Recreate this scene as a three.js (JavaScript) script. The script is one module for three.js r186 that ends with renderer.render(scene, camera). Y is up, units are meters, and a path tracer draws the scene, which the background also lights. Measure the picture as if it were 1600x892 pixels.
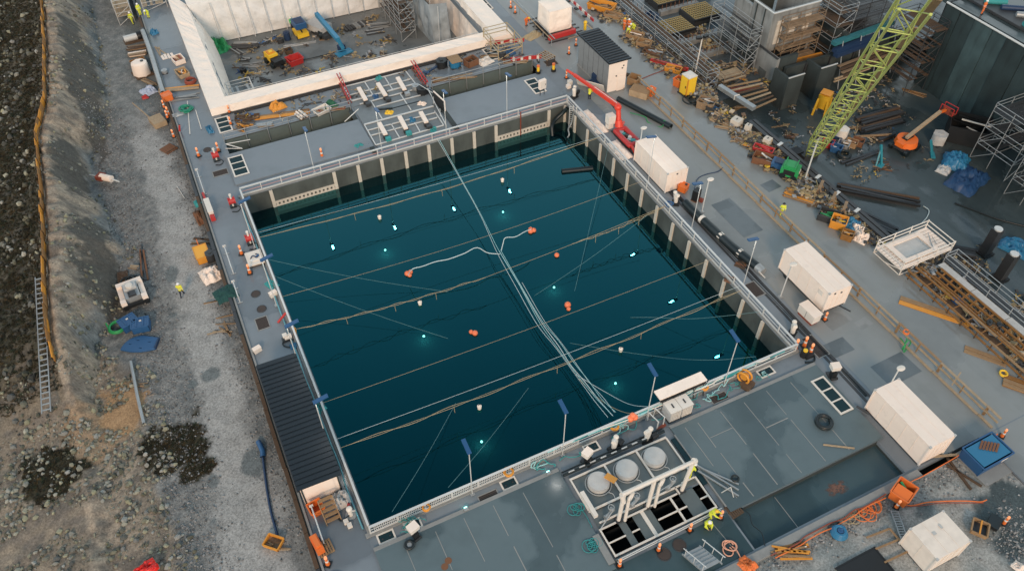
import * as THREE from 'three';
import { mergeGeometries } from 'three/addons/utils/BufferGeometryUtils.js';
import { MarchingCubes } from 'three/addons/objects/MarchingCubes.js';

// ---------------------------------------------------------------- camera, sky, sun, exposure
const scene = new THREE.Scene();
const camera = new THREE.PerspectiveCamera(39.18, 1024 / 570, 1, 900);
camera.position.set(-21.58, 55.6, 49.94);
{
  const m = new THREE.Matrix4().set(0.901522, 0.319143, -0.292243, 0, -0.004579, 0.68234, 0.73102, 0, 0.432709, -0.657692, 0.616606, 0, 0, 0, 0, 1);
  camera.quaternion.setFromRotationMatrix(m);
}
const renderer = new THREE.WebGLRenderer({ antialias: true });
renderer.setSize(1024, 570);
renderer.toneMapping = THREE.LinearToneMapping;
renderer.toneMappingExposure = 1.04;
renderer.shadowMap.enabled = true;
{ // overcast dusk: brighter and paler towards the horizon, blue-green overhead
  const W = 64, H = 128, d = new Float32Array(W * H * 4);
  for (let j = 0; j < H; j++) {
    const el = ((j + 0.5) / H - 0.5) * 180, t = Math.min(1, Math.max(0, (el - 14) / 52)), s = t * t * (3 - 2 * t);
    const L = el < 0 ? 0.22 : 1.50 * (1 - s) + 0.20 * s;
    const c = el < 0 ? [0.8, 0.95, 1] : [0.90 * (1 - s) + 0.60 * s, 0.99 * (1 - s) + 0.98 * s, 1.0 * (1 - s) + 1.34 * s];
    for (let i = 0; i < W; i++) { const k = (j * W + i) * 4; d[k] = L * c[0]; d[k + 1] = L * c[1]; d[k + 2] = L * c[2]; d[k + 3] = 1; }
  }
  const sky = new THREE.DataTexture(d, W, H, THREE.RGBAFormat, THREE.FloatType);
  sky.mapping = THREE.EquirectangularReflectionMapping; sky.magFilter = THREE.LinearFilter; sky.needsUpdate = true;
  scene.background = sky; scene.environment = sky;
}
const sun = new THREE.DirectionalLight(new THREE.Color().setRGB(1, 0.68, 0.44), 1.95);
sun.position.set(-45, 62, 95); sun.target.position.set(0, 0, 0); sun.castShadow = true; sun.shadow.radius = 24;
Object.assign(sun.shadow.camera, { left: -110, right: 110, top: 110, bottom: -110, near: 1, far: 320 }); sun.shadow.mapSize.set(2048, 2048);
scene.add(sun, sun.target);

// ---------------------------------------------------------------- helpers
let seed = 20231;
const rnd = () => { seed = (seed + 0x6D2B79F5) | 0; let t = Math.imul(seed ^ (seed >>> 15), 1 | seed); t = (t + Math.imul(t ^ (t >>> 7), 61 | t)) ^ t; return ((t ^ (t >>> 14)) >>> 0) / 4294967296; };
const rr = (a, b) => a + (b - a) * rnd();
const lerp = (a, b, t) => a + (b - a) * t, clamp = (v, a = 0, b = 1) => Math.min(b, Math.max(a, v)), sstep = (a, b, v) => { const t = clamp((v - a) / (b - a)); return t * t * (3 - 2 * t); };
const hash = (x, y, s = 0) => { let h = Math.imul(x | 0, 374761393) ^ Math.imul(y | 0, 668265263) ^ Math.imul(s + 11, 974634777); h = Math.imul(h ^ (h >>> 13), 1274126177); return ((h ^ (h >>> 16)) >>> 0) / 4294967296; };
const vnoise = (x, y, s = 0, p = 0) => {
  const xi = Math.floor(x), yi = Math.floor(y), fx = x - xi, fy = y - yi, w = (a) => p ? ((a % p) + p) % p : a;
  const u = fx * fx * (3 - 2 * fx), v = fy * fy * (3 - 2 * fy);
  return lerp(lerp(hash(w(xi), w(yi), s), hash(w(xi + 1), w(yi), s), u), lerp(hash(w(xi), w(yi + 1), s), hash(w(xi + 1), w(yi + 1), s), u), v);
};
const fbm = (x, y, oct, s = 0, p = 0) => { let a = 0, w = 0.5, n = 0; for (let o = 0; o < oct; o++) { a += w * vnoise(x, y, s + o * 7, p); n += w; w *= 0.5; x *= 2; y *= 2; p *= 2; } return a / n; };
function makeTex(size, metres, srgb, fn) {
  const d = new Uint8Array(size * size * 4), e = (v) => Math.round(255 * clamp(srgb ? (v <= 0.0031308 ? v * 12.92 : 1.055 * Math.pow(v, 1 / 2.4) - 0.055) : v));
  for (let j = 0; j < size; j++) for (let i = 0; i < size; i++) { const c = fn(i / size, j / size), k = (j * size + i) * 4; d[k] = e(c[0]); d[k + 1] = e(c[1]); d[k + 2] = e(c[2]); d[k + 3] = 255; }
  const t = new THREE.DataTexture(d, size, size); t.wrapS = t.wrapT = THREE.RepeatWrapping; t.magFilter = THREE.LinearFilter; t.minFilter = THREE.LinearMipmapLinearFilter; t.generateMipmaps = true;
  if (srgb) t.colorSpace = THREE.SRGBColorSpace; t.repeat.set(1 / metres, 1 / metres); t.needsUpdate = true; return t;
}
const again = (t, metres) => { const c = t.clone(); c.repeat.set(1 / metres, 1 / metres); c.needsUpdate = true; return c; };
const rgb = (r, g, b) => new THREE.Color().setRGB(r, g, b);
const std = (c, o = {}) => new THREE.MeshStandardMaterial({ color: Array.isArray(c) ? rgb(...c) : c, roughness: 0.7, side: THREE.DoubleSide, ...o });
const phy = (c, o = {}) => new THREE.MeshPhysicalMaterial({ color: Array.isArray(c) ? rgb(...c) : c, side: THREE.DoubleSide, ...o });

// uv in metres from the way each face points
function metreUV(g) {
  g = g.index ? g.toNonIndexed() : g;
  const p = g.attributes.position.array, n = p.length / 3, uv = new Float32Array(n * 2);
  for (let t = 0; t < n; t += 3) {
    const o = t * 3, ux = p[o + 3] - p[o], uy = p[o + 4] - p[o + 1], uz = p[o + 5] - p[o + 2], vx = p[o + 6] - p[o], vy = p[o + 7] - p[o + 1], vz = p[o + 8] - p[o + 2];
    const nx = Math.abs(uy * vz - uz * vy), ny = Math.abs(uz * vx - ux * vz), nz = Math.abs(ux * vy - uy * vx);
    for (let k = 0; k < 3; k++) { const a = o + k * 3, b = (t + k) * 2; if (ny >= nx && ny >= nz) { uv[b] = p[a]; uv[b + 1] = p[a + 2]; } else if (nx >= nz) { uv[b] = p[a + 2]; uv[b + 1] = p[a + 1]; } else { uv[b] = p[a]; uv[b + 1] = p[a + 1]; } }
  }
  g.setAttribute('uv', new THREE.BufferAttribute(uv, 2)); return g;
}
const clean = (g) => { g = g.index ? g.toNonIndexed() : g; for (const k of Object.keys(g.attributes)) if (!['position', 'normal', 'uv'].includes(k)) g.deleteAttribute(k); g.morphAttributes = {}; g.clearGroups(); return g; };
const used = {};
function numbered(n) { const k = used[n] = (used[n] ?? -1) + 1; return k ? n + '_' + String(k).padStart(3, '0') : n; }
const off = new Map();                                     // where the local axes of a thing that is modelled in place begin
const offOf = (o) => off.get(o) ?? (o && o.parent && o.parent !== scene ? offOf(o.parent) : null);
function tag(o, label, category, group, kind) { if (label) o.userData.label = label; if (category) o.userData.category = category; if (group) o.userData.group = group; if (kind) o.userData.kind = kind; return o; }
const wood = {};                                            // filled with the materials below
const Y = new THREE.Vector3(0, 1, 0), v3 = (a) => a.isVector3 ? a : new THREE.Vector3(...a);
class MB {
  constructor() { this.g = []; }
  add(g, pos, rot, scale) { g = clean(g); const m = new THREE.Matrix4().compose(v3(pos ?? [0, 0, 0]), new THREE.Quaternion().setFromEuler(new THREE.Euler(...(rot ?? [0, 0, 0]))), v3(scale ?? [1, 1, 1])); this.g.push(g.applyMatrix4(m)); return this; }
  box(w, h, d, x, y, z, ry = 0, rx = 0, rz = 0) { return this.add(new THREE.BoxGeometry(w, h, d), [x, y, z], [rx, ry, rz]); }
  bar(a, b, w, h = w, roll = 0) { this.g.push(clean(barGeo(v3(a), v3(b), w, h, roll))); return this; }
  rod(a, b, r, r2 = r, n = 8) { a = v3(a); b = v3(b); const d = b.clone().sub(a), l = d.length(), g = clean(new THREE.CylinderGeometry(r2, r, l, n)); g.applyQuaternion(new THREE.Quaternion().setFromUnitVectors(Y, d.normalize())); g.translate(...a.add(b).multiplyScalar(0.5).toArray()); this.g.push(g); return this; }
  tube(pts, r, seg = pts.length * 6, n = 6, closed = false) { this.g.push(clean(new THREE.TubeGeometry(new THREE.CatmullRomCurve3(pts.map(v3), closed), seg, r, n, closed))); return this; }
  cyl(r, h, x, y, z, n = 24, r2 = r) { return this.add(new THREE.CylinderGeometry(r2, r, h, n), [x, y, z]); }
  prism(pts, y0, y1) { // outline in x,z
    const s = new THREE.Shape(pts.map(([x, z]) => new THREE.Vector2(x, -z))), g = new THREE.ExtrudeGeometry(s, { depth: y1 - y0, bevelEnabled: false }); g.rotateX(-Math.PI / 2); g.translate(0, y0, 0); this.g.push(clean(g)); return this;
  }
  geo(parent) { let g = this.g.length > 1 ? mergeGeometries(this.g) : this.g[0]; const o = parent ? offOf(parent) : null; g = metreUV(g); if (o) g.translate(-o[0], -o[1], -o[2]); return g; }
  build(name, mat, parent = scene, label) { const m = new THREE.Mesh(this.geo(parent), mat); m.name = parent === scene ? numbered(name) : name; parent.add(m); if (label) m.userData.label = label; return m; }
}
function barGeo(a, b, w, h, roll = 0) {
  const d = b.clone().sub(a), l = d.length(), g = new THREE.BoxGeometry(w, h, l), z = d.normalize(), up = Math.abs(z.y) > 0.95 ? new THREE.Vector3(0, 0, 1) : Y;
  const x = new THREE.Vector3().crossVectors(up, z).normalize(), y = new THREE.Vector3().crossVectors(z, x), m = new THREE.Matrix4().makeBasis(x, y, z);
  if (roll) g.rotateZ(roll); g.applyMatrix4(m); g.translate(...a.clone().add(b).multiplyScalar(0.5).toArray()); return g;
}
// a thing whose parts are given in its own axes
function thing(name, label, category, pos, turn = 0, group) { const o = new THREE.Group(); o.name = numbered(name); scene.add(o); o.position.set(...pos); o.rotation.y = turn; return tag(o, label, category, group); }
// a thing whose parts are given where they stand
function placed(name, label, category, pos, group) { const o = thing(name, label, category, pos, 0, group); off.set(o, pos); return o; }
const boxes = new Map();
function boxGeo(w, h, d) { const k = [w, h, d].map((v) => v.toFixed(2)).join(); if (!boxes.has(k)) boxes.set(k, metreUV(clean(new THREE.BoxGeometry(+w.toFixed(2) || 0.01, +h.toFixed(2) || 0.01, +d.toFixed(2) || 0.01)))); return boxes.get(k); }
function piece(name, parent, mat, w, h, d, x, y, z, ry = 0, rx = 0, rz = 0) { const o = offOf(parent), m = new THREE.Mesh(boxGeo(w, h, d), mat); m.name = name; m.position.set(x, y, z); if (o) m.position.sub(v3(o)); m.rotation.set(rx, ry, rz, 'YXZ'); parent.add(m); return m; }
function beam(name, parent, mat, a, b, w, h = w) { // a straight piece from a to b
  a = v3(a); b = v3(b); const d = b.clone().sub(a), l = d.length(), m = new THREE.Mesh(boxGeo(w, h, l), mat), o = offOf(parent); m.name = name;
  const z = d.normalize(), up = Math.abs(z.y) > 0.95 ? new THREE.Vector3(0, 0, 1) : Y, x = new THREE.Vector3().crossVectors(up, z).normalize(), y = new THREE.Vector3().crossVectors(z, x);
  m.quaternion.setFromRotationMatrix(new THREE.Matrix4().makeBasis(x, y, z)); m.position.copy(a).add(b).multiplyScalar(0.5); if (o) m.position.sub(v3(o)); parent.add(m); return m;
}
const rods = new Map();
function rod(name, parent, mat, a, b, r) { a = v3(a); b = v3(b); const d = b.clone().sub(a), l = d.length(), k = r.toFixed(3) + ',' + l.toFixed(2); if (!rods.has(k)) rods.set(k, metreUV(clean(new THREE.CylinderGeometry(r, r, +l.toFixed(2), 7)))); const m = new THREE.Mesh(rods.get(k), mat), o = offOf(parent); m.name = name; m.quaternion.setFromUnitVectors(Y, d.normalize()); m.position.copy(a).add(b).multiplyScalar(0.5); if (o) m.position.sub(v3(o)); parent.add(m); return m; }
function copyOf(src, pos, turn, label, parts = true) { const c = src.clone(parts); c.name = numbered(src.name.replace(/_\d{3}$/, '')); scene.add(c); c.position.set(...pos); if (turn !== undefined) c.rotation.y = turn; if (label) c.userData.label = label; return c; }
const struct = (mb, name, mat, label) => tag(mb.build(name, mat), label, null, null, 'structure');

// ---------------------------------------------------------------- materials
const T = {
  concrete: makeTex(1024, 26, true, (u, v) => {
    const a = fbm(u * 6, v * 6, 5, 1, 6), b = fbm(u * 40, v * 40, 4, 2, 40), c = fbm(u * 3, v * 9, 4, 3, 3), s = sstep(0.56, 0.72, fbm(u * 10, v * 10, 4, 9, 10));
    const damp = sstep(0.47, 0.60, fbm(u * 5, v * 5, 5, 21, 5)); const k = (0.98 + 0.20 * (a - 0.5) + 0.12 * (b - 0.5) + 0.16 * (c - 0.5) - 0.05 * s) * (1 - 0.20 * damp); return [k * 0.99, k, k * 1.0];
  }),
  wet: makeTex(512, 26, false, (u, v) => { const a = 1 - sstep(0.47, 0.60, fbm(u * 5, v * 5, 5, 21, 5)); const k = 0.22 + 0.38 * a + 0.08 * (fbm(u * 40, v * 40, 2, 4, 40) - 0.5); return [k, k, k]; }),
  roadTex: makeTex(1024, 31, true, (u, v) => { const a = fbm(u * 6, v * 6, 5, 1, 6), b = fbm(u * 44, v * 44, 3, 2, 44), t = sstep(0.5, 0.68, fbm(u * 22, v * 2, 4, 53, 2)), d = sstep(0.5, 0.62, fbm(u * 5, v * 5, 5, 21, 5)); const k = (1.0 + 0.2 * (a - 0.5) + 0.12 * (b - 0.5)) * (1 - 0.13 * t) * (1 - 0.14 * d); return [k, k, k * 0.985]; }),
  wetRoad: makeTex(512, 26, false, (u, v) => { const a = 1 - sstep(0.45, 0.60, fbm(u * 5, v * 5, 5, 21, 5)), t = sstep(0.45, 0.65, fbm(u * 18, v * 2, 3, 54, 2)); const k = 0.10 + 0.24 * a + 0.12 * t; return [k, k, k]; }),
  grain: makeTex(256, 1.6, true, (u, v) => { const a = fbm(u * 4, v * 60, 3, 6, 4), b = fbm(u * 3, v * 3, 3, 8, 3); const k = 0.62 + 0.5 * (a - 0.5) + 0.35 * (b - 0.5); return [k, k * 0.97, k * 0.92]; }),
  grime: makeTex(512, 7, true, (u, v) => { const a = fbm(u * 4, v * 4, 5, 31, 4), b = fbm(u * 20, v * 20, 4, 32, 20), c = sstep(0.6, 0.75, fbm(u * 7, v * 7, 4, 33, 7)); const k = 0.86 + 0.20 * (a - 0.5) + 0.14 * (b - 0.5) - 0.06 * c; return [k, k * 0.99, k * 0.97]; }),
  clean: makeTex(256, 5, true, (u, v) => { const a = fbm(u * 4, v * 4, 4, 35, 4), b = fbm(u * 16, v * 16, 3, 36, 16), c = sstep(0.66, 0.74, fbm(u * 12, v * 12, 3, 37, 12)); const k = 0.95 + 0.07 * (a - 0.5) + 0.05 * (b - 0.5) - 0.05 * c; return [k, k * 0.995, k * 0.985]; }),
  streak: makeTex(512, 9, true, (u, v) => { const a = fbm(u * 16, v * 4, 4, 41, 4), b = fbm(u * 5, v * 4, 5, 42, 5), c = sstep(0.55, 0.75, fbm(u * 14, v * 2, 3, 44, 2)); const k = 0.82 + 0.34 * (a - 0.5) + 0.8 * (b - 0.5) - 0.22 * c; return [k, k * 1.0, k * 0.98]; }),
  fabric: makeTex(512, 8, false, (u, v) => { const a = fbm(u * 5, v * 5, 4, 61, 5), b = Math.abs(fbm(u * 9, v * 9, 3, 62, 9) - 0.5) * 2; const k = 0.5 * a + 0.5 * b; return [k, k, k]; }),
  gravel: makeTex(1024, 6, true, (u, v) => { const a = vnoise(u * 110, v * 110, 71, 110), b = vnoise(u * 57, v * 57, 72, 57), c = fbm(u * 6, v * 6, 3, 73, 6); const k = 0.62 + 0.26 * (a - 0.5) + 0.30 * (b - 0.5) + 0.25 * (c - 0.5) + (a > 0.93 ? 0.14 : 0); return [k * 1.01, k, k * 0.98]; }),
  ripple: makeTex(512, 14, false, (u, v) => { const k = fbm(u * 9, v * 9, 4, 81, 9); return [k, k, k]; }),
};
const bumpOf = (t, m, s) => ({ bumpMap: again(t, m), bumpScale: s });
const M = {
  deck: std([0.185, 0.212, 0.236], { map: T.concrete, roughness: 1, roughnessMap: T.wet, bumpMap: again(T.fabric, 3), bumpScale: 0.002 }),
  slab: std([0.100, 0.138, 0.150], { map: again(T.concrete, 19), roughness: 1, roughnessMap: again(T.wet, 19) }),
  terrace: std([0.046, 0.080, 0.090], { map: again(T.concrete, 21), roughness: 1, roughnessMap: again(T.wetRoad, 21) }),
  road: std([0.222, 0.234, 0.232], { map: T.roadTex, roughness: 1, roughnessMap: again(T.wetRoad, 31), bumpMap: again(T.fabric, 2.5), bumpScale: 0.002 }),
  pitFloor: std([0.048, 0.066, 0.070], { map: again(T.concrete, 17), roughness: 1, roughnessMap: again(T.wetRoad, 17) }),
  joint: std([0.30, 0.30, 0.29], { map: T.grime, roughness: 0.9 }),
  kerb: std([0.27, 0.275, 0.27], { map: T.grime, roughness: 0.85 }),
  wall: std([0.088, 0.100, 0.094], { map: T.streak, roughness: 0.75 }),
  wallDark: std([0.040, 0.052, 0.052], { map: T.streak, roughness: 0.8 }),
  tower: std([0.26, 0.265, 0.26], { map: T.streak, roughness: 0.8 }),
  pilaster: std([0.64, 0.58, 0.50], { map: T.grime, roughness: 0.7 }),
  screen: std([0.45, 0.98, 0.92], { roughness: 0.9 }),
  floor: std([0.01, 0.05, 0.06], { roughness: 0.9 }),
  white: std([0.72, 0.66, 0.59], { map: T.clean, roughness: 0.55 }),
  cabin: std([0.87, 0.735, 0.635], { map: T.clean, roughness: 0.6 }),
  linen: std([0.74, 0.73, 0.71], { map: T.clean, roughness: 0.7, bumpMap: T.fabric, bumpScale: 0.1 }),
  rail: std([0.56, 0.56, 0.54], { roughness: 0.45, metalness: 0.1 }),
  galv: std([0.40, 0.42, 0.43], { map: T.grime, roughness: 0.5, metalness: 0.45 }),
  steel: std([0.060, 0.063, 0.068], { map: T.grime, roughness: 0.5, metalness: 0.35 }),
  wrap: std([0.87, 0.75, 0.645], { roughness: 0.62, bumpMap: T.fabric, bumpScale: 0.12 }),
  mesh: std([0.52, 0.52, 0.51], { map: T.grime, roughness: 0.8, bumpMap: T.fabric, bumpScale: 0.1 }),
  black: std([0.010, 0.011, 0.012], { roughness: 0.55 }),
  rubber: std([0.008, 0.014, 0.016], { roughness: 0.42 }),
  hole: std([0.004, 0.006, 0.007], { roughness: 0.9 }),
  grid: phy([0.012, 0.038, 0.048], { roughness: 0.6, specularIntensity: 0.35, map: T.grime }),
  grate: std([0.062, 0.048, 0.043], { map: T.grime, roughness: 0.85 }),
  roof: std([0.008, 0.014, 0.020], { roughness: 0.5 }),
  orange: std([0.70, 0.16, 0.03], { roughness: 0.5 }),
  amber: std([0.72, 0.30, 0.035], { roughness: 0.55, map: T.grime }),
  red: std([0.44, 0.03, 0.028], { roughness: 0.45 }),
  redOx: std([0.26, 0.055, 0.03], { roughness: 0.7, map: T.grime }),
  yellow: std([0.80, 0.50, 0.03], { roughness: 0.5 }),
  lime: std([0.58, 0.64, 0.06], { roughness: 0.5 }),
  hivis: std([0.72, 0.74, 0.05], { roughness: 0.8 }),
  blue: std([0.022, 0.085, 0.20], { roughness: 0.45 }),
  blueBright: std([0.02, 0.15, 0.28], { roughness: 0.4 }),
  navy: std([0.014, 0.035, 0.085], { roughness: 0.5 }),
  teal: std([0.03, 0.25, 0.25], { roughness: 0.7 }),
  green: std([0.02, 0.27, 0.08], { roughness: 0.5 }),
  timber: std([0.52, 0.33, 0.175], { map: T.grain, roughness: 0.8 }),
  timberPale: std([0.66, 0.50, 0.33], { map: T.grain, roughness: 0.8 }),
  timberDark: std([0.16, 0.098, 0.058], { map: T.grain, roughness: 0.85 }),
  ply: std([0.42, 0.29, 0.18], { map: T.grain, roughness: 0.75 }),
  formwork: std([0.44, 0.21, 0.055], { map: T.grain, roughness: 0.6 }),
  hose: std([0.40, 0.31, 0.18], { roughness: 0.6 }),
  cord: std([0.50, 0.58, 0.58], { roughness: 0.6 }),
  cordTeal: std([0.30, 0.55, 0.55], { roughness: 0.6 }),
  buoy: std([0.80, 0.20, 0.085], { roughness: 0.5 }),
  rust: std([0.20, 0.09, 0.045], { roughness: 0.9, map: T.grime }),
  lamp: std([0.9, 0.9, 0.9], { emissive: rgb(1, 0.98, 0.92), emissiveIntensity: 85 }),
  underLamp: std([0.2, 0.9, 0.8], { emissive: rgb(0.25, 1, 0.85), emissiveIntensity: 12 }),
  water: phy([0.0, 0.004, 0.007], { roughness: 0.02, ior: 1.95, specularColor: rgb(0.02, 0.80, 0.92), transparent: true, opacity: 0.80, bumpMap: T.ripple, bumpScale: 0.0016 }),
};


// ---------------------------------------------------------------- ground, decks, roads
const POOL = { x: 19.35, z: 20.9, water: -2.35 };
{
  const g = new MB().add(new THREE.PlaneGeometry(900, 900, 1, 1), [0, -9, 0], [-Math.PI / 2, 0, 0]); struct(g, 'ground', std([0.075, 0.072, 0.062], { map: again(T.grime, 40), roughness: 0.95 }));
  // deck with openings for the basin, the channels, the covered units and the wrapped basin behind
  const sh = (pts) => pts.map(([x, z]) => new THREE.Vector2(x, -z));
  const s = new THREE.Shape(sh([[-23.5, -110], [36.2, -110], [36.2, 62], [27.2, 62], [27.2, 34.5], [-6, 34.5], [-6, 60], [-23.5, 60]]));
  const hole = (x0, x1, z0, z1) => s.holes.push(new THREE.Path(sh([[x0, z0], [x1, z0], [x1, z1], [x0, z1]])));
  hole(-POOL.x, POOL.x, -POOL.z, POOL.z);
  hole(-19.2, -4.1, -31.9, -29.0); hole(6.0, 20.2, -31.6, -28.6);
  hole(-17.0, 17.2, -63.5, -39.2);
  hole(-4.3, 4.8, 28.2, 30.4);
  hole(5.2, 19.6, 31.25, 34.3);
  const deck = new THREE.ExtrudeGeometry(s, { depth: 0.7, bevelEnabled: false }); deck.rotateX(-Math.PI / 2); deck.translate(0, -0.7, 0);
  struct(new MB().add(deck), 'deck', M.deck);
  struct(new MB().box(13.55, 0.004, 152, 29.4, 0.006, -41.5 + 0), 'road', M.road); struct(new MB().box(8.9, 0.004, 27.4, 31.7, 0.006, 48.3), 'road', M.road);
  // raised roof slabs on both sides of the covered units, front and back
  const slab = new MB(); slab.box(15.1, 0.16, 8.62, -12.2, 0.084, 26.88); slab.box(14.9, 0.16, 8.1, 12.75, 0.084, 27.15); struct(slab, 'front_slab', M.slab);
  const slabB = new MB(); slabB.box(15.6, 0.16, 5.7, -11.95, 0.084, -25.95); slabB.box(14.2, 0.16, 5.2, 13.0, 0.084, -25.3); struct(slabB, 'back_slab', M.deck);
  const ch = new MB(); ch.box(15.3, 0.3, 3.1, -11.65, -2.4, -30.45).box(15.3, 2.3, 0.25, -11.65, -1.2, -32.0).box(15.3, 2.3, 0.25, -11.65, -1.2, -28.9).box(14.4, 0.3, 3.1, 13.1, -2.4, -30.1).box(14.4, 2.3, 0.25, 13.1, -1.2, -31.7).box(14.4, 2.3, 0.25, 13.1, -1.2, -28.5);
  struct(ch, 'back_channel', M.wall);
  const ter = new MB(); ter.box(14.5, 0.3, 3.2, 12.4, -0.70, 32.8); struct(ter, 'front_channel', M.terrace); struct(new MB().box(11.0, 0.006, 3.3, -0.45, 0.007, 32.7), 'terrace', M.terrace);
  const tw = new MB(); tw.box(14.6, 1.05, 0.25, 12.4, -0.53, 31.14).box(14.6, 0.75, 0.25, 12.4, -0.72, 34.38).box(0.25, 0.8, 3.3, 5.1, -0.72, 32.8).box(0.25, 0.8, 3.3, 19.7, -0.72, 32.8); struct(tw, 'channel_wall', M.wallDark);
  const kb = new MB(); kb.box(26.6, 0.42, 0.62, 7.2, -0.05, 34.85); struct(kb, 'kerb', M.kerb);
  const kb2 = new MB(); kb2.box(15.1, 0.04, 0.32, -12.2, 0.15, 22.42).box(14.9, 0.04, 0.3, 12.75, 0.15, 22.95); struct(kb2, 'slab_edge', M.kerb);
}
{ const pm = std([0.25, 0.262, 0.262], { map: again(T.concrete, 9), roughness: 0.7 }), pd = std([0.12, 0.14, 0.15], { map: again(T.concrete, 9), roughness: 0.35 }); [[25.4, 19.6, 2.6, 1.9, pm, 0.1], [27.3, 21.2, 1.5, 1.0, pm, 0.12], [23.4, 22.4, 2.2, 1.6, pd, 0], [26.2, 26.4, 3.6, 2.4, pd, 0.03], [25.6, 4.5, 2.4, 5.5, pd, 0.02], [31.9, 2.0, 1.8, 1.4, pd, 0.1]].forEach(([x, z, w, d, m, a], i) => struct(new MB().box(w, 0.004, d, x, 0.0125 + 0.001 * i, z, a), 'paving_patch', m)); }
// joints in the slabs: pale filled lines between the cast bays
{
  const jl = placed('slab_joint_lines', 'pale filled joint lines dividing the grey roof slab in front of the basin', 'joint lines', [0, 0.17, 27]);
  jl.userData.kind = 'structure'; delete jl.userData.category;
  const line = (a, b) => { beam('joint', jl, M.joint, a, b, rr(0.04, 0.08), 0.01); };
  for (const x of [-17.6, -15.2, -12.9, -10.5, -8.0]) { let z = rr(22.9, 23.6); while (z < 30.6) { const e = Math.min(31, z + rr(2.2, 5.5)); line([x, 0.169, z], [x + rr(-0.04, 0.04), 0.169, e]); z = e + rr(0.2, 0.9); } }
  for (const x of [6.4, 7.6, 9.9, 12.2, 14.6, 17.0]) { let z = rr(23.3, 23.7); while (z < 30.6) { const e = Math.min(30.9, z + rr(2.0, 5.0)); line([x, 0.169, z], [x + rr(-0.04, 0.04), 0.169, e]); z = e + rr(0.2, 1.0); } }
  for (const [x, z] of [[8.8, 25.2], [13.4, 26.4]]) line([x - 1.1, 0.169, z], [x + 1.1, 0.169, z]);
  for (const x of [0.5, 3.6]) line([x, 0.012, 31.4], [x + 0.3, 0.012, 34.3]);
  line([9.4, -0.54, 31.4], [9.4, -0.54, 34.2]);
}
// ---------------------------------------------------------------- the basin
{
  const w = POOL.water, top = -0.02, bot = -6.4;
  const pilasterGeo = (d) => boxGeo(...d);
  const mkWall = (label, pos, size, pil, along) => {
    const t = placed('basin_wall', label, 'wall', pos); t.userData.kind = 'structure'; delete t.userData.category;
    new MB().box(size[0], top - bot, size[1], pos[0], (top + bot) / 2, pos[2]).build('wall_face', M.wall, t);
    for (const [a, n] of pil) { const p = along === 'x' ? [a, 0, n] : [n, 0, a]; piece('pilaster', t, M.pilaster, along === 'x' ? 0.36 : 0.16, 4.2, along === 'x' ? 0.16 : 0.36, p[0], top - 2.12, p[2]); }
    return t;
  };
  const back = mkWall('grey green back wall of the water basin with pale pilasters and two white gratings', [0, 0, -21.02], [38.64, 0.3], [-16.6, -9.6, -6.85, -4.1, -1.25, 1.55, 4.4, 7.2, 10.0, 17.0, 19.2].map((x) => [x, -20.8]), 'x');
  const right = mkWall('long right wall of the water basin with thin pale pilasters', [19.47, 0, 0], [0.3, 42.4], [-18.4, -15.4, -12.4, -9.4, -6.45, -3.5, -0.55, 2.4, 5.35, 8.3, 11.25, 14.15, 17.05].map((z) => [z, 19.24]), 'z');
  const left = mkWall('left wall of the water basin below the walkway', [-19.47, 0, 0], [0.3, 42.4], [], 'z');
  const front = mkWall('front wall of the water basin below the near railing', [0, 0, 21.02], [38.64, 0.3], [], 'x');
  // overflow gratings at the water line of the back wall
  for (const [x0, x1] of [[-16.6, -9.6], [10.0, 17.0]]) {
    const n = 15, L = x1 - x0 - 0.3;
    piece('grating_rail', back, M.pilaster, L, 0.18, 0.12, (x0 + x1) / 2, w + 0.62, -20.8); piece('grating_rail', back, M.pilaster, L, 0.2, 0.12, (x0 + x1) / 2, w + 0.06, -20.82);
    for (let i = 0; i < n; i++) piece('grating_tooth', back, M.pilaster, 0.24, 0.44, 0.1, x0 + 0.35 + (L - 0.4) * i / (n - 1), w + 0.32, -20.83);
    piece('submerged_screen', back, M.screen, L, 3.2, 0.08, (x0 + x1) / 2, w - 1.6, -20.84);
  }
  const wt = new MB().add(new THREE.PlaneGeometry(POOL.x * 2 - 0.02, POOL.z * 2 - 0.02, 1, 1), [0, w, 0], [-Math.PI / 2, 0, 0]); struct(wt, 'water', M.water);
  struct(new MB().box(38.5, 0.05, 41.6, 0, w - 1.25, 0), 'deep_water', M.floor); const fl = new MB().box(39.2, 0.3, 42.3, 0, -6.5, 0); struct(fl, 'basin_floor', M.floor);
  // white coping round the rim
  const cp = new MB().box(39.9, 0.14, 0.34, 0, 0.07, -21.13).box(39.9, 0.14, 0.34, 0, 0.07, 21.13).box(0.34, 0.14, 41.9, -19.6, 0.07, 0).box(0.34, 0.14, 41.9, 19.6, 0.07, 0); struct(cp, 'basin_coping', M.kerb);
}
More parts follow.
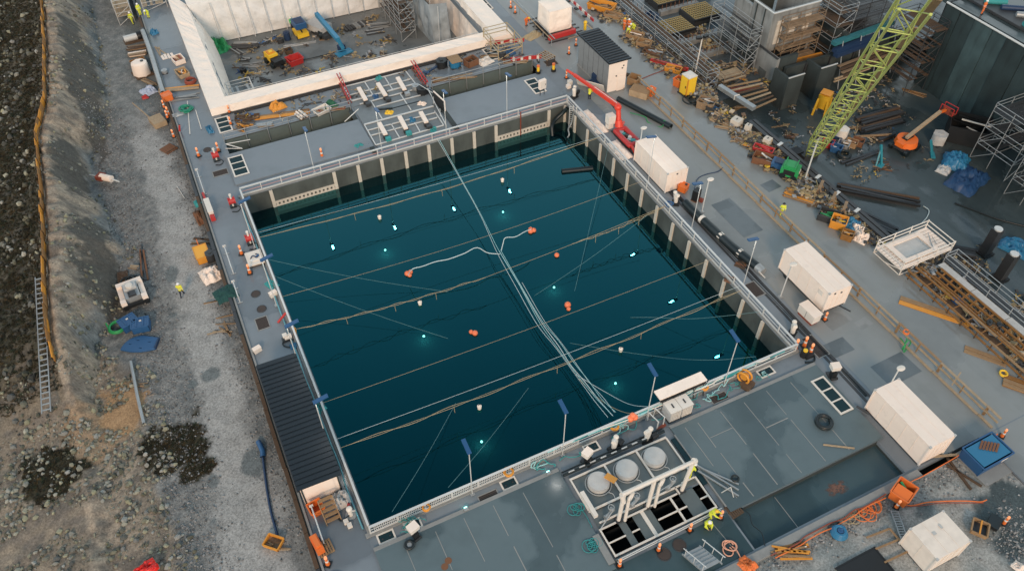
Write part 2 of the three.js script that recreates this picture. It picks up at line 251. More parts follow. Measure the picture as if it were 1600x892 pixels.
// railings round the basin
function railing(label, a, b, o = {}) {
  const t = placed('railing', label, 'railing', a, 'white railings round the basin'), A = v3(a), B = v3(b), L = A.distanceTo(B), n = Math.round(L / (o.gap ?? 2.2)), at = (s, y) => { const p = A.clone().lerp(B, s); p.y += y; return p; };
  t.userData.group = undefined; delete t.userData.group;
  beam('top_rail', t, M.rail, at(0, 1.1), at(1, 1.1), 0.17, 0.1); beam('mid_rail', t, o.mid ?? M.rail, at(0, 0.62), at(1, 0.62), 0.05, 0.05); beam('toe_board', t, M.rail, at(0, 0.2), at(1, 0.2), 0.05, 0.16);
  for (let i = 0; i <= n; i++) beam('post', t, M.rail, at(i / n, 0.12), at(i / n, 1.06), 0.1, 0.08);
  return t;
}
const railBack = railing('white railing with a red middle rail along the far side of the basin', [-19.55, 0.02, -21.1], [19.55, 0.02, -21.1], { mid: std([0.50, 0.26, 0.24]) });
const railRight = railing('long white railing along the right side of the basin', [19.55, 0.02, -20.9], [19.55, 0.02, 20.9]);
const railLeft = railing('white railing along the left walkway of the basin', [-19.55, 0.02, -20.9], [-19.55, 0.02, 20.9]);
const railFront = railing('white railing with a close row of dark bars on the near side of the basin', [-19.55, 0.02, 21.1], [19.55, 0.02, 21.1]);
for (let i = 0; i < 118; i++) { const x = -19.2 + i * 0.145; piece('bar', railFront, M.rail, 0.05, 0.8, 0.05, x, 0.64, 21.1); }


// ---------------------------------------------------------------- gravel ground on the left with its bank
const fenceLine = [[-35.2, -95], [-34.6, -76], [-35.2, -56], [-36.1, -42.5], [-37.4, -36], [-37.6, -25.5], [-38.2, -11.7], [-38.6, -4]];
const fenceX = (z) => { for (let i = 0; i < fenceLine.length - 1; i++) { const [x0, z0] = fenceLine[i], [x1, z1] = fenceLine[i + 1]; if (z <= z1) return lerp(x0, x1, clamp((z - z0) / (z1 - z0))); } return -38.6; };
const footLine = [[-29.6, -130], [-29.8, -70], [-30.3, -57], [-30.5, -49], [-31.8, -40.5], [-33.6, -37], [-34.2, -30], [-33.2, -25], [-32.3, -19], [-33.2, -15], [-34.6, -10], [-36.4, -7], [-37.6, 20], [-38, 80]];
const bankFoot = (z) => { for (let i = 0; i < footLine.length - 1; i++) { const [x0, z0] = footLine[i], [x1, z1] = footLine[i + 1]; if (z <= z1) return lerp(x0, x1, clamp((z - z0) / (z1 - z0))) + 0.25 * Math.sin(z * 0.9); } return -38; };
const bankHigh = (z) => 3.9 * (1 - sstep(-9, 3, z)) + 0.6;
function groundY(x, z) {
  const f = bankFoot(z), e = fenceX(z) + 0.4; let y = -0.9;
  if (x < f) { const t = clamp((f - x) / Math.max(1.5, f - e)), s = t < 0.75 ? Math.pow(t / 0.75, 0.8) : 1; y += bankHigh(z) * (0.9 * s + 0.1 * t); }
  if (x < e) y += -0.5 * Math.min(e - x, 2.4) * (1 - sstep(-8, 0, z)) - 0.28 * (e - x) * (1 - 0.6 * sstep(-6, 6, z)) + 0.6 * (fbm(x * 0.35, z * 0.35, 4, 91) - 0.5);
  y += 0.10 * (fbm(x * 0.5, z * 0.5, 3, 93) - 0.5) + (x < f ? 0.34 * (fbm(x * 0.8, z * 0.8, 4, 94) - 0.5) : 0.05 * (fbm(x * 1.5, z * 1.5, 2, 95) - 0.5));
  if (x < f && x > e) { const t = (f - x) / (f - e); y += 0.4 * (fbm(x * 0.7, z * 1.6, 3, 97) - 0.5) + 0.32 * sstep(0.45, 0.9, t) * (1 - sstep(-12, -4, z)) * Math.abs(Math.sin(z * 1.5 + 3 * vnoise(z * 0.3, x * 0.2, 98))); }
  return y;
}
const soilEdge = (z) => lerp(bankFoot(z), -32.6, sstep(-8, -1, z));
const blob = (x, z, cx, cz, rx, rz, s = 0) => { const n = fbm(x * 0.55 + s, z * 0.55, 4, 101 + s) - 0.5, n2 = fbm(x * 2.2, z * 2.2, 3, 111 + s) - 0.5; const d = Math.hypot((x - cx) / rx, (z - cz) / rz) + n * 1.1 + n2 * 0.5; return 1 - sstep(0.82, 1.05, d); };
const mixc = (a, b, t) => [lerp(a[0], b[0], t), lerp(a[1], b[1], t), lerp(a[2], b[2], t)];
function groundTone(x, z) {
  const f = bankFoot(z), e = fenceX(z);
  const n1 = fbm(x * 0.4, z * 0.4, 5, 121), n2 = fbm(x * 1.7, z * 1.7, 4, 122), n3 = fbm(x * 5, z * 5, 2, 123);
  let c = mixc([0.105, 0.116, 0.120], [0.23, 0.226, 0.215], clamp(0.5 + 1.6 * (n2 - 0.5) + 0.9 * (n3 - 0.5)));
  // beaten track, pale and smooth, with its damp ruts
  const tx = -27.2 - 0.5 * Math.sin(z * 0.09) + (z < -45 ? -0.6 : 0), w = 1.75 + 1.3 * (n1 - 0.5) * 2 + 0.9 * sstep(8, 15, z);
  const track = 1 - sstep(w * 0.6, w * 1.3, Math.abs(x - tx) + 1.6 * (n2 - 0.5)); c = mixc(c, mixc([0.29, 0.29, 0.282], [0.35, 0.34, 0.325], n1), 0.94 * track);
  // wet muddy far end
  c = mixc(c, [0.120, 0.134, 0.134], (1 - sstep(-44, -36, z + 6 * (n1 - 0.5))) * 0.9 * (x > f ? 1 : 0) * clamp(0.4 + 1.3 * (n2 - 0.2)));
  const se = soilEdge(z) + 2.2 * (n1 - 0.5); if (x < se) c = mixc(c, mixc([0.36, 0.285, 0.21], [0.125, 0.10, 0.078], clamp(0.5 + 2.4 * (n2 - 0.5))), 0.85 * sstep(0, 1.0, se - x));
  // smooth grey silt on the bank
  const silt = Math.max(blob(x, z, -32.2, -52, 1.5, 15, 1), blob(x, z, -34.0, -15, 1.7, 7.5, 2), blob(x, z, -35.2, -32, 1.2, 6, 3)); c = mixc(c, [0.072, 0.067, 0.058], 0.94 * silt);
  // ochre soil
  c = mixc(c, [0.36, 0.215, 0.105], 0.85 * Math.max(blob(x, z, -34.6, 0.6, 2.0, 2.6, 4), 0.5 * blob(x, z, -37.4, 2.5, 2.2, 3.5, 5)));
  // dark mossy peat
  const peat = Math.max(blob(x, z, -31.4, 6.6, 2.7, 2.7, 6), blob(x, z, -40.5, 4.4, 2.4, 3.0, 7), blob(x, z, -30.4, 9.4, 1.4, 1.4, 8), x < e ? clamp(1.25 - sstep(-12, 3, z) - 0.5 * sstep(0.5, 0.6, n2)) : 0); c = mixc(c, mixc([0.020, 0.018, 0.010], [0.05, 0.042, 0.02], clamp(2 * (n3 - 0.3))), peat);
  // damp marks on the track
  for (const [cx, cz, rx, rz, s] of DAMP) c = mixc(c, [0.105, 0.125, 0.13], 0.85 * blob(x, z, cx, cz, rx, rz, s));
  return c;
}
const DAMP = [[-26.09, 10.78, 0.8, 1.5, 11], [-27.30, 0.36, 1.0, 0.9, 12], [-28.99, 0.68, 0.6, 0.6, 13], [-29.28, 10.94, 0.5, 0.8, 14], [-31.35, 12.42, 0.4, 0.6, 15], [-29.93, 14.45, 0.35, 0.3, 16], [-31.69, 14.84, 0.35, 0.9, 17], [-28.43, -13.52, 0.7, 1.6, 18], [-29.29, -8.25, 0.5, 0.5, 19]].map((d) => d);
{
  const xs = [], zs = []; let x = -23.45; while (x > -90) { xs.push(x); x -= x > -44 ? 0.2 : 1.6; } let z = 70; while (z > -130) { zs.push(z); z -= z > 16 ? 1.6 : z > -84 ? 0.2 : 2.4; }
  const P = [], Cc = [], UV = [], I = [], W = xs.length;
  zs.forEach((zz) => xs.forEach((xx) => { P.push(xx, groundY(xx, zz), zz); Cc.push(...groundTone(xx, zz)); UV.push(xx, zz); }));
  for (let j = 0; j < zs.length - 1; j++) for (let i = 0; i < W - 1; i++) { const a = j * W + i, b = a + 1, c = a + W, d = c + 1; I.push(a, b, c, b, d, c); }
  const g = new THREE.BufferGeometry(); g.setAttribute('position', new THREE.Float32BufferAttribute(P, 3)); g.setAttribute('color', new THREE.Float32BufferAttribute(Cc, 3)); g.setAttribute('uv', new THREE.Float32BufferAttribute(UV, 2)); g.setIndex(I); g.computeVertexNormals();
  const m = new THREE.Mesh(g, std([1.55, 1.55, 1.55], { vertexColors: true, map: T.gravel, roughness: 0.92, bumpMap: again(T.gravel, 6), bumpScale: 0.025 })); m.name = 'gravel_ground'; tag(m, null, null, null, 'structure'); scene.add(m);
}
// loose stones, rubble and moss: nobody could count them
function scatter(name, label, cat, n, geo, mat, place) {
  const im = new THREE.InstancedMesh(geo, mat, n), o = new THREE.Object3D(), c = new THREE.Color(); let k = 0, tries = 0;
  while (k < n && tries < n * 40) { tries++; const p = place(); if (!p) continue; o.position.set(p.x, p.y, p.z); o.rotation.set(rnd() * 6.3, rnd() * 6.3, rnd() * 6.3); if (p.up) o.rotation.set(rr(-0.3, 0.3), rnd() * 6.3, rr(-0.3, 0.3)); o.scale.set(p.s * rr(0.7, 1.3), p.s * rr(0.5, 1), p.s * rr(0.7, 1.3)); o.updateMatrix(); im.setMatrixAt(k, o.matrix); im.setColorAt(k, c.setRGB(...p.c)); k++; }
  im.count = k; im.name = name; tag(im, label, cat, null, 'stuff'); scene.add(im); return im;
}
const stoneGeo = (() => { const g = clean(new THREE.IcosahedronGeometry(0.5, 0)), p = g.attributes.position; for (let i = 0; i < p.count; i++) { const h = hash(Math.round(p.getX(i) * 50), Math.round(p.getY(i) * 50), Math.round(p.getZ(i) * 50)); p.setXYZ(i, p.getX(i) * (0.7 + 0.5 * h), p.getY(i) * (0.6 + 0.5 * h), p.getZ(i) * (0.75 + 0.4 * h)); } g.computeVertexNormals(); return metreUV(g); })();
const stoneMat = std([1, 1, 1], { roughness: 0.9 });
scatter('rubble', 'loose beige and grey rubble stones covering the slope on the left', 'rubble', 20000, stoneGeo, stoneMat, () => {
  const z = rr(-80, 18), x = rr(-47, -29.5), f = soilEdge(z), e = fenceX(z); if (x > f + 1.0) return null;
  const peat = x < e && z < 0, dens = peat ? 0.26 : z > -12 ? 0.9 : 0.3; if (rnd() > dens) return null; const n = fbm(x * 0.5, z * 0.5, 3, 131); if (n < 0.42 + (peat ? 0.06 : 0)) return null;
  const s = Math.pow(rnd(), 9) * (peat ? 0.75 : 0.5) + (peat ? 0.06 : 0.045), k = peat ? rr(0.06, 0.36) * (rnd() < 0.3 ? 1 : 0.35) : rr(0.07, 0.30), w = rr(0.62, 0.92); return { x, z, y: groundY(x, z) + s * 0.12, s, c: [k, k * lerp(0.9, 1, w), k * w] };
});
scatter('gravel', 'small grey stones lying along the edges of the gravel track', 'gravel', 14000, stoneGeo, stoneMat, () => {
  const z = rr(-46, 20), x = rr(-33, -23.7), t = Math.abs(x + 27.2) / 3.4; if (rnd() > t * t * 1.1) return null; const s = Math.pow(rnd(), 4) * 0.2 + 0.05, k = rr(0.07, 0.27); return { x, z, y: groundY(x, z) + s * 0.1, s, c: [k, k * 1.0, k * 0.99] };
});
const tuftGeo = (() => { const m = new MB(); for (let i = 0; i < 9; i++) { const a = i * 2.4, r = 0.10 + 0.05 * (i % 4); m.add(new THREE.ConeGeometry(0.045, 0.34, 3), [Math.cos(a) * r, 0.12, Math.sin(a) * r], [Math.sin(a) * 0.8, 0, -Math.cos(a) * 0.8]); } return m.geo(); })();
scatter('ground_cover', 'dark brown and green heather and moss on the rocky slope', 'ground cover', 22000, tuftGeo, std([1, 1, 1], { roughness: 1 }), () => {
  const z = rr(-84, 14), x = rr(-48, -28), e = fenceX(z); const w = x < e && z < -2 ? 1 : Math.max(blob(x, z, -31.4, 6.6, 2.7, 2.7, 6), blob(x, z, -40.5, 4.4, 2.4, 3.0, 7), blob(x, z, -30.4, 9.4, 1.4, 1.4, 8)); if (rnd() > w * 1.3 * fbm(x * 0.6, z * 0.6, 3, 141)) return null;
  const k = rr(0.010, 0.055), h = rnd(); return { x, z, y: groundY(x, z), s: rr(0.35, 0.85), up: true, c: h < 0.55 ? [k * 1.15, k * 0.95, k * 0.45] : h < 0.8 ? [k * 0.7, k, k * 0.5] : [k * 1.9, k * 1.2, k * 0.4] };
});


// ---------------------------------------------------------------- builders for things that occur more than once
const skin = [0.45, 0.27, 0.19];
const POSES = {
  stand: {},
  walk: { knL: [-0.1, 0.52, 0.2], anL: [-0.1, 0.1, 0.3], toeL: [-0.11, 0.05, 0.46], knR: [0.1, 0.5, -0.04], anR: [0.1, 0.14, -0.3], toeR: [0.11, 0.05, -0.17], elL: [-0.25, 1.15, -0.12], wrL: [-0.26, 0.92, -0.1], elR: [0.25, 1.15, 0.1], wrR: [0.25, 0.97, 0.28] },
  reach: { chest: [0, 1.33, 0.16], neck: [0, 1.45, 0.24], head: [0, 1.58, 0.34], shL: [-0.2, 1.38, 0.18], shR: [0.2, 1.38, 0.18], elL: [-0.22, 1.22, 0.42], wrL: [-0.18, 1.14, 0.66], elR: [0.24, 1.24, 0.44], wrR: [0.20, 1.2, 0.70], knL: [-0.12, 0.52, 0.12], knR: [0.14, 0.5, -0.06], anR: [0.14, 0.09, -0.2], toeR: [0.15, 0.04, -0.04] },
  bend: { hip: [0, 0.9, -0.1], chest: [0, 1.18, 0.22], neck: [0, 1.24, 0.36], head: [0, 1.28, 0.52], shL: [-0.2, 1.2, 0.24], shR: [0.2, 1.2, 0.24], elL: [-0.22, 0.92, 0.34], wrL: [-0.16, 0.72, 0.46], elR: [0.22, 0.92, 0.34], wrR: [0.16, 0.74, 0.48], hlL: [-0.09, 0.88, -0.1], hlR: [0.09, 0.88, -0.1] },
  squat: { hip: [0, 0.36, -0.16], chest: [0, 0.78, 0.06], neck: [0, 0.9, 0.12], head: [0, 1.05, 0.18], shL: [-0.19, 0.83, 0.08], shR: [0.19, 0.83, 0.08], elL: [-0.26, 0.58, 0.2], wrL: [-0.14, 0.5, 0.42], elR: [0.26, 0.58, 0.2], wrR: [0.14, 0.5, 0.42], hlL: [-0.09, 0.34, -0.14], hlR: [0.09, 0.34, -0.14], knL: [-0.2, 0.5, 0.26], knR: [0.2, 0.5, 0.26], anL: [-0.16, 0.09, 0.04], anR: [0.16, 0.09, 0.04], toeL: [-0.18, 0.04, 0.2], toeR: [0.18, 0.04, 0.2] },
};
function bodyGeo(pose, col) {
  const J = { hip: [0, 0.96, 0], chest: [0, 1.36, 0], neck: [0, 1.5, 0.01], head: [0, 1.66, 0.03], shL: [-0.19, 1.42, 0], shR: [0.19, 1.42, 0], elL: [-0.25, 1.14, 0.0], elR: [0.25, 1.14, 0], wrL: [-0.25, 0.9, 0.07], wrR: [0.25, 0.9, 0.07], hlL: [-0.09, 0.93, 0], hlR: [0.09, 0.93, 0], knL: [-0.1, 0.5, 0.03], knR: [0.1, 0.5, 0.03], anL: [-0.1, 0.09, 0], anR: [0.1, 0.09, 0], toeL: [-0.12, 0.04, 0.17], toeR: [0.12, 0.04, 0.17], ...POSES[pose] };
  const B = [['hip', 'chest', 0.155, 0.175, col.top], ['chest', 'neck', 0.15, 0.07, col.top], ['neck', 'head', 0.06, 0.1, skin], ['shL', 'elL', 0.075, 0.058, col.top], ['shR', 'elR', 0.075, 0.058, col.top], ['elL', 'wrL', 0.058, 0.042, col.top], ['elR', 'wrR', 0.058, 0.042, col.top], ['hlL', 'knL', 0.1, 0.075, col.leg], ['hlR', 'knR', 0.1, 0.075, col.leg], ['knL', 'anL', 0.075, 0.055, col.leg], ['knR', 'anR', 0.075, 0.055, col.leg], ['anL', 'toeL', 0.055, 0.045, [0.02, 0.018, 0.016]], ['anR', 'toeR', 0.055, 0.045, [0.02, 0.018, 0.016]], ['shL', 'shR', 0.08, 0.08, col.top]].map(([a, b, r, q, c]) => [J[a], J[b], r, q, c]);
  const N = 66, S = 1.06, cy = 0.92, mc = new MarchingCubes(N, new THREE.MeshBasicMaterial(), false, false, 60000); mc.isolation = 0;
  const cap = (p, [a, b, ra, rb]) => { const ab = [b[0] - a[0], b[1] - a[1], b[2] - a[2]], ap = [p[0] - a[0], p[1] - a[1], p[2] - a[2]], h = clamp((ap[0] * ab[0] + ap[1] * ab[1] + ap[2] * ab[2]) / (ab[0] ** 2 + ab[1] ** 2 + ab[2] ** 2)); return Math.hypot(ap[0] - ab[0] * h, ap[1] - ab[1] * h, ap[2] - ab[2] * h) - lerp(ra, rb, h); };
  for (let k = 0; k < N; k++) for (let j = 0; j < N; j++) for (let i = 0; i < N; i++) { const p = [(i - N / 2) / (N / 2) * S, (j - N / 2) / (N / 2) * S + cy, (k - N / 2) / (N / 2) * S]; let e = 0; for (const b of B) { const d = cap(p, b); if (d < 0.4) e += Math.exp(-d * 42); } mc.field[i + j * N + k * N * N] = e > 0 ? Math.log(e) / 42 : -0.4; }
  mc.update();
  const n = mc.count, P = new Float32Array(n * 3), Q = new Float32Array(n * 3), C = new Float32Array(n * 3);
  for (let i = 0; i < n; i++) { const x = mc.positionArray[i * 3] * S, y = mc.positionArray[i * 3 + 1] * S + cy, z = mc.positionArray[i * 3 + 2] * S; P.set([x, y, z], i * 3); Q.set(mc.normalArray.slice(i * 3, i * 3 + 3), i * 3); let best = 9, c = col.top; for (const b of B) { const d = cap([x, y, z], b); if (d < best) { best = d; c = b[4]; } } if (pose === 'walk' || pose === 'stand') { if (Math.abs(y - 1.12) < 0.03 && c === col.top) c = [0.6, 0.6, 0.58]; } C.set(c, i * 3); }
  const g = new THREE.BufferGeometry(); g.setAttribute('position', new THREE.BufferAttribute(P, 3)); g.setAttribute('normal', new THREE.BufferAttribute(Q, 3)); g.setAttribute('color', new THREE.BufferAttribute(C, 3)); g.setAttribute('uv', new THREE.BufferAttribute(new Float32Array(n * 2), 2));
  // hands: palm and five curled fingers each; nose and ears
  const extra = []; const addCap = (a, b, r, q, c) => { const m = new MB().rod(a, b, r, q, 6).geo(), k = m.attributes.position.count, cc = new Float32Array(k * 3); for (let i = 0; i < k; i++) cc.set(c, i * 3); m.setAttribute('color', new THREE.BufferAttribute(cc, 3)); extra.push(m); };
  for (const s of ['L', 'R']) { const e = v3(J['el' + s]), w = v3(J['wr' + s]), d = w.clone().sub(e).normalize(), sx = new THREE.Vector3(1, 0, 0), u = new THREE.Vector3().crossVectors(d, sx).normalize(), sg = s === 'L' ? 1 : -1, p = w.clone().addScaledVector(d, 0.09); addCap(w, p, 0.036, 0.042, skin); for (let f = 0; f < 4; f++) { const o = u.clone().multiplyScalar((f - 1.5) * 0.021), a = p.clone().add(o), b = a.clone().addScaledVector(d, 0.04 - 0.004 * Math.abs(f - 1)), c2 = b.clone().addScaledVector(d, 0.022).addScaledVector(sx, sg * 0.022); addCap(a, b, 0.009, 0.009, skin); addCap(b, c2, 0.009, 0.008, skin); } const t0 = w.clone().addScaledVector(d, 0.04).addScaledVector(u, 0.035); addCap(t0, t0.clone().addScaledVector(d, 0.04).addScaledVector(u, 0.022), 0.011, 0.009, skin); }
  const h = v3(J.head); addCap(h.clone().add(new THREE.Vector3(0, -0.01, 0.09)), h.clone().add(new THREE.Vector3(0, -0.03, 0.125)), 0.014, 0.018, skin); for (const s of [-1, 1]) { addCap(h.clone().add(new THREE.Vector3(s * 0.09, -0.03, 0)), h.clone().add(new THREE.Vector3(s * 0.1, 0.02, 0)), 0.016, 0.018, skin); addCap(h.clone().add(new THREE.Vector3(s * 0.035, 0.015, 0.092)), h.clone().add(new THREE.Vector3(s * 0.035, 0.016, 0.1)), 0.011, 0.008, [0.03, 0.02, 0.02]); } addCap(h.clone().add(new THREE.Vector3(-0.025, -0.065, 0.09)), h.clone().add(new THREE.Vector3(0.025, -0.065, 0.09)), 0.008, 0.008, [0.3, 0.1, 0.09]);
  return { g: mergeGeometries([g, ...extra.map(clean2)]), head: J.head };
}
const clean2 = (g) => g.index ? g.toNonIndexed() : g;
const personMat = std([1, 1, 1], { vertexColors: true, roughness: 0.85 }), bodies = {};
const KIT = { yellow: { top: [0.62, 0.66, 0.05], leg: [0.58, 0.60, 0.05] }, yellowNavy: { top: [0.66, 0.62, 0.05], leg: [0.02, 0.025, 0.04] }, orange: { top: [0.72, 0.16, 0.03], leg: [0.62, 0.14, 0.03] }, green: { top: [0.10, 0.55, 0.16], leg: [0.02, 0.02, 0.03] } };
const helmetGeo = new MB().add(new THREE.SphereGeometry(0.135, 14, 8, 0, 6.2832, 0, 1.75), [0, 0, 0]).cyl(0.155, 0.015, 0, -0.015, 0.025, 16).geo();
const helmets = { white: std([0.78, 0.76, 0.72], { roughness: 0.4 }), black: M.black, yellow: M.yellow };
function person(label, pos, turn, pose, kit, helmet = 'white', group) {
  const k = pose + kit; bodies[k] ??= bodyGeo(pose, KIT[kit]); const t = thing('person', label, 'person', pos, turn, group);
  const b = new THREE.Mesh(bodies[k].g, personMat); b.name = 'body'; t.add(b); const h = new THREE.Mesh(helmetGeo, helmets[helmet]); h.name = 'helmet'; const p = bodies[k].head; h.position.set(p[0], p[1] + 0.03, p[2] - 0.01); t.add(h); return t;
}
const lampHead = std([0.85, 0.36, 0.18], { roughness: 0.35, emissive: rgb(1, 0.35, 0.12), emissiveIntensity: 0.35 });
const coneGeo = new MB().rod([0, 0.07, 0], [0, 0.78, 0], 0.15, 0.075, 12).geo(), coneLamp = new MB().rod([0, 0.78, 0], [0, 0.86, 0], 0.07, 0.11, 12).rod([0, 0.86, 0], [0, 1.02, 0], 0.11, 0.09, 12).geo(), coneBand = new MB().rod([0, 0.42, 0], [0, 0.58, 0], 0.119, 0.104, 12).geo();
let cone0 = null;
function beacon(label, pos, s = 1) { // orange traffic cone with a lamp on a rubber foot
  if (!cone0) { const t = cone0 = thing('warning_cone', label, 'warning cone', pos); piece('foot', t, M.rubber, 0.46, 0.08, 0.46, 0, 0.04, 0); for (const [n, g, m] of [['cone_body', coneGeo, M.orange], ['reflective_band', coneBand, M.white], ['lamp', coneLamp, lampHead]]) { const q = new THREE.Mesh(g, m); q.name = n; t.add(q); } t.scale.setScalar(s); t.rotation.y = rr(0, 1); return t; }
  const c = copyOf(cone0, pos, rr(0, 1.5), label); c.scale.setScalar(s); return c;
}
const cacheGeo = {};
function part(name, parent, mat, key, make, pos, rot) { const g = key ? (cacheGeo[key] ??= make().geo()) : make().geo(), m = new THREE.Mesh(g, mat); m.name = name; if (pos) m.position.set(...pos); if (rot) m.rotation.set(...rot); parent.add(m); return m; }
function planks(label, pos, turn, n, len, o = {}) { // loose or stacked timbers
  const t = thing(o.name ?? 'timber_pile', label, o.cat ?? 'timber', pos, turn), w = o.w ?? 0.15, h = o.h ?? 0.06, rows = o.rows ?? Math.ceil(n / 4), per = Math.ceil(n / rows), mats = o.mats ?? [M.timber, M.timberPale, M.ply];
  for (let i = 0; i < n; i++) { const r = Math.floor(i / per), c = i % per; piece(o.part ?? 'plank', t, mats[Math.floor(rnd() * mats.length)], w * rr(0.8, 1.1), h, len * rr(o.min ?? 0.75, 1), (c - (per - 1) / 2) * w * 1.15 + rr(-1, 1) * (o.mess ?? 0.06), h / 2 + r * h * 1.03 + 0.005, rr(-0.3, 0.3) * (o.mess ?? 0.2) * 2, rr(-1, 1) * (o.mess ?? 0.05)); }
  return t;
}
function pallet(label, pos, turn, mat = M.timber, s = 1, slope) { const t = thing('pallet', label, 'pallet', pos, turn); for (let i = 0; i < 6; i++) piece('slat', t, mat, 0.14 * s, 0.03, 1.2 * s, (-0.5 + i * 0.2) * s, 0.13, 0); for (let i = -1; i <= 1; i++) piece('bearer', t, mat, 1.15 * s, 0.11, 0.1, 0, 0.057, i * 0.52 * s); if (slope) t.rotation.x = slope; return t; }
function bin(label, cat, pos, turn, w, h, d, mat, o = {}) { // open-topped skip or box with walls, floor, rim
  const t = thing(o.name ?? 'open_bin', label, cat, pos, turn), k = 0.06, y0 = o.lift ?? 0.04; piece('bin_floor', t, o.inside ?? mat, w - k, k, d - k, 0, y0 + k / 2, 0);
  const fl = o.flare ?? 0; for (const s of [-1, 1]) { piece('side', t, mat, k, h, d, s * (w / 2 - k / 2 + fl / 2), y0 + h / 2, 0, 0, 0, -s * Math.atan(fl / h)); piece('end', t, mat, w + fl, h, k, 0, y0 + h / 2, s * (d / 2 - k / 2 + fl / 2), 0, s * Math.atan(fl / h), 0); piece('rim', t, mat, 0.1, 0.07, d + fl * 2, s * (w / 2 + fl), y0 + h, 0); piece('rim', t, mat, w + fl * 2, 0.06, 0.1, 0, y0 + h, s * (d / 2 + fl)); }
  if (o.load) for (let i = 0; i < o.load; i++) piece('scrap', t, o.loadMats[Math.floor(rnd() * o.loadMats.length)], rr(0.08, 0.2), rr(0.06, 0.15), rr(0.3, 0.8) * d, rr(-0.35, 0.35) * w, y0 + h * rr(0.5, 0.95), rr(-0.2, 0.2) * d, rr(-0.5, 0.5), rr(-0.2, 0.2));
  return t;
}
function coil(label, cat, pos, r, k, mat, n = 5, o = {}) { // a coil of hose or cable
  const t = thing(o.name ?? 'hose_coil', label, cat, pos), pts = []; for (let i = 0; i <= n * 14; i++) { const a = i / 14 * 6.2832, q = r * (1 + (o.mess ?? 0.1) * (vnoise(i * 0.21, 3, 7) - 0.5) * 2) - (i % 28 > 14 ? k : 0) * 0.6; pts.push([Math.cos(a) * q + (o.mess ?? 0.1) * r * Math.sin(i * 0.07), k + (i / (n * 14)) * k * (o.rise ?? 2.4), Math.sin(a) * q]); }
  new MB().tube(pts, k, pts.length * 2, 6).build('winding', mat, t); if (o.tail) new MB().tube([[r, k, 0], [r * 1.3, k, o.tail * 0.4], [r * 1.1, k, o.tail]], k, 14, 5).build('loose_end', mat, t); return t;
}
function line(name, label, cat, pts, r, mat, o = {}) { const m = new MB(); m.tube(pts, r, o.seg ?? pts.length * 8, o.n ?? 6); return tag(m.build(name, mat), label, cat, o.group); }
// a run of points between two ends, wavering and sagging
const wander = (a, b, n, amp, sag, sd, lift = 0) => { const A = v3(a), B = v3(b), out = []; for (let i = 0; i <= n; i++) { const s = i / n, p = A.clone().lerp(B, s), e = Math.sin(Math.PI * s); p.x += (vnoise(i * 0.55, sd, 3) - 0.5) * 2 * amp * Math.min(1, e * 3); p.z += (vnoise(i * 0.55, sd, 4) - 0.5) * 2 * amp * Math.min(1, e * 3); p.y += -sag * e + lift; out.push(p); } return out; };
function tarp(name, label, cat, pos, turn, w, d, h, mat, o = {}) { // a sheet thrown over a heap, with folds
  const nx = 26, nz = 26, P = [], I = [], sd = o.seed ?? 1; for (let j = 0; j <= nz; j++) for (let i = 0; i <= nx; i++) { const u = i / nx - 0.5, v = j / nz - 0.5, n = fbm(u * 5 + sd, v * 5, 4, 151), e = Math.pow(clamp(1 - Math.pow(Math.abs(u * 2), 3)) * clamp(1 - Math.pow(Math.abs(v * 2), 3)), 0.6), f = Math.abs(fbm(u * 9 + sd, v * 9, 3, 152) - 0.5); P.push(u * w * (1 + 0.25 * (n - 0.5)), Math.max(0.012, h * e * (0.45 + 1.1 * (n - 0.3)) - f * h * 0.9 * e + 0.03 * n), v * d * (1 + 0.25 * (fbm(v * 4, u * 4 + sd, 2, 153) - 0.5))); } for (let j = 0; j < nz; j++) for (let i = 0; i < nx; i++) { const a = j * (nx + 1) + i, b = a + 1, c = a + nx + 1; I.push(a, c, b, b, c, c + 1); }
  const g = new THREE.BufferGeometry(); g.setAttribute('position', new THREE.Float32BufferAttribute(P, 3)); g.setIndex(I); g.computeVertexNormals(); const uv = new Float32Array(P.length / 3 * 2); for (let i = 0; i < P.length / 3; i++) { uv[i * 2] = P[i * 3]; uv[i * 2 + 1] = P[i * 3 + 2]; } g.setAttribute('uv', new THREE.BufferAttribute(uv, 2));
  const m = new THREE.Mesh(g, mat); m.name = numbered(name); m.position.set(...pos); m.rotation.y = turn; scene.add(m); return tag(m, label, cat);
}
function hatch(label, x0, x1, z0, z1, y, n = 3, mat = M.grid, turn) { // white frame with dark panes set flush with the deck
  const t = placed('floor_hatch', label, 'hatch', [(x0 + x1) / 2, y, (z0 + z1) / 2]), f = 0.16, L = z1 - z0; for (const x of [x0, x1]) piece('frame', t, M.white, f, 0.07, L + f, x, y + 0.04, (z0 + z1) / 2); for (let i = 0; i <= n; i++) piece('cross_bar', t, M.white, x1 - x0 - f, 0.062, f * (i % n ? 0.8 : 1), (x0 + x1) / 2, y + 0.04, z0 + L * i / n);
  for (let i = 0; i < n; i++) piece('pane', t, mat, x1 - x0 - f, 0.03, L / n - f * 0.8, (x0 + x1) / 2, y + 0.022, z0 + L * (i + 0.5) / n); return t;
}
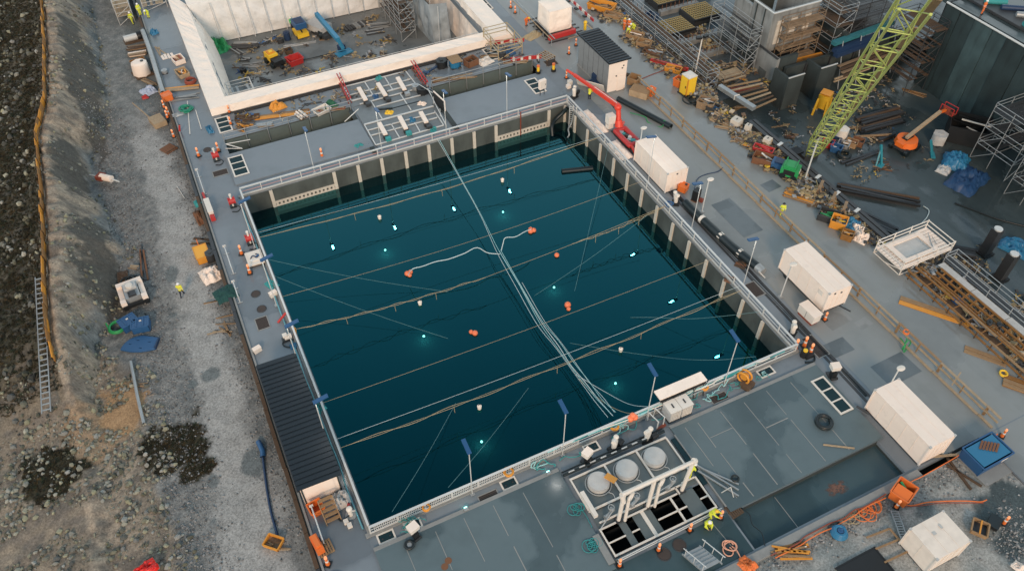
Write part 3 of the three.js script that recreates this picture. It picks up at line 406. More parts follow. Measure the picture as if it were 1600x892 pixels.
function floorMat(label, x0, x1, z0, z1, y, turn = 0) { const t = thing('floor_grate', label, 'floor grate', [(x0 + x1) / 2, y, (z0 + z1) / 2], turn), w = x1 - x0, d = z1 - z0; for (const s of [-1, 1]) { piece('frame', t, M.kerb, 0.09, 0.03, d, s * w / 2, 0.016, 0); piece('frame', t, M.kerb, w + 0.09, 0.028, 0.09, 0, 0.016, s * d / 2); } const nb = Math.max(5, Math.round(d / 0.12)); piece('sump', t, M.hole, w - 0.1, 0.004, d - 0.1, 0, 0.004, 0); for (let i = 0; i < nb; i++) piece('grate_bar', t, M.grate, w - 0.1, 0.02, d / nb * 0.72, 0, 0.014, -d / 2 + d * (i + 0.5) / nb); return t; }
function manhole(label, pos, r) { const t = thing('manhole_cover', label, 'manhole', pos); part('ring', t, M.steel, 'mh' + r, () => new MB().add(new THREE.TorusGeometry(r, 0.04, 6, 28), [0, 0.01, 0], [Math.PI / 2, 0, 0])); part('lid', t, M.grate, 'ml' + r, () => new MB().cyl(r - 0.04, 0.03, 0, 0.008, 0, 28)); return t; }
function frameSquare(label, x0, x1, z0, z1, y = 0) { const t = placed('floor_frame', label, 'frame', [(x0 + x1) / 2, y, (z0 + z1) / 2]); for (const z of [z0, z1]) piece('frame_bar', t, M.white, x1 - x0 + 0.13, 0.06, 0.13, (x0 + x1) / 2, y + 0.032, z); for (const x of [x0, x1]) piece('frame_bar', t, M.white, 0.13, 0.058, z1 - z0 - 0.13, x, y + 0.032, (z0 + z1) / 2); piece('cover_plate', t, M.grid, x1 - x0 - 0.13, 0.02, z1 - z0 - 0.13, (x0 + x1) / 2, y + 0.012, (z0 + z1) / 2); piece('lifting_eye', t, M.steel, 0.12, 0.05, 0.12, x0 + 0.3, y + 0.04, z1 - 0.3); piece('lifting_eye', t, M.steel, 0.12, 0.05, 0.12, x1 - 0.3, y + 0.04, z1 - 0.35); return t; }
function scaffold(label, x0, x1, z0, z1, y0, y1, o = {}) { // tube scaffold: standards, ledgers, boards, rails
  const t = placed('scaffold', label, 'scaffold', [(x0 + x1) / 2, y0, (z0 + z1) / 2]), m = o.mat ?? M.galv, nx = Math.max(1, Math.round((x1 - x0) / (o.bay ?? 2.4))), nz = Math.max(1, Math.round((z1 - z0) / (o.bay ?? 2.4))), lv = Math.max(1, Math.round((y1 - y0) / (o.lift ?? 2))), r = o.r ?? 0.045;
  const X = (i) => x0 + (x1 - x0) * i / nx, Z = (j) => z0 + (z1 - z0) * j / nz, H = (k) => y0 + (y1 - y0) * k / lv;
  for (let i = 0; i <= nx; i++) for (let j = 0; j <= nz; j++) if (nx < 2 || nz < 2 || i % nx === 0 || j % nz === 0) rod('standard', t, m, [X(i), y0, Z(j)], [X(i), y1 + (o.over ?? 0.9), Z(j)], r);
  for (let k = 1; k <= lv; k++) { for (let j = 0; j <= nz; j++) rod('ledger', t, m, [x0, H(k), Z(j)], [x1, H(k), Z(j)], r); for (let i = 0; i <= nx; i++) rod('ledger', t, m, [X(i), H(k) - 0.06, z0], [X(i), H(k) - 0.06, z1], r);
    if (o.boards !== false) { const along = x1 - x0 >= z1 - z0, w = along ? z1 - z0 : x1 - x0, nb = Math.max(2, Math.min(9, Math.round(w / 0.32))); for (let b = 0; b < nb; b++) { const q = (b + 0.5) / nb; if (rnd() < (o.gaps ?? 0.1)) continue; along ? piece('board', t, o.board ?? M.ply, x1 - x0 + 0.2, 0.045, w / nb * 0.86, (x0 + x1) / 2, H(k) + 0.07, z0 + w * q) : piece('board', t, o.board ?? M.ply, w / nb * 0.86, 0.045, z1 - z0 + 0.2, x0 + w * q, H(k) + 0.07, (z0 + z1) / 2); } }
    if (o.rails !== false) for (const h of [0.5, 1.0]) { if (k < lv && h > 0.9) continue; rod('guard_rail', t, m, [x0, H(k) + h, z0], [x1, H(k) + h, z0], r * 0.9); rod('guard_rail', t, m, [x0, H(k) + h, z1], [x1, H(k) + h, z1], r * 0.9); rod('guard_rail', t, m, [x0, H(k) + h, z0], [x0, H(k) + h, z1], r * 0.9); rod('guard_rail', t, m, [x1, H(k) + h, z0], [x1, H(k) + h, z1], r * 0.9); } }
  for (let k = 0; k < lv; k++) { rod('brace', t, m, [x0, H(k), z1], [X(1), H(k + 1), z1], r * 0.9); rod('brace', t, m, [x0, H(k), z0], [x0, H(k + 1), Z(1)], r * 0.9); }
  return t;
}
function cloth(name, parent, mat, p00, p10, p11, p01, nu, nv, amp, sd = 1, label) { // a sheet stretched between four corners, hanging in folds
  const P = [], UV = [], I = [], a = v3(p00), b = v3(p10), c = v3(p11), d = v3(p01), N = new THREE.Vector3().crossVectors(b.clone().sub(a), d.clone().sub(a)).normalize(), o = offOf(parent) ?? [0, 0, 0], lu = a.distanceTo(b), lv = a.distanceTo(d);
  for (let j = 0; j <= nv; j++) for (let i = 0; i <= nu; i++) { const u = i / nu, v = j / nv, p = a.clone().lerp(b, u).lerp(d.clone().lerp(c, u), v), e = Math.min(1, Math.min(u, 1 - u) * 12) * Math.min(1, Math.min(v, 1 - v) * 5), k = amp * e * ((fbm(u * lu * 0.5 + sd, v * lv * 0.7, 3, 161) - 0.5) * 1.6 - Math.abs(Math.sin(u * lu * 1.26 + 1.2 * vnoise(u * lu, v * lv, 162))) * 0.45); p.addScaledVector(N, k); P.push(p.x - o[0], p.y - o[1], p.z - o[2]); UV.push(u * lu, v * lv); }
  for (let j = 0; j < nv; j++) for (let i = 0; i < nu; i++) { const q = j * (nu + 1) + i; I.push(q, q + 1, q + nu + 1, q + 1, q + nu + 2, q + nu + 1); }
  const g = new THREE.BufferGeometry(); g.setAttribute('position', new THREE.Float32BufferAttribute(P, 3)); g.setAttribute('uv', new THREE.Float32BufferAttribute(UV, 2)); g.setIndex(I); g.computeVertexNormals(); const m = new THREE.Mesh(g, mat); m.name = name; parent.add(m); if (label) m.userData.label = label; return m;
}
function cabin(name, label, cat, x0, x1, z0, z1, y0, h, mat, o = {}) { // steel or panel cabin with a capped roof, corner posts, panel seams, vents, door
  const t = placed(name, label, cat, [(x0 + x1) / 2, y0, (z0 + z1) / 2], o.group), w = x1 - x0, d = z1 - z0, cx = (x0 + x1) / 2, cz = (z0 + z1) / 2; t.userData.group === undefined && delete t.userData.group;
  piece('body', t, mat, w, h - 0.12, d, cx, y0 + 0.06 + (h - 0.12) / 2, cz); const roof = piece('roof', t, o.roof ?? mat, w + 0.06, 0.09, d + 0.06, cx, y0 + h - 0.01, cz);
  for (const x of [x0, x1]) for (const z of [z0, z1]) piece('corner_post', t, mat, 0.12, h - 0.06, 0.12, x, y0 + h / 2 - 0.02, z);
  const nd = Math.round(d / 1.2), nw = Math.round(w / 1.2); for (let i = 1; i < nd; i++) piece('panel_seam', t, o.seam ?? mat, 0.03, h - 0.3, 0.03, x0 - 0.006, y0 + h / 2, z0 + d * i / nd); for (let i = 1; i < nw; i++) piece('panel_seam', t, o.seam ?? mat, 0.03, h - 0.3, 0.03, x0 + w * i / nw, y0 + h / 2, z1 + 0.006);
  for (let i = 1; i < 3; i++) piece('roof_seam', t, o.seam ?? mat, 0.03, 0.025, d, x0 + w * i / 3, y0 + h + 0.04, cz);
  for (const x of [x0, x1]) for (const z of [z0, z1]) for (const y of [0.12, h - 0.02]) piece('corner_casting', t, M.mesh, 0.17, 0.15, 0.17, x, y0 + y, z); for (const q of [0.5, 0.28, 0.72]) piece(q === 0.5 ? 'door_seam' : 'lock_bar', t, mat, 0.04, h - 0.45, 0.035, x0 + w * q, y0 + h / 2 - 0.02, z1 + 0.014);
  piece('base_frame', t, M.steel, w + 0.02, 0.14, d + 0.02, cx, y0 + 0.0, cz);
  if (o.door) { piece('door', t, mat, 0.9, h - 0.5, 0.05, x0 + w * 0.55, y0 + h / 2 - 0.1, z1 + 0.03); piece('handle', t, M.steel, 0.05, 0.14, 0.05, x0 + w * 0.55 + 0.32, y0 + 1.1, z1 + 0.08); }
  if (o.vents) for (const [dx, dy] of o.vents) piece('vent', t, M.steel, 0.16, 0.16, 0.05, x0 + dx, y0 + dy, z1 + 0.03);
  return t;
}
function ladder(name, label, cat, a, b, w, mat, n, o = {}) { const t = placed(name, label, cat, a), A = v3(a), B = v3(b), d = B.clone().sub(A), s = new THREE.Vector3().crossVectors(Math.abs(d.y) > d.length() * 0.9 ? new THREE.Vector3(...(o.side ?? [0, 0, 1])) : Y, d).normalize().multiplyScalar(w / 2); for (const k of [-1, 1]) beam('rail', t, mat, A.clone().addScaledVector(s, k), B.clone().addScaledVector(s, k), o.t ?? 0.07, o.t ?? 0.07); for (let i = 0; i < n; i++) { const p = A.clone().lerp(B, (i + 0.5) / n); beam('rung', t, mat, p.clone().addScaledVector(s, -1), p.clone().addScaledVector(s, 1), o.rw ?? 0.06, o.rh ?? 0.05); } return t; }


// ---------------------------------------------------------------- lamps, lines, hoses and floats of the basin
{
  const proto = thing('lamp_mast', 'x', 'lamp mast', [0, 0, 0]);
  rod('pole', proto, M.rail, [0, 0.1, 0], [0, 5.95, 0], 0.04); piece('foot_plate', proto, M.galv, 0.34, 0.06, 0.34, 0, 0.05, 0);
  const hd = piece('lamp_housing', proto, M.blue, 0.32, 0.12, 1.2, 0, 6.1, -0.45, 0, 0.22); piece('bracket', proto, M.galv, 0.14, 0.22, 0.14, 0, 5.92, -0.05);
  const lf = new THREE.Mesh(new THREE.PlaneGeometry(0.22, 0.55).rotateX(Math.PI / 2), M.lamp); lf.name = 'lamp_face'; lf.position.set(0, -0.064, -0.15); hd.add(lf);
  const spots = [];
  const nth = ['first', 'second', 'third', 'last'];
  [-11.5, -3.7, 4.1, 11.8].forEach((x, i) => { spots.push([[x, 0, 21.35], 0, `blue lamp panel on a mast at the near railing, ${nth[i]} of four from left`]); spots.push([[x, 0, -21.55], Math.PI, `slim lamp mast behind the far railing, ${nth[i]} of four from the left`]); });
  [-12.7, -4.2, 4.2, 12.4].forEach((z, i) => { spots.push([[-20.15, 0, z], -Math.PI / 2, `blue lamp panel on mast along the left walkway, ${nth[i]} counted from far end`]); });
  [-4.3, 3.9, 12.5].forEach((z, i) => { spots.push([[20.45, 0, z], Math.PI / 2, `blue lamp panel on mast along right deck, ${['behind the white container', 'between container and long black pipe', 'near the foot of long black pipe'][i]}`]); });
  spots.forEach(([p, a, l], i) => { const o = i ? copyOf(proto, p, a, l) : proto; o.position.set(...p); o.rotation.y = a; o.userData.label = l; });
}
// submerged lamps, each a small glowing globe on a weight
{
  const where = ['far left', 'far right', 'middle left', 'middle right', 'near left', 'near right'];
  [[-7.9, -9.8], [5.7, -9.8], [-8.5, 2.8], [5.5, 2.6], [-8.3, 15.7], [5.0, 15.4]].forEach(([x, z], i) => {
    const t = thing('underwater_lamp', `glowing turquoise lamp under the water, the ${where[i]} of the six`, 'underwater lamp', [x, POOL.water - 0.62, z]);
    const g = new THREE.Mesh(new THREE.SphereGeometry(0.11, 14, 10), M.underLamp); g.name = 'lamp_globe'; t.add(g); rod('cable', t, M.rubber, [0, -0.1, 0], [0, -0.6, 0], 0.02); const p = new THREE.PointLight(rgb(0.2, 1, 0.85), 7, 0, 2); p.shadow.radius = 8; p.castShadow = true; p.position.set(0, 0, 0); t.add(p);
  });
}
// lines spanned across the basin
const span = (label, a, b, r, mat, sag, name = 'rope', n = 10) => line(name, label, 'rope', wander(a, b, n, 0, sag, 1), r, mat, { seg: 24, n: 5 });
span('white rope spanned across the far end of the basin', [-19.5, 0.8, -13.9], [19.5, 0.8, -12.7], 0.015, M.cord, 0.25);
const twisted = (label, a, b, sag, mat, sd, floats) => { // two slack hoses tied together at intervals
  const t = placed('hose_line', label, 'hoses', a); const n = 34; for (let k = 0; k < 2; k++) { const pts = wander(a, b, n, 0, sag, sd + k); pts.forEach((p, i) => { const e = Math.sin(Math.PI * i / n), q = Math.sin(i * 1.05 + sd * 1.7) * 0.20 * Math.min(1, e * 4); p.y += q * (k ? 1 : -0.35) * 0.5; p.z += (k ? q : -q * 0.3) + 0.12 * (vnoise(i * 0.4, sd + k, 5) - 0.5) * Math.min(1, e * 4); }); new MB().tube(pts, k ? 0.024 : 0.02, 160, 5).build('hose', mat, t); }
  for (const s of [0.25, 0.5, 0.72]) { const p = v3(a).lerp(v3(b), s); p.y -= sag * Math.sin(Math.PI * s); rod('hanging_end', t, mat, [p.x, p.y, p.z], [p.x + 0.03, p.y - 0.9, p.z + 0.02], 0.022); }
  return t;
};
twisted('slack pair of ochre hoses spanned across the far part of the basin', [-19.4, 0.6, -13.35], [19.4, 0.7, -12.7], 0.8, M.hose, 1);
span('thin ochre rope carrying two orange buoys across the basin', [-19.45, 0.6, -4.5], [19.5, 0.6, -4.1], 0.015, M.hose, 0.7);
twisted('slack pair of ochre hoses spanned across the middle of the basin', [-19.4, 0.6, -0.1], [-1.0, -0.3, 0.7], 0.4, M.hose, 3);
span('ochre rope continuing the middle hoses to the right wall', [-1.0, -0.3, 0.7], [19.5, 0.7, 0.4], 0.018, M.hose, 0.2);
twisted('short slack hose pair hanging at the right end of the middle rope', [8.5, 0.0, 0.55], [19.4, 0.6, 0.42], 0.35, M.hose, 8);
span('thin ochre rope spanned straight across the near half of the basin', [-19.5, 0.7, 8.75], [19.5, 0.7, 8.95], 0.015, M.hose, 0.3);
span('white rope spanned across the near part of the basin', [-19.5, 0.7, 12.6], [19.5, 0.7, 13.0], 0.016, M.cord, 0.3);
twisted('slack pair of yellow ochre hoses spanned across the near part of the basin', [-19.4, 0.6, 13.45], [19.4, 0.6, 13.45], 0.6, M.hose, 5);
// long bundle from the far wall to the near railing
{
  const t = placed('hose_bundle', 'long bundle of pale turquoise hoses running from the far wall to the near railing', 'hoses', [0, 0, 0]);
  const run = [[2.69, 0.90, -19.98], [2.51, 0.20, -13.27], [2.27, -0.30, -7.71], [1.84, -0.60, -2.25], [1.71, -0.90, 2.53], [1.47, -1.10, 7.87], [1.66, -1.20, 10.56], [1.75, -1.30, 12.94], [1.91, -1.20, 15.20], [1.88, -0.60, 17.52], [1.53, 0.70, 20.11]];
  for (let k = 0; k < 5; k++) { const pts = run.map((p, i) => [p[0] + (k - 2) * (i < 3 ? 0.12 : 0.17) + 0.3 * (vnoise(i * 0.9, k, 12) - 0.5), p[1] + 0.08 * (k % 2), p[2] + 0.4 * (vnoise(i * 0.8, k + 9, 13) - 0.5)]); if (k > 1) pts.splice(0, k === 4 ? 4 : 3); new MB().tube(pts, k === 2 ? 0.036 : 0.024, 140, 6).build('hose', k % 2 ? M.cordTeal : M.cord, t); }
  new MB().tube([[1.56, -1.20, 14.11], [2.82, -1.00, 16.92], [3.74, -0.20, 19.45], [4.71, 0.80, 20.96]], 0.025, 40, 5).build('branch_hose', M.cord, t); new MB().tube([[1.58, -1.20, 14.65], [1.95, -0.90, 17.32], [2.69, 0.20, 20.09], [4.03, 0.60, 21.31]], 0.025, 40, 5).build('branch_hose', M.hose, t);
}
line('branch_hose', 'pale hose rising from the bundle to the left orange buoys', 'hose', [[1.69, -0.70, -1.93], [0.60, -0.50, -2.44], [-0.39, 0.30, -2.82], [-1.81, 0.20, -2.72], [-3.46, 0.00, -2.86], [-4.72, 0.00, -3.08], [-6.07, 0.00, -3.05], [-7.01, -0.10, -3.23], [-7.43, -1.40, -3.87]], 0.045, M.cord, { seg: 60 });
line('branch_hose', 'pale hose rising from the bundle to the right orange buoys', 'hose', [[2.00, -0.70, -2.29], [2.43, -0.20, -2.73], [2.70, 0.30, -2.84], [3.74, 0.20, -2.66], [4.94, 0.20, -2.91], [5.78, 0.00, -3.16]], 0.045, M.cord, { seg: 40 });
// mooring ropes slanting down to the water
const dimRope = std([0.13, 0.27, 0.28], { roughness: 0.7 }), slant = (label, a, b, mat = dimRope) => line('rope', label, 'rope', wander(a, b, 8, 0, 0.35, 1), 0.014, mat, { seg: 6, n: 5 });
slant('slanting rope from the left railing, the farther of two dipping towards the middle', [-19.73, 0.90, -9.86], [-4.43, -2.36, -0.92]);
slant('slanting rope from the left railing, the nearer of two dipping into the water', [-19.56, 0.90, -7.31], [-6.70, -2.36, 4.55]);
slant('steep rope from the right railing over the far right corner down into the water', [20.49, 0.90, -12.37], [6.80, -2.36, 4.43]);
slant('slanting rope from the right wall dipping towards the middle of the basin', [16.91, 0.90, 1.00], [2.97, -2.36, 3.24]);
slant('rope from the near railing slanting into the water on the left', [-17.61, 0.90, 20.56], [-8.88, -2.36, 11.54]);
slant('rope from the near railing slanting into the water right of the first mast', [-13.10, 0.90, 20.53], [-2.44, -2.36, 12.84]);
line('rope', 'rope drooping from the right railing low over the water', 'rope', [[19.07, 0.90, 16.52], [16.36, 0.00, 14.93], [14.18, -1.00, 13.27], [11.64, -2.00, 10.90], [9.93, -2.36, 9.73]], 0.014, dimRope, { seg: 30 });
line('rope', 'long rope drooping along the near right corner of the basin', 'rope', [[15.59, 0.90, 20.52], [13.32, 0.10, 19.11], [11.34, -0.80, 17.38], [8.95, -1.60, 15.05], [5.97, -2.20, 12.26], [3.24, -2.36, 9.96]], 0.014, dimRope, { seg: 40 });
// floats
function buoys(label, spots) { const t = thing('buoy', label, 'buoy', spots[0]); spots.forEach((p, i) => part('float_ball', t, M.buoy, 'fb' + p[3], () => new MB().add(new THREE.SphereGeometry(p[3], 16, 12)).rod([0, p[3] * 0.9, 0], [0, p[3] * 1.25, 0], 0.07, 0.05, 8), [p[0] - spots[0][0], p[1] - spots[0][1], p[2] - spots[0][2]])); return t; }
const P2 = (p, dx, dz, r) => [p[0] + dx * 0.75, POOL.water + r * 0.3, p[2] + dz * 0.75, +(r * 0.75).toFixed(3)];
buoys('cluster of three orange buoys at the left end of the pale hose', [P2([-7.21, -2.30, -4.91], 0, 0, 0.36), P2([-7.21, -2.30, -4.91], 0.5, -0.1, 0.32), P2([-7.21, -2.30, -4.91], 0.2, 0.4, 0.3)]);
buoys('cluster of three orange buoys right of the hose bundle', [P2([6.68, -2.30, -5.03], 0, 0, 0.36), P2([6.68, -2.30, -5.03], 0.5, 0.0, 0.34), P2([6.68, -2.30, -5.03], 0.2, -0.4, 0.32)]);
buoys('single round orange buoy in the right middle of the basin', [P2([7.51, -2.30, -0.69], 0, 0, 0.34)]);
buoys('pair of orange buoys one large one small right of the middle', [P2([5.27, -2.30, 5.81], 0, 0, 0.42), P2([5.27, -2.30, 5.81], -0.2, 0.62, 0.28)]);
buoys('pair of pale orange buoys alone in the left middle of the basin', [P2([-4.21, -2.30, 5.12], 0, 0, 0.36), P2([-4.21, -2.30, 5.12], -0.35, -0.4, 0.28)]);
[[[-6.95, -2.30, -13.99], 'by the far hoses, leftmost'], [[7.54, -2.30, -13.83], 'by the far hoses on the right'], [[-7.51, -2.30, -0.58], 'under the middle hoses'], [[-7.25, -2.30, 12.96], 'under the near hoses on the left'], [[7.00, -2.30, 12.84], 'under the near hoses on the right']].forEach(([p, w]) => { const t = thing('float', `small white float ${w}`, 'float', [p[0], POOL.water, p[2]]); part('float_body', t, M.wrap, 'wf', () => new MB().cyl(0.16, 0.42, 0, 0.16, 0, 12, 0.2).cyl(0.1, 0.14, 0, 0.43, 0, 10, 0.06)); part('eye', t, M.rubber, 'wfe', () => new MB().add(new THREE.TorusGeometry(0.09, 0.025, 5, 10), [0, 0.52, 0])); });
// things at the far right corner inside the basin
ladder('wall_ladder', 'white ladder down the right wall at the far corner', 'ladder', [19.2, 0.9, -19.3], [19.2, -2.6, -19.3], 0.5, M.rail, 12, { side: [0, 0, 1] });
line('black_pipe', 'thick black pipe bending into the water at the far right corner', 'pipe', [[19.0, 0.2, -19.95], [18.6, -0.5, -20.2], [17.6, -1.2, -20.2], [16.9, -1.5, -19.7], [16.6, -2.5, -19.0]], 0.22, M.rubber, { seg: 40, n: 10 });
line('grey_hose', 'grey suction hose looping down the far right corner', 'hose', [[19.1, 0.3, -18.6], [18.9, -1.3, -18.7], [18.4, -1.6, -18.4], [18.2, -2.0, -17.8], [18.0, -2.5, -17.9]], 0.09, M.galv, { seg: 40, n: 8 });
line('red_pipe', 'red pipe standing down the far wall over the right grating', 'pipe', [[13.2, 0.9, -20.75], [13.2, -2.6, -20.75]], 0.07, M.redOx, { seg: 2, n: 8 });
line('floating_pipe', 'dark pipe floating at the far right wall', 'pipe', [[14.35, -2.30, -12.41], [17.78, -2.30, -11.38]], 0.3, M.rubber, { seg: 2, n: 10 });


// ---------------------------------------------------------------- left walkway
{
  const t = placed('retaining_wall', 'dark timber capped wall between the gravel track and the left walkway', 'wall', [-23.75, -0.9, -10]);
  new MB().box(0.34, 1.5, 112, -23.72, -0.66, -18).build('wall_face', M.wallDark, t); for (let z = -74; z < 37; z += 3) piece('cap_plank', t, rnd() < 0.6 ? M.timberDark : M.steel, 0.30, 0.09, 2.95, -23.86 + rr(-0.03, 0.03), 0.14, z + 1.5, rr(-0.006, 0.006)); new MB().box(0.16, 0.12, 112, -23.5, 0.08, -18).build('edge_strip', M.kerb, t);
}
{ // long dark ribbed roof of the shed
  const x0 = -23.35, x1 = -20.15, z0 = 4.1, z1 = 16.9, t = placed('long_shed', 'long shed with a dark ribbed roof beside the left railing', 'shed', [-21.8, 0, 10.5]);
  piece('side_wall', t, M.wallDark, 0.12, 2.35, z1 - z0 - 0.5, x0 + 0.2, 1.2, (z0 + z1) / 2); piece('side_wall', t, M.wallDark, 0.12, 2.35, z1 - z0 - 0.5, x1 - 0.25, 1.2, (z0 + z1) / 2); piece('end_wall', t, M.wallDark, 2.9, 2.35, 0.12, -21.8, 1.2, z0 + 0.3);
  const ew = piece('end_wall', t, M.cabin, 2.9, 2.35, 0.12, -21.8, 1.2, z1 - 0.35, 0, 0, 0); ew.userData.label = 'pale end wall under the roof edge';
  const n = 27; for (let i = 0; i < n; i++) { const z = z0 + (z1 - z0) * (i + 0.5) / n; piece('roof_sheet', t, M.roof, x1 - x0 + 0.1, 0.05, (z1 - z0) / n - 0.02, (x0 + x1) / 2, 2.5, z, 0, 0, -0.03); piece('roof_rib', t, M.roof, x1 - x0 + 0.1, 0.07, 0.06, (x0 + x1) / 2, 2.55, z0 + (z1 - z0) * (i + 1) / n, 0, 0, -0.03); }
  piece('gutter', t, M.steel, 0.14, 0.12, z1 - z0, x0 - 0.06, 2.44, (z0 + z1) / 2); piece('door', t, M.cabin, 0.85, 2.0, 0.05, -21.2, 1.05, z1 - 0.26);
}
{ const t = bin('orange plastic basket leaning at the end of the long shed', 'basket', [-22.6, 0.9, 17.6], 0.15, 0.85, 0.75, 0.8, M.orange, { flare: 0.1 }); t.name = 'orange_basket'; t.position.y = 0.0; }
{ const t = thing('wooden_steps', 'wooden steps leaning against the end wall of the long shed', 'steps', [-21.75, 0, 18.25], 0.05); for (const s of [-1, 1]) beam('stringer', t, M.timber, [s * 0.55, 1.25, -0.75], [s * 0.55, 0.05, 0.8], 0.07, 0.22); for (let i = 0; i < 5; i++) piece('tread', t, M.timber, 1.04, 0.05, 0.27, 0, 0.2 + i * 0.25, 0.55 - i * 0.31); }
tarp('canvas_sheet', 'beige canvas sheet hanging beside the wooden steps', 'canvas sheet', [-20.7, 0, 17.5], 0.1, 1.3, 1.4, 0.9, M.mesh, { seed: 4 });
{ const p = [-20.40, 0.00, 18.99], t = thing('standpipe', 'white standpipe with hoses by the near left corner of the basin', 'standpipe', p); part('base', t, M.galv, null, () => new MB().cyl(0.42, 0.08, 0, 0.04, 0)); part('body', t, M.white, null, () => new MB().rod([0, 0.08, 0], [0, 0.85, 0], 0.18).add(new THREE.SphereGeometry(0.24, 14, 10), [0, 0.95, 0])); part('outlet', t, M.galv, null, () => new MB().rod([0, 0.6, 0], [0.4, 0.6, 0.1], 0.09)); piece('valve_box', t, M.white, 0.35, 0.3, 0.35, -0.5, 0.18, 0.45); piece('valve_box', t, M.white, 0.35, 0.3, 0.35, -0.35, 0.18, 0.85); part('hose', t, M.rubber, null, () => new MB().tube([[-0.1, 0.3, 0.1], [-0.8, 0.1, 0.2], [-0.95, 0.08, -0.5], [-0.4, 0.08, -0.9], [0.2, 0.1, -0.7]], 0.05)); }
const redPost = (label, pos, h, lean = 0.2) => { const t = thing('red_extinguisher', label, 'extinguisher', pos); part('cylinder', t, M.red, 'rx' + h, () => new MB().rod([0, 0.05, 0], [lean, h, 0], 0.11).add(new THREE.SphereGeometry(0.11, 10, 8), [lean, h, 0])); part('valve', t, M.black, 'rv' + h, () => new MB().rod([lean, h + 0.08, 0], [lean, h + 0.2, 0], 0.04).rod([lean, h + 0.18, 0], [lean + 0.16, h + 0.1, 0.05], 0.025)); return t; };
redPost('red extinguisher standing near the white standpipe', [-20.49, 0.00, 18.48], 0.8);
redPost('red extinguisher lying on the walkway above the long shed', [-20.54, 0.00, -2.10], 0.9, 0.9);
const pumpStand = (label, pos) => { const t = thing('hose_stand', label, 'hose stand', pos); piece('foot', t, M.rubber, 0.7, 0.12, 0.7, 0, 0.07, 0); part('reel', t, M.red, 'psr', () => new MB().rod([-0.3, 0.75, 0], [0.3, 0.75, 0], 0.36, 0.36, 14).rod([-0.36, 0.75, 0], [-0.3, 0.75, 0], 0.44, 0.44, 14).rod([0.3, 0.75, 0], [0.36, 0.75, 0], 0.44, 0.44, 14)); part('stem', t, M.white, 'pss', () => new MB().rod([0, 0.1, 0.1], [0, 1.5, 0.05], 0.09).rod([0, 1.5, 0.05], [0, 1.65, 0.05], 0.14)); part('hose', t, M.rubber, 'psh', () => new MB().tube([[0.2, 0.4, 0.3], [0.6, 0.06, 0.6], [0.2, 0.05, 1.1], [-0.3, 0.05, 0.9]], 0.05)); return t; };
pumpStand('red hose reel with white stem by the far left corner of the basin', [-20.72, 0.00, -19.97]); pumpStand('red hose reel with white stem between the mast and the white sheet', [-20.39, 0.00, -13.59]);
{ const t = thing('white_pallet_sheet', 'white plastic sheet over a pallet with blue hoses on the left walkway', 'covered pallet', [-20.53, 0.00, -11.05]); piece('pallet', t, M.timberDark, 1.5, 0.16, 1.9, 0, 0.09, 0); part('sheet', t, M.white, null, () => new MB().box(1.55, 0.18, 1.95, 0, 0.27, 0).box(1.2, 0.1, 1.4, 0.05, 0.41, -0.1)); part('hose', t, M.navy, null, () => new MB().tube([[-0.4, 0.5, 0.2], [-0.1, 0.52, -0.1], [0.2, 0.5, 0.25], [0.45, 0.5, 0.0], [0.2, 0.5, -0.3]], 0.05)); part('rags', t, M.blue, null, () => new MB().box(0.3, 0.1, 0.2, 0.3, 0.5, 0.1, 0.4)); }
manhole('round dark manhole cover just below the white sheet on the left walkway', [-21.55, 0.02, -6.5], 0.42); manhole('second round manhole cover on the left walkway, nearer than the first', [-21.5, 0.02, -4.4], 0.42); manhole('manhole cover at the far end of the left walkway', [-21.3, 0.02, -30.9], 0.4);
floorMat('brown grate with pale frame on the left walkway above the long shed', -22.4, -21.3, -3.4, -1.9, 0.004);
{ const t = thing('wall_cabinet', 'long white cabinet standing along the left edge wall', 'cabinet', [-23.06, 0.00, -20.21], 0.02); piece('body', t, M.white, 0.5, 0.8, 2.3, 0, 0.42, 0); piece('lid', t, M.white, 0.56, 0.06, 2.36, 0, 0.85, 0); piece('red_end', t, M.red, 0.46, 0.5, 0.5, 0.0, 0.3, 1.5); piece('foot', t, M.steel, 0.4, 0.05, 2.1, 0, 0.02, 0); }
line('red_hose_pipe', 'red pipe lying along the left edge beyond the white cabinet', 'pipe', [[-23.2, 0.16, -23.3], [-23.15, 0.16, -21.6], [-23.05, 0.16, -20.0], [-23.0, 0.16, -18.9]], 0.14, M.red);
const barrier = (label, pos, len, turn = 0) => { const t = thing('white_barrier', label, 'barrier', pos, turn); for (const s of [-1, 1]) { piece('foot', t, M.galv, 0.5, 0.05, 0.1, 0, 0.03, s * len * 0.45); rod('upright', t, M.rail, [0, 0.03, s * len * 0.45], [0, 1.0, s * len * 0.45], 0.045); } for (const y of [0.45, 0.98]) rod('bar', t, M.rail, [0, y, -len / 2], [0, y, len / 2], 0.05); piece('end_board', t, M.white, 0.3, 0.22, 0.1, 0, 0.9, -len / 2); return t; };
barrier('white barrier frame on the left walkway beside the red pipe', [-23.04, 0.00, -24.78], 3.6); barrier('white barrier frame on the left walkway left of the white sheet', [-22.85, 0.00, -11.59], 3.4); barrier('white barrier frame at the near end of the left walkway', [-22.87, 0.00, 18.99], 3.0); barrier('short pale barrier by the green netting on the left walkway', [-23.11, 0.00, -7.03], 2.2);
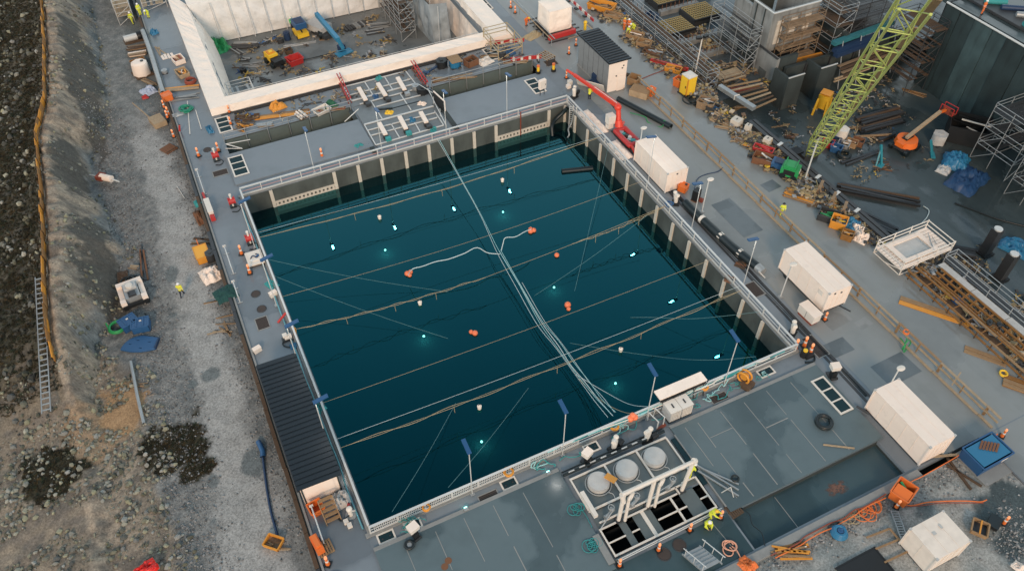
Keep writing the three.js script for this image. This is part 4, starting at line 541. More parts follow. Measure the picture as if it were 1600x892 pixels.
[['on the left walkway at the far end', 310, 240], ['right beside the back left hatch', 341, 232], ['just above the white sheet on the left walkway', 377, 394], ['between the white sheet and the manhole cover', 390, 427], ['on the back slab near the far railing', 503, 244], ['at the near end of the left walkway beside the pallet', 512, 880], ['at the far left end beside the orange box', 263, 178]].forEach(([w, x, y], i) => { const P = [[-22.37, 0.00, -30.13], [-20.17, 0.00, -30.09], [-21.54, 0.00, -12.43], [-21.41, 0.00, -9.45], [-9.95, 0.00, -23.95], [-23.07, 0.00, 21.93], [-24.08, 0.00, -39.67]]; beacon('glowing orange warning cone ' + w, P[i], 1.15); });
pallet('small wooden pallet at the near end of the left walkway', [-22.89, 0.00, 20.69], 0.1, M.timber, 0.95);
{ const t = thing('orange_barrel', 'bright orange barrier block on the left edge wall near the bottom', 'barrier', [-23.33, 0.00, 20.42], 0.15); part('body', t, M.orange, null, () => new MB().box(0.55, 0.9, 1.3, 0, 0.5, 0).box(0.35, 0.3, 1.0, 0, 1.05, 0)); piece('foot', t, M.rubber, 0.8, 0.1, 1.4, 0, 0.05, 0); }
coil('tangle of red brown hoses at the bottom of the left edge wall', 'hoses', [-22.9, 0.0, 23.2], 0.4, 0.035, M.redOx, 5, { mess: 0.4 });
tarp('green_netting', 'heap of dark green netting lying over the left edge wall', 'netting', [-24.11, 0.00, -7.69], 0.2, 2.0, 2.0, 0.5, std([0.012, 0.06, 0.055], { roughness: 0.9 }), { seed: 9 });
planks('loose pale planks scattered on the gravel below the green netting', [-25.2, -0.86, -4.6], 0.9, 7, 2.0, { mess: 0.9, rows: 1, w: 0.11 });
planks('long single timber leaning from the gravel to the left edge wall', [-24.96, -0.60, -7.81], 1.45, 2, 3.0, { rows: 1, w: 0.12, mess: 0.1 });
[['white', 404, 470, 0.4], ['pale', 398, 549, 0.3]].forEach(([c, x, y, s], i) => { const t = thing('white_box', `small ${c} box on the left walkway ${i ? 'by the corner of the long shed' : 'by the railing near the brown grate'}`, 'box', i ? [-23.01, 0.00, 0.40] : [-20.08, 0.00, -5.56]); piece('body', t, M.white, 0.7, 0.45, 0.4, 0, 0.24, 0, 0.3); piece('lid', t, M.cabin, 0.74, 0.05, 0.44, 0, 0.49, 0, 0.3); });
{ const t = thing('pump', 'white pump with yellow wheel at the left railing above the long shed', 'pump', [-20.21, 0.00, 0.23]); part('motor', t, M.white, null, () => new MB().rod([-0.3, 0.35, 0], [0.35, 0.35, 0], 0.26).box(0.4, 0.2, 0.4, -0.2, 0.65, 0)); piece('bed', t, M.steel, 1.1, 0.1, 0.6, 0, 0.06, 0); part('wheel', t, M.amber, null, () => new MB().add(new THREE.TorusGeometry(0.28, 0.08, 7, 16), [0.75, 0.5, -0.2], [0, 1.2, 0])); part('hose', t, M.rubber, null, () => new MB().tube([[-0.3, 0.3, 0], [-0.6, 0.08, 0.5], [-0.1, 0.06, 1.0], [0.4, 0.06, 0.7]], 0.06)); }
tarp('blue_bag', 'small bright blue bag under the pump on the left walkway', 'bag', [-19.96, 0.00, 1.24], 0, 0.7, 0.6, 0.35, M.blueBright, { seed: 3 });
[[[-19.90, 0.00, -7.02], 'left of the railing above the brown grate'], [[-19.87, 0.00, 8.53], 'in the gap between the long shed and the railing']].forEach(([p, w], i) => tarp('turquoise_net', 'small heap of turquoise net ' + w, 'net', p, 0.4, 0.9, 1.3, 0.3, M.teal, { seed: 11 + i }));

// ---------------------------------------------------------------- near side of the basin
[[-19.2, -18.0, 'by the near left corner'], [-17.1, -15.9, 'second from the near left corner'], [-9.2, -8.0, 'left of the brown grate'], [-1.9, -0.7, 'behind the round lids'], [15.2, 16.6, 'near the orange reel']].forEach(([a, b, w]) => frameSquare('white square floor frame in front of the near railing, ' + w, a, b, 21.4, 22.15, 0));
frameSquare('white framed plate at the very bottom of the slab', -17.3, -15.6, 26.6, 28.4, 0.165);
hatch('large white framed hatch with three dark panes on the right slab', 18.65, 19.85, 24.4, 28.0, 0.165); hatch('white framed hatch with three dark panes at the left end of the back slab', -19.5, -18.0, -28.0, -24.5, 0.165); hatch('white framed hatch with three panes at the right end of the back slab', 17.0, 18.4, -27.4, -24.3, 0.165); hatch('white framed hatch with three panes at the left end of the rear deck', -19.3, -17.9, -36.4, -33.4, 0.0); hatch('white framed hatch with three panes beside the red barrier on the rear deck', 15.4, 17.0, -36.6, -33.8, 0.0);
floorMat('dark brown grate with pale frame left of the covered unit', -11.25, -9.7, 21.75, 22.5, 0.004, 0); floorMat('dark brown grate with pale frame in front of the long white panel', 9.9, 11.5, 21.85, 22.6, 0.004); floorMat('brown grate with pale frame beside the orange lamps at the near right corner', 21.0, 22.2, 20.2, 22.6, 0.004); floorMat('brown grate with pale frame at the end of the long black pipe', 20.4, 21.6, 12.6, 14.4, 0.004);
[[19.63, 0.00, 11.42], [21.81, 0.00, 10.29]].forEach((p, i) => planks(['brown board lying under the long black pipe, nearer one', 'brown board lying under the long black pipe, farther one'][i], p, 0.6, 3, 1.1, { w: 0.3, rows: 1, mats: [M.timberDark, M.rust], mess: 0.03 }));
const equip = (label, pos, turn = 0) => { const t = thing('camera_winch', label, 'winch', pos, turn); piece('foot', t, M.steel, 0.7, 0.1, 0.9, 0, 0.06, 0); part('stand', t, M.black, 'eqs', () => new MB().box(0.4, 0.7, 0.5, 0, 0.45, 0.1).rod([-0.3, 0.2, 0.4], [0.3, 0.2, 0.4], 0.12).rod([0, 0.8, 0], [0, 1.1, 0], 0.08)); piece('cabinet', t, M.white, 0.75, 0.42, 0.6, 0, 1.25, -0.05); piece('cabinet_lid', t, M.cabin, 0.8, 0.05, 0.66, 0, 1.48, -0.05); return t; };
equip('white topped winch box standing left on the near deck', [-16.68, 0.00, 22.64], 0.3); equip('white topped winch box at the left end of the black pipe', [-2.27, 0.00, 22.74], 0.4); equip('white topped box on black stand beside the large hatch', [20.68, 0.00, 24.58], -0.3);
{ const t = thing('tyre', 'small dark tyre lying on the slab below the winch box', 'tyre', [-17.30, 0.00, 23.22]); part('ring', t, M.rubber, null, () => new MB().add(new THREE.TorusGeometry(0.3, 0.12, 8, 18), [0, 0.29, 0], [Math.PI / 2, 0, 0])); part('hub', t, M.galv, null, () => new MB().cyl(0.18, 0.1, 0, 0.27, 0, 14)); }
[['left', [-12.46, 0.00, 22.94], 1], ['right', [-5.49, 0.00, 22.93], 2]].forEach(([w, p]) => { const t = thing('deck_light', `small glowing turquoise deck light on the slab edge, the ${w} one`, 'deck light', [p[0], 0.17, 22.4]); piece('housing', t, M.galv, 0.34, 0.12, 0.22, 0, 0.06, 0); const l = piece('light_lens', t, M.underLamp, 0.22, 0.08, 0.05, 0, 0.07, -0.13); });
for (const [x0, x1, w] of [[-4.4, 4.6, '']]) { const t = placed('black_pipe_run', 'black pipe with pale clamps along the back edge of the covered unit', 'pipe', [0, 0, 23.1]); rod('pipe', t, M.rubber, [x0 - 0.2, 0.35, 23.15], [x1, 0.35, 23.15], 0.14); rod('pipe', t, M.rubber, [x0 - 0.2, 0.3, 22.85], [x1, 0.3, 22.85], 0.07); for (let i = 0; i < 9; i++) piece('clamp', t, M.rail, 0.5, 0.06, 0.08, x0 + 0.5 + i * 0.95, 0.5, 23.15); }
const whiteUnit = (label, pos, turn) => { const t = thing('monitor_pump', label, 'pump', pos, turn); piece('foot', t, M.black, 0.9, 0.15, 0.7, 0, 0.08, 0); part('body', t, M.white, 'mup', () => new MB().rod([0, 0.2, 0], [0.1, 1.1, -0.1], 0.2, 0.26).rod([0.12, 1.15, -0.1], [-0.25, 1.25, 0.1], 0.2).add(new THREE.SphereGeometry(0.22, 12, 9), [0.3, 1.25, -0.2])); part('motor', t, M.black, 'mum', () => new MB().rod([0.4, 0.4, 0.1], [0.9, 0.45, -0.05], 0.24)); return t; };
whiteUnit('white pump with round head behind the middle lid', [0.22, 0.00, 22.66], 0.2); whiteUnit('white pump behind the right lid', [3.00, 0.00, 23.08], -0.2);
{ // twin white cabinets
  const t = thing('twin_cabinet', 'pair of white slatted cabinets standing on the near deck', 'cabinets', [6.6, 0.05, 21.95], 0); for (const s of [-1, 1]) { piece('cabinet', t, M.mesh, 1.05, 1.25, 1.15, s * 0.56, 0.68, 0); piece('top', t, M.white, 1.08, 0.05, 1.2, s * 0.56, 1.33, 0); piece('top_slot', t, M.steel, 0.12, 0.04, 0.4, s * 0.56, 1.37, 0); for (let i = 0; i < 6; i++) piece('slat', t, M.white, 0.09, 1.0, 0.05, s * 0.56 - 0.4 + i * 0.16, 0.66, 0.61); } piece('foot', t, M.black, 2.3, 0.1, 1.2, 0, 0.03, 0); }
{ // long white panel
  const t = placed('trestle_table', 'long white panel lying on trestles over the near railing', 'panel', [7.6, 1.3, 20.6]); piece('panel', t, M.cabin, 4.6, 0.12, 0.95, 7.55, 1.75, 20.75); for (let i = 0; i < 5; i++) { const x = 5.6 + i * 1.0; rod('trestle_leg', t, M.steel, [x, 0.05, 21.5], [x, 1.68, 21.1], 0.05); rod('trestle_bar', t, M.steel, [x, 1.0, 21.3], [x + 0.5, 1.5, 21.15], 0.035); } piece('dark_edge', t, M.black, 4.4, 0.3, 0.1, 7.55, 1.5, 21.2); rod('trestle_bar', t, M.galv, [5.4, 0.9, 21.45], [9.9, 0.9, 21.45], 0.04); }
coil('orange hose reel by the near railing, left of the dark grate', 'hose reel', [-8.4, 0.75, 21.3], 0.34, 0.06, M.amber, 5); coil('orange hose ring on the near railing at the far left', 'hose ring', [-15.2, 0.75, 21.3], 0.28, 0.05, M.amber, 4); coil('orange hose ring on the near railing beside the red buoys', 'hose ring', [1.0, 0.75, 21.3], 0.32, 0.06, M.amber, 4); coil('orange hose ring at the right end of the long white panel', 'hose ring', [9.7, 0.8, 21.25], 0.3, 0.06, M.amber, 4);
{ const t = thing('cable_drum', 'yellow cable drum on a wooden cradle by the near railing on the right', 'cable drum', [13.5, 0.02, 21.75], 0.35); part('drum', t, M.amber, null, () => new MB().rod([-0.2, 0.75, 0], [0.2, 0.75, 0], 0.32, 0.32, 16).add(new THREE.TorusGeometry(0.52, 0.1, 7, 20), [-0.24, 0.75, 0], [0, Math.PI / 2, 0]).add(new THREE.TorusGeometry(0.52, 0.1, 7, 20), [0.24, 0.75, 0], [0, Math.PI / 2, 0])); piece('cradle', t, M.timberDark, 1.0, 0.45, 0.9, -0.2, 0.24, 0.5); }
buoys('pair of red buoys lying on the near railing beside the white hoses', [[2.5, 0.95, 21.25, 0.3], [2.9, 0.95, 21.3, 0.28], [2.7, 1.25, 21.25, 0.26]]);
{ const t = placed('turquoise_netting', 'turquoise ropes and net lying along the right half of the near railing', 'netting', [8, 0.1, 21.4]); for (let k = 0; k < 16; k++) { const x = rr(-6, 17.5), pts = []; let px = x, pz = 21.5 + rr(-0.15, 0.5); for (let i = 0; i < 9; i++) { pts.push([px, rr(0.06, 0.5) * (pz < 21.5 ? 1.6 : 0.5) + 0.03, pz]); px += rr(-0.3, 0.7); pz = clamp(pz + rr(-0.35, 0.35), 21.25, 22.5); } new MB().tube(pts, rr(0.025, 0.05), 60, 5).build('rope', k % 3 ? M.teal : M.cordTeal, t); } for (let k = 0; k < 6; k++) new MB().tube(wander([-5 + k * 1.2, 1.1, 21.2], [10 + k * 1.6, 1.12, 21.25], 22, 0.14, 0.1, 31 + k), 0.06, 120, 5).build('hose', [M.cordTeal, M.white, M.teal][k % 3], t); }
{ const t = placed('turquoise_netting', 'turquoise ropes knotted on the railing at the near left corner', 'netting', [-16.4, 0.1, 21.5]); for (let k = 0; k < 7; k++) { const pts = []; let px = rr(-17.6, -15.6), pz = rr(21.2, 21.8); for (let i = 0; i < 7; i++) { pts.push([px, rr(0.04, 0.4), pz]); px += rr(-0.4, 0.4); pz = clamp(pz + rr(-0.2, 0.3), 21.1, 22.3); } new MB().tube(pts, 0.03, 40, 5).build('rope', M.teal, t); } }
{ // black and red stand below the panel
  const t = thing('railing_gate', 'white and red gate frame beside the long white panel', 'gate frame', [4.6, 0, 21.9], 0.2); for (const [x, z] of [[-0.4, -0.5], [0.3, -0.5], [-0.4, 0.6], [0.3, 0.6]]) rod('post', t, M.rail, [x, 0.02, z], [x, 1.1, z], 0.06); for (const x of [-0.4, 0.3]) rod('bar', t, M.rail, [x, 1.08, -0.5], [x, 1.08, 0.6], 0.05); piece('foot', t, M.redOx, 0.9, 0.12, 0.25, 0, 0.06, 0.7); }
// orange lamps and posts at the near right corner
{ [[[19.82, 0.00, 20.83], 'left of three at the near right corner'], [[20.72, 0.00, 20.95], 'middle of three at the near right corner'], [[20.66, 0.00, 21.80], 'right of three at the near right corner']].forEach(([p, w]) => beacon('tall orange warning cone, ' + w, p, 1.25)); const t = thing('black_pump', 'black pump with yellow cap among the orange cones at the near right corner', 'pump', [19.97, 0.00, 21.78]); part('body', t, M.black, null, () => new MB().rod([0, 0, 0], [0, 0.7, 0], 0.35).box(0.8, 0.3, 0.6, 0.3, 0.16, 0.2)); part('cap', t, M.yellow, null, () => new MB().cyl(0.2, 0.12, 0, 0.76, 0, 14)); part('hose', t, M.rubber, null, () => new MB().tube([[0.3, 0.3, 0], [0.8, 0.1, 0.4], [0.4, 0.08, 0.9], [-0.4, 0.08, 0.7]], 0.07)); }
whiteUnit('white pump by the railing at the near right corner', [20.66, 0.00, 19.37], 0.5);
coil('thick black hose ring lying on the right slab', 'hose ring', [16.72, 0.17, 28.09], 0.62, 0.13, M.rubber, 3, { mess: 0.04, rise: 1.5 });
planks('single pale timber lying on the edge of the right slab', [16.38, 0.16, 30.32], 0.98, 1, 2.4, { rows: 1, w: 0.13, h: 0.1, mats: [M.timberPale], min: 1, mess: 0 });
{ const t = tag(new MB().add(new THREE.CircleGeometry(0.95, 26), [17.4 - 3.2, -0.54, 32.9], [-Math.PI / 2, 0, 0], [1.15, 0.7, 1]).build('rust_stain', std([0.20, 0.10, 0.07], { map: T.grime, roughness: 0.7, transparent: true, alphaMap: makeTex(128, 1, false, (u, v) => { const d = Math.hypot(u - 0.5, v - 0.5) * 2, n = fbm(u * 9, v * 9, 4, 171), k = clamp((0.95 - d - (n - 0.45) * 1.5) * 2.2) * (n > 0.38 ? 1 : 0.5); return [k, k, k]; }) })), 'rust brown stain on the floor of the near channel', 'stain'); t.userData.kind = 'structure'; delete t.userData.category; t.geometry.setAttribute('uv', new THREE.CircleGeometry(0.95, 26).toNonIndexed().attributes.uv); }
planks('heap of sawn logs at the bottom edge of the slab', [-15.2, 0.16, 28.8], 0.5, 12, 1.3, { rows: 2, w: 0.16, h: 0.13, mats: [M.timberDark, M.ply], mess: 0.15 });
[[-15.4, 25.6], [-15.0, 25.3]].forEach(([x, z], i) => tag(part('x', scene, M.rust, null, () => new MB().cyl(0.26, 0.012, 0, 0, 0, 18), [x - 0.2, 0.172, z + 0.2]), `round rust mark on the slab below the tyre, ${i ? 'right' : 'left'} one`, 'rust mark').name = numbered('rust_mark'));

// ---------------------------------------------------------------- covered unit with round lids and gantry in front
{
  const t = placed('covered_unit', 'covered basin unit with three round lids, open black shafts and a white pipe gantry', 'basin unit', [0.2, 0, 27]);
  const plate = (x0, x1, z0, z1, y, m = M.grid) => piece('cover_plate', t, m, x1 - x0, 0.05, z1 - z0, (x0 + x1) / 2, y, (z0 + z1) / 2), fr = (x0, x1, z0, z1, y = 0.2) => piece('frame_bar', t, M.white, x1 - x0, 0.1, z1 - z0, (x0 + x1) / 2, y, (z0 + z1) / 2), P = std([0.12, 0.145, 0.15], { map: T.grime, roughness: 0.45 });
  for (const [a, b] of [[-4.2, -1.35], [-1.15, 1.55], [1.75, 4.4]]) plate(a, b, 23.7, 26.5, 0.1, P); plate(-4.2, 4.4, 26.7, 28.0, 0.06, P);
  fr(-4.3, 4.5, 23.55, 23.7); fr(-4.3, -4.18, 23.7, 26.6); fr(-1.34, -1.18, 23.7, 26.5); fr(1.57, 1.73, 23.7, 26.5); fr(4.4, 4.52, 23.7, 27.0); fr(-4.3, 4.5, 26.5, 26.66); fr(-4.0, 3.4, 27.65, 27.78);
  [-2.45, 0.05, 2.6].forEach((x) => { const l = part('round_lid', t, M.mesh, 'rlid', () => new MB().cyl(0.86, 0.42, 0, 0.33, 0, 40).cyl(0.8, 0.05, 0, 0.565, 0, 40), [x - 0.2, 0, 24.85 - 27]); part('lid_ring', l, M.galv, 'rlr', () => new MB().add(new THREE.TorusGeometry(1.0, 0.05, 6, 40), [0, 0.16, 0], [Math.PI / 2, 0, 0])); part('drain_line', t, M.rail, 'rdl', () => new MB().tube([[0.3, 0.15, 0.95], [0.55, 0.15, 1.2], [0.55, 0.15, 1.6]], 0.03), [x - 0.2, 0, 24.85 - 27]); });
  piece('wood_sheet', t, M.amber, 0.62, 0.05, 0.9, -1.55, 0.72, 25.1, 0.5, 0, -0.25);
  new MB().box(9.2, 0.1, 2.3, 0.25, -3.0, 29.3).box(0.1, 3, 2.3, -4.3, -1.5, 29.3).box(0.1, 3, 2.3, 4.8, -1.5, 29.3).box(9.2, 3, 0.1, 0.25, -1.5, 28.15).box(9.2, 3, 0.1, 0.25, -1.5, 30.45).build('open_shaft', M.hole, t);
  for (const [a, b] of [[-2.75, -2.2], [-1.55, 0.0], [2.6, 3.85]]) plate(a, b, 28.25, 30.35, 0.1, P); plate(-0.85, -0.55, 28.25, 30.35, 0.14, M.white);
  fr(-4.3, 4.6, 30.35, 30.5); fr(-4.3, -2.9, 28.15, 28.27); fr(-2.1, -0.2, 28.15, 28.27); fr(0.1, 2.5, 28.15, 28.27); fr(-4.3, -4.18, 28.27, 30.35); fr(4.5, 4.62, 27.6, 30.35); fr(-4.2, -2.75, 29.35, 29.45); fr(-2.2, -1.55, 29.35, 29.45); fr(0.05, 2.6, 29.35, 29.46); fr(1.75, 1.9, 28.25, 30.35); fr(3.85, 4.5, 29.3, 29.4); fr(2.6, 2.72, 27.7, 28.3); fr(3.3, 4.5, 27.55, 27.66);
  // gantry of white pipes
  const W = M.white, g = (a, b, r) => rod('gantry_pipe', t, W, a, b, r); g([-2.7, 4.0, 28.05], [3.5, 4.0, 28.05], 0.16); for (const x of [-2.6, -0.05, 3.0]) { g([x, 0.1, 28.1], [x + (x > 2 ? 0.35 : 0.1), 4.0, 28.05], 0.16); piece('gantry_foot', t, M.steel, 0.5, 0.1, 0.5, x, 0.16, 28.1); } for (const x of [-2.2, 0.4]) { g([x, 0.2, 28.35], [x + 0.1, 3.2, 28.2], 0.13); part('pipe_bend', t, W, 'gbend', () => new MB().add(new THREE.TorusGeometry(0.32, 0.1, 8, 18), [0, 0, 0], [0, 0.5, 0]), [x + 0.25 - 0.2, 3.35, 28.2 - 27]); } g([-2.7, 4.0, 28.05], [-2.55, 3.0, 28.2], 0.2); g([3.35, 4.1, 28.05], [3.55, 3.95, 28.05], 0.24);
  for (const x of [-3.0, -0.8, 2.4]) { part('valve', t, M.galv, 'gval', () => new MB().rod([-0.5, 0.6, 0.2], [0.35, 0.65, -0.1], 0.12).rod([0, 0.6, 0], [0.05, 1.25, -0.05], 0.09).add(new THREE.TorusGeometry(0.22, 0.035, 6, 16), [0.05, 1.3, -0.05], [Math.PI / 2, 0, 0]).box(0.35, 0.35, 0.3, -0.35, 0.35, 0.1), [x - 0.2, 0, 27.5 - 27]); }
  rod('strut', t, M.galv, [-4.2, 0.3, 28.2], [-2.9, 0.9, 27.6], 0.05); rod('strut', t, M.galv, [-0.2, 0.9, 27.9], [2.2, 0.9, 27.6], 0.04);
  piece('cable_tray', t, M.white, 0.32, 0.34, 2.2, -4.15, 0.75, 26.3); piece('side_gutter', t, M.grid, 0.4, 0.1, 4.5, 4.95, 0.1, 26.2); piece('side_gutter', t, M.kerb, 0.1, 0.14, 7.0, 5.25, 0.12, 27.2); piece('side_plate', t, M.kerb, 0.5, 0.12, 2.4, -4.75, 0.18, 29.6);
  for (const y of [0.4, 0.75]) rod('front_rail', t, M.rail, [-4.4, y, 30.95], [4.6, y, 30.85], 0.04); piece('front_plate', t, P, 9.0, 0.3, 0.08, 0.1, 0.16, 30.72);
}
coil('turquoise ropes coiled left of the white cable tray', 'ropes', [-5.0, 0.17, 26.0], 0.3, 0.028, M.teal, 5, { mess: 0.9, tail: 1.8 }); coil('turquoise rope heap at the left corner of the open shafts', 'ropes', [-5.3, 0.17, 29.0], 0.32, 0.028, M.teal, 7, { mess: 1.0, tail: 1.2 });
coil('black cable coil at the right end of the unit rails', 'cable coil', [7.2, 0.18, 29.1], 0.28, 0.05, M.rubber, 4);
{ const t = placed('aluminium_rails', 'bundle of long pale rails leaning right of the covered unit', 'rails', [6, 0, 28.5]); for (const [a, b] of [[[5.2, 0.3, 26.8], [6.9, 0.22, 30.0]], [[5.0, 0.3, 27.3], [6.6, 0.22, 30.4]], [[5.5, 0.3, 27.4], [7.2, 0.22, 29.6]]]) beam('rail', t, M.galv, a, b, 0.12, 0.08); for (const [a, b] of [[[5.6, 0.2, 29.6], [6.0, 1.2, 29.9]], [[6.2, 0.2, 30.3], [6.0, 1.2, 29.9]], [[6.5, 0.2, 29.6], [6.0, 1.2, 29.9]]]) rod('tripod_leg', t, M.rail, a, b, 0.04); }
pallet('brown wooden pallet on the deck right of the workers', [5.64, 0.00, 31.16], 0.1, M.timberDark, 0.9);
person('worker in yellow suit reaching over the far corner of the open shafts', [4.1, 0.15, 27.4], 1.9, 'bend', 'yellow'); person('worker in yellow suit stepping along the front of the open shafts', [3.5, 0.1, 30.95], 0.6, 'reach', 'yellow', 'yellow'); person('crouching worker in yellow suit and white helmet in front of the open shafts', [3.05, 0.02, 31.35], -0.3, 'squat', 'yellow');
[[[-4.29, 0.00, 31.10], 'at the left front corner of the open shafts'], [[-1.16, 0.00, 31.33], 'in the middle of the front rail'], [[1.75, 0.00, 31.04], 'right of the middle of the front rail'], [[4.39, 0.00, 31.19], 'beside the brown pallet']].forEach(([p, w]) => beacon('orange warning cone ' + w, p));
[[[-0.94, 0.00, 31.76], 'left'], [[0.44, 0.00, 31.67], 'right']].forEach(([p, w]) => manhole(`round brown manhole cover in front of the shafts, the ${w} one`, p, 0.5));
{ const t = placed('folding_steps', 'metal steps with handrails at the bottom edge in front of the shafts', 'steps', [1.0, 0, 33.2]); for (let i = 0; i < 6; i++) piece('tread', t, M.galv, 1.5, 0.06, 0.26, 0.9 + i * 0.06, 0.3 + i * 0.1, 32.6 + i * 0.3); for (const s of [-1, 1]) { beam('stringer', t, M.galv, [0.9 + s * 0.75, 0.2, 32.4], [1.3 + s * 0.75, 0.8, 34.4], 0.07, 0.15); rod('handrail', t, M.rail, [0.9 + s * 0.8, 1.2, 32.4], [1.3 + s * 0.8, 1.8, 34.4], 0.04); for (let i = 0; i < 3; i++) rod('baluster', t, M.rail, [1 + s * 0.8 + i * 0.15, 0.3 + i * 0.22, 32.6 + i * 0.8], [1 + s * 0.8 + i * 0.15, 1.28 + i * 0.22, 32.6 + i * 0.8], 0.03); } }
coil('pale orange hose loops at the bottom edge beside the metal steps', 'hose', [3.4, 0.02, 33.4], 0.4, 0.045, std([0.72, 0.36, 0.24], { roughness: 0.5 }), 3, { mess: 0.6, tail: 1.0 });
line('black_cable', 'thin black cable snaking over the dark terrace', 'cable', [[6.2, 0.03, 31.1], [6.5, 0.03, 31.9], [6.2, 0.03, 32.7], [6.4, 0.03, 33.5], [6.0, 0.05, 34.4]], 0.035, M.rubber, { seg: 40 });

line('blue_hose', 'long pale blue hose along the left railing on the walkway', 'hose', wander([-19.95, 0.1, -19], [-19.95, 0.1, 20.5], 30, 0.1, 0, 71), 0.07, std([0.12, 0.33, 0.38], { roughness: 0.5 }), { seg: 140 });


// ---------------------------------------------------------------- right deck and road
cabin('white_container', 'white steel container beside the railing next to the red lift', 'container', 21.0, 23.45, -8.1, -1.9, 0.06, 2.6, M.cabin, { vents: [[1.2, 2.2]] });
{ const t = cabin('white_container', 'white site cabin on wheels beside the timber barrier', 'container', 24.4, 26.9, 12.6, 18.8, 0.5, 2.5, M.cabin, { vents: [[1.5, 2.0], [0.7, 2.2]] }); piece('notice', t, M.white, 0.04, 0.5, 0.55, 24.37, 2.3, 17.9); for (const z of [13.6, 17.9]) for (const x of [24.6, 26.75]) rod('wheel', t, M.rubber, [x - 0.12, 0.34, z], [x + 0.12, 0.34, z], 0.34); beam('tow_bar', t, M.steel, [26.4, 0.45, 18.8], [26.9, 0.4, 19.8], 0.1); }
{ const t = cabin('white_container', 'long white container beside the near channel', 'container', 20.9, 23.4, 28.4, 34.3, 0.06, 2.6, M.cabin, {}); rod('drawbar', t, M.steel, [20.7, 0.25, 29.0], [20.3, 0.25, 28.0], 0.1); }
{ // ribbed roof plant house
  const t = placed('plant_house', 'grey plant house with a dark ribbed roof and a pale end wall', 'plant house', [26.1, 0, -24.3]), side = std([0.235, 0.245, 0.25], { map: T.grime, roughness: 0.7 });
  piece('side_wall', t, side, 0.12, 4.2, 7.2, 24.95, 2.1, -24.4); piece('side_wall', t, side, 0.12, 4.2, 7.2, 27.35, 2.1, -24.4); piece('end_wall', t, M.cabin, 2.5, 4.25, 0.12, 26.15, 2.12, -20.78); piece('end_wall', t, side, 2.5, 4.25, 0.12, 26.15, 2.12, -28.0);
  for (let i = 1; i < 6; i++) piece('wall_seam', t, M.steel, 0.02, 4.1, 0.03, 24.885, 2.1, -28 + i * 1.2);
  const n = 15; for (let i = 0; i < n; i++) { const z = -28.3 + 7.8 * (i + 0.5) / n; piece('roof_sheet', t, M.roof, 2.95, 0.05, 7.8 / n - 0.03, 26.2, 4.3, z, 0, 0, 0.02); piece('roof_rib', t, M.steel, 2.95, 0.09, 0.07, 26.2, 4.36, z + 0.26, 0, 0, 0.02); }
  piece('roof_edge', t, M.roof, 0.1, 0.22, 7.9, 24.72, 4.3, -24.4); piece('roof_edge', t, M.roof, 3.0, 0.2, 0.1, 26.2, 4.33, -20.45); piece('door', t, M.cabin, 0.95, 2.1, 0.05, 26.7, 1.1, -20.7); for (const [x, y] of [[26.9, 3.4], [26.75, 3.1], [26.0, 2.2]]) piece('vent', t, M.steel, 0.16, 0.14, 0.06, x, y, -20.69); piece('plinth', t, M.kerb, 2.7, 0.15, 7.4, 26.15, 0.08, -24.4); piece('lower_lean_to', t, M.navy, 0.5, 0.5, 1.6, 24.6, 0.3, -22.6);
}
{ // red articulated lift with an open tracked chassis
  const t = placed('boom_lift', 'red articulated boom lift with its arm raised beside the far right corner', 'boom lift', [22.3, 0, -12.5]), red = std([0.66, 0.045, 0.02], { roughness: 0.4 });
  const hull = new MB(); for (const s of [-1, 1]) hull.rod([22.25 + s * 0.62, 0.45, -13.2], [22.3 + s * 0.62, 0.45, -10.2], 0.3, 0.3, 12); hull.rod([21.65, 0.45, -13.2], [22.87, 0.45, -13.2], 0.3, 0.3, 12).rod([21.7, 0.5, -10.2], [22.9, 0.5, -10.2], 0.26, 0.26, 12); for (const [x, z] of [[21.63, -13.2], [22.87, -13.2], [21.68, -10.2], [22.92, -10.2]]) hull.add(new THREE.SphereGeometry(0.3, 12, 9), [x, 0.45, z]); hull.build('chassis_ring', M.red, t); piece('chassis_floor', t, M.black, 1.2, 0.1, 3.0, 22.28, 0.3, -11.7);
  for (let i = 0; i < 7; i++) piece('engine_part', t, [M.galv, M.teal, M.steel, M.white][i % 4], rr(0.25, 0.5), rr(0.2, 0.35), rr(0.3, 0.55), 22.28 + rr(-0.35, 0.35), 0.5, -12.6 + i * 0.38, rr(0, 1)); for (const s of [-1, 1]) piece('track', t, M.rubber, 0.3, 0.3, 2.6, 22.28 + s * 0.75, 0.17, -11.7);
  new MB().rod([22.3, 0.6, -13.6], [22.35, 1.3, -13.9], 0.5, 0.42, 14).rod([22.35, 1.2, -13.9], [22.5, 2.5, -14.4], 0.32, 0.26, 12).add(new THREE.SphereGeometry(0.42, 14, 10), [22.5, 2.6, -14.5]).build('column', red, t);
  beam('boom', t, red, [22.55, 2.75, -14.4], [21.8, 2.7, -19.0], 0.42, 0.48); beam('inner_boom', t, red, [21.8, 2.7, -19.0], [21.2, 2.65, -22.5], 0.3, 0.34); rod('boom_tip', t, red, [21.2, 2.65, -22.5], [20.95, 2.6, -23.9], 0.17); beam('boom_strip', t, M.white, [22.5, 3.02, -14.8], [21.85, 2.97, -18.8], 0.08, 0.03); rod('ram', t, M.steel, [22.75, 1.6, -14.2], [22.4, 2.4, -16.6], 0.1);
  beam('outrigger', t, red, [21.9, 0.5, -10.6], [21.4, 0.35, -6.9 - 0.8], 0.26, 0.26); beam('outrigger', t, red, [22.5, 0.5, -13.3], [23.6, 0.2, -14.6], 0.22, 0.22); new MB().box(0.9, 1.1, 0.8, 21.5, 1.5, -14.3).box(0.7, 0.5, 0.6, 21.45, 0.55, -14.3).build('control_cabinet', M.white, t);
}
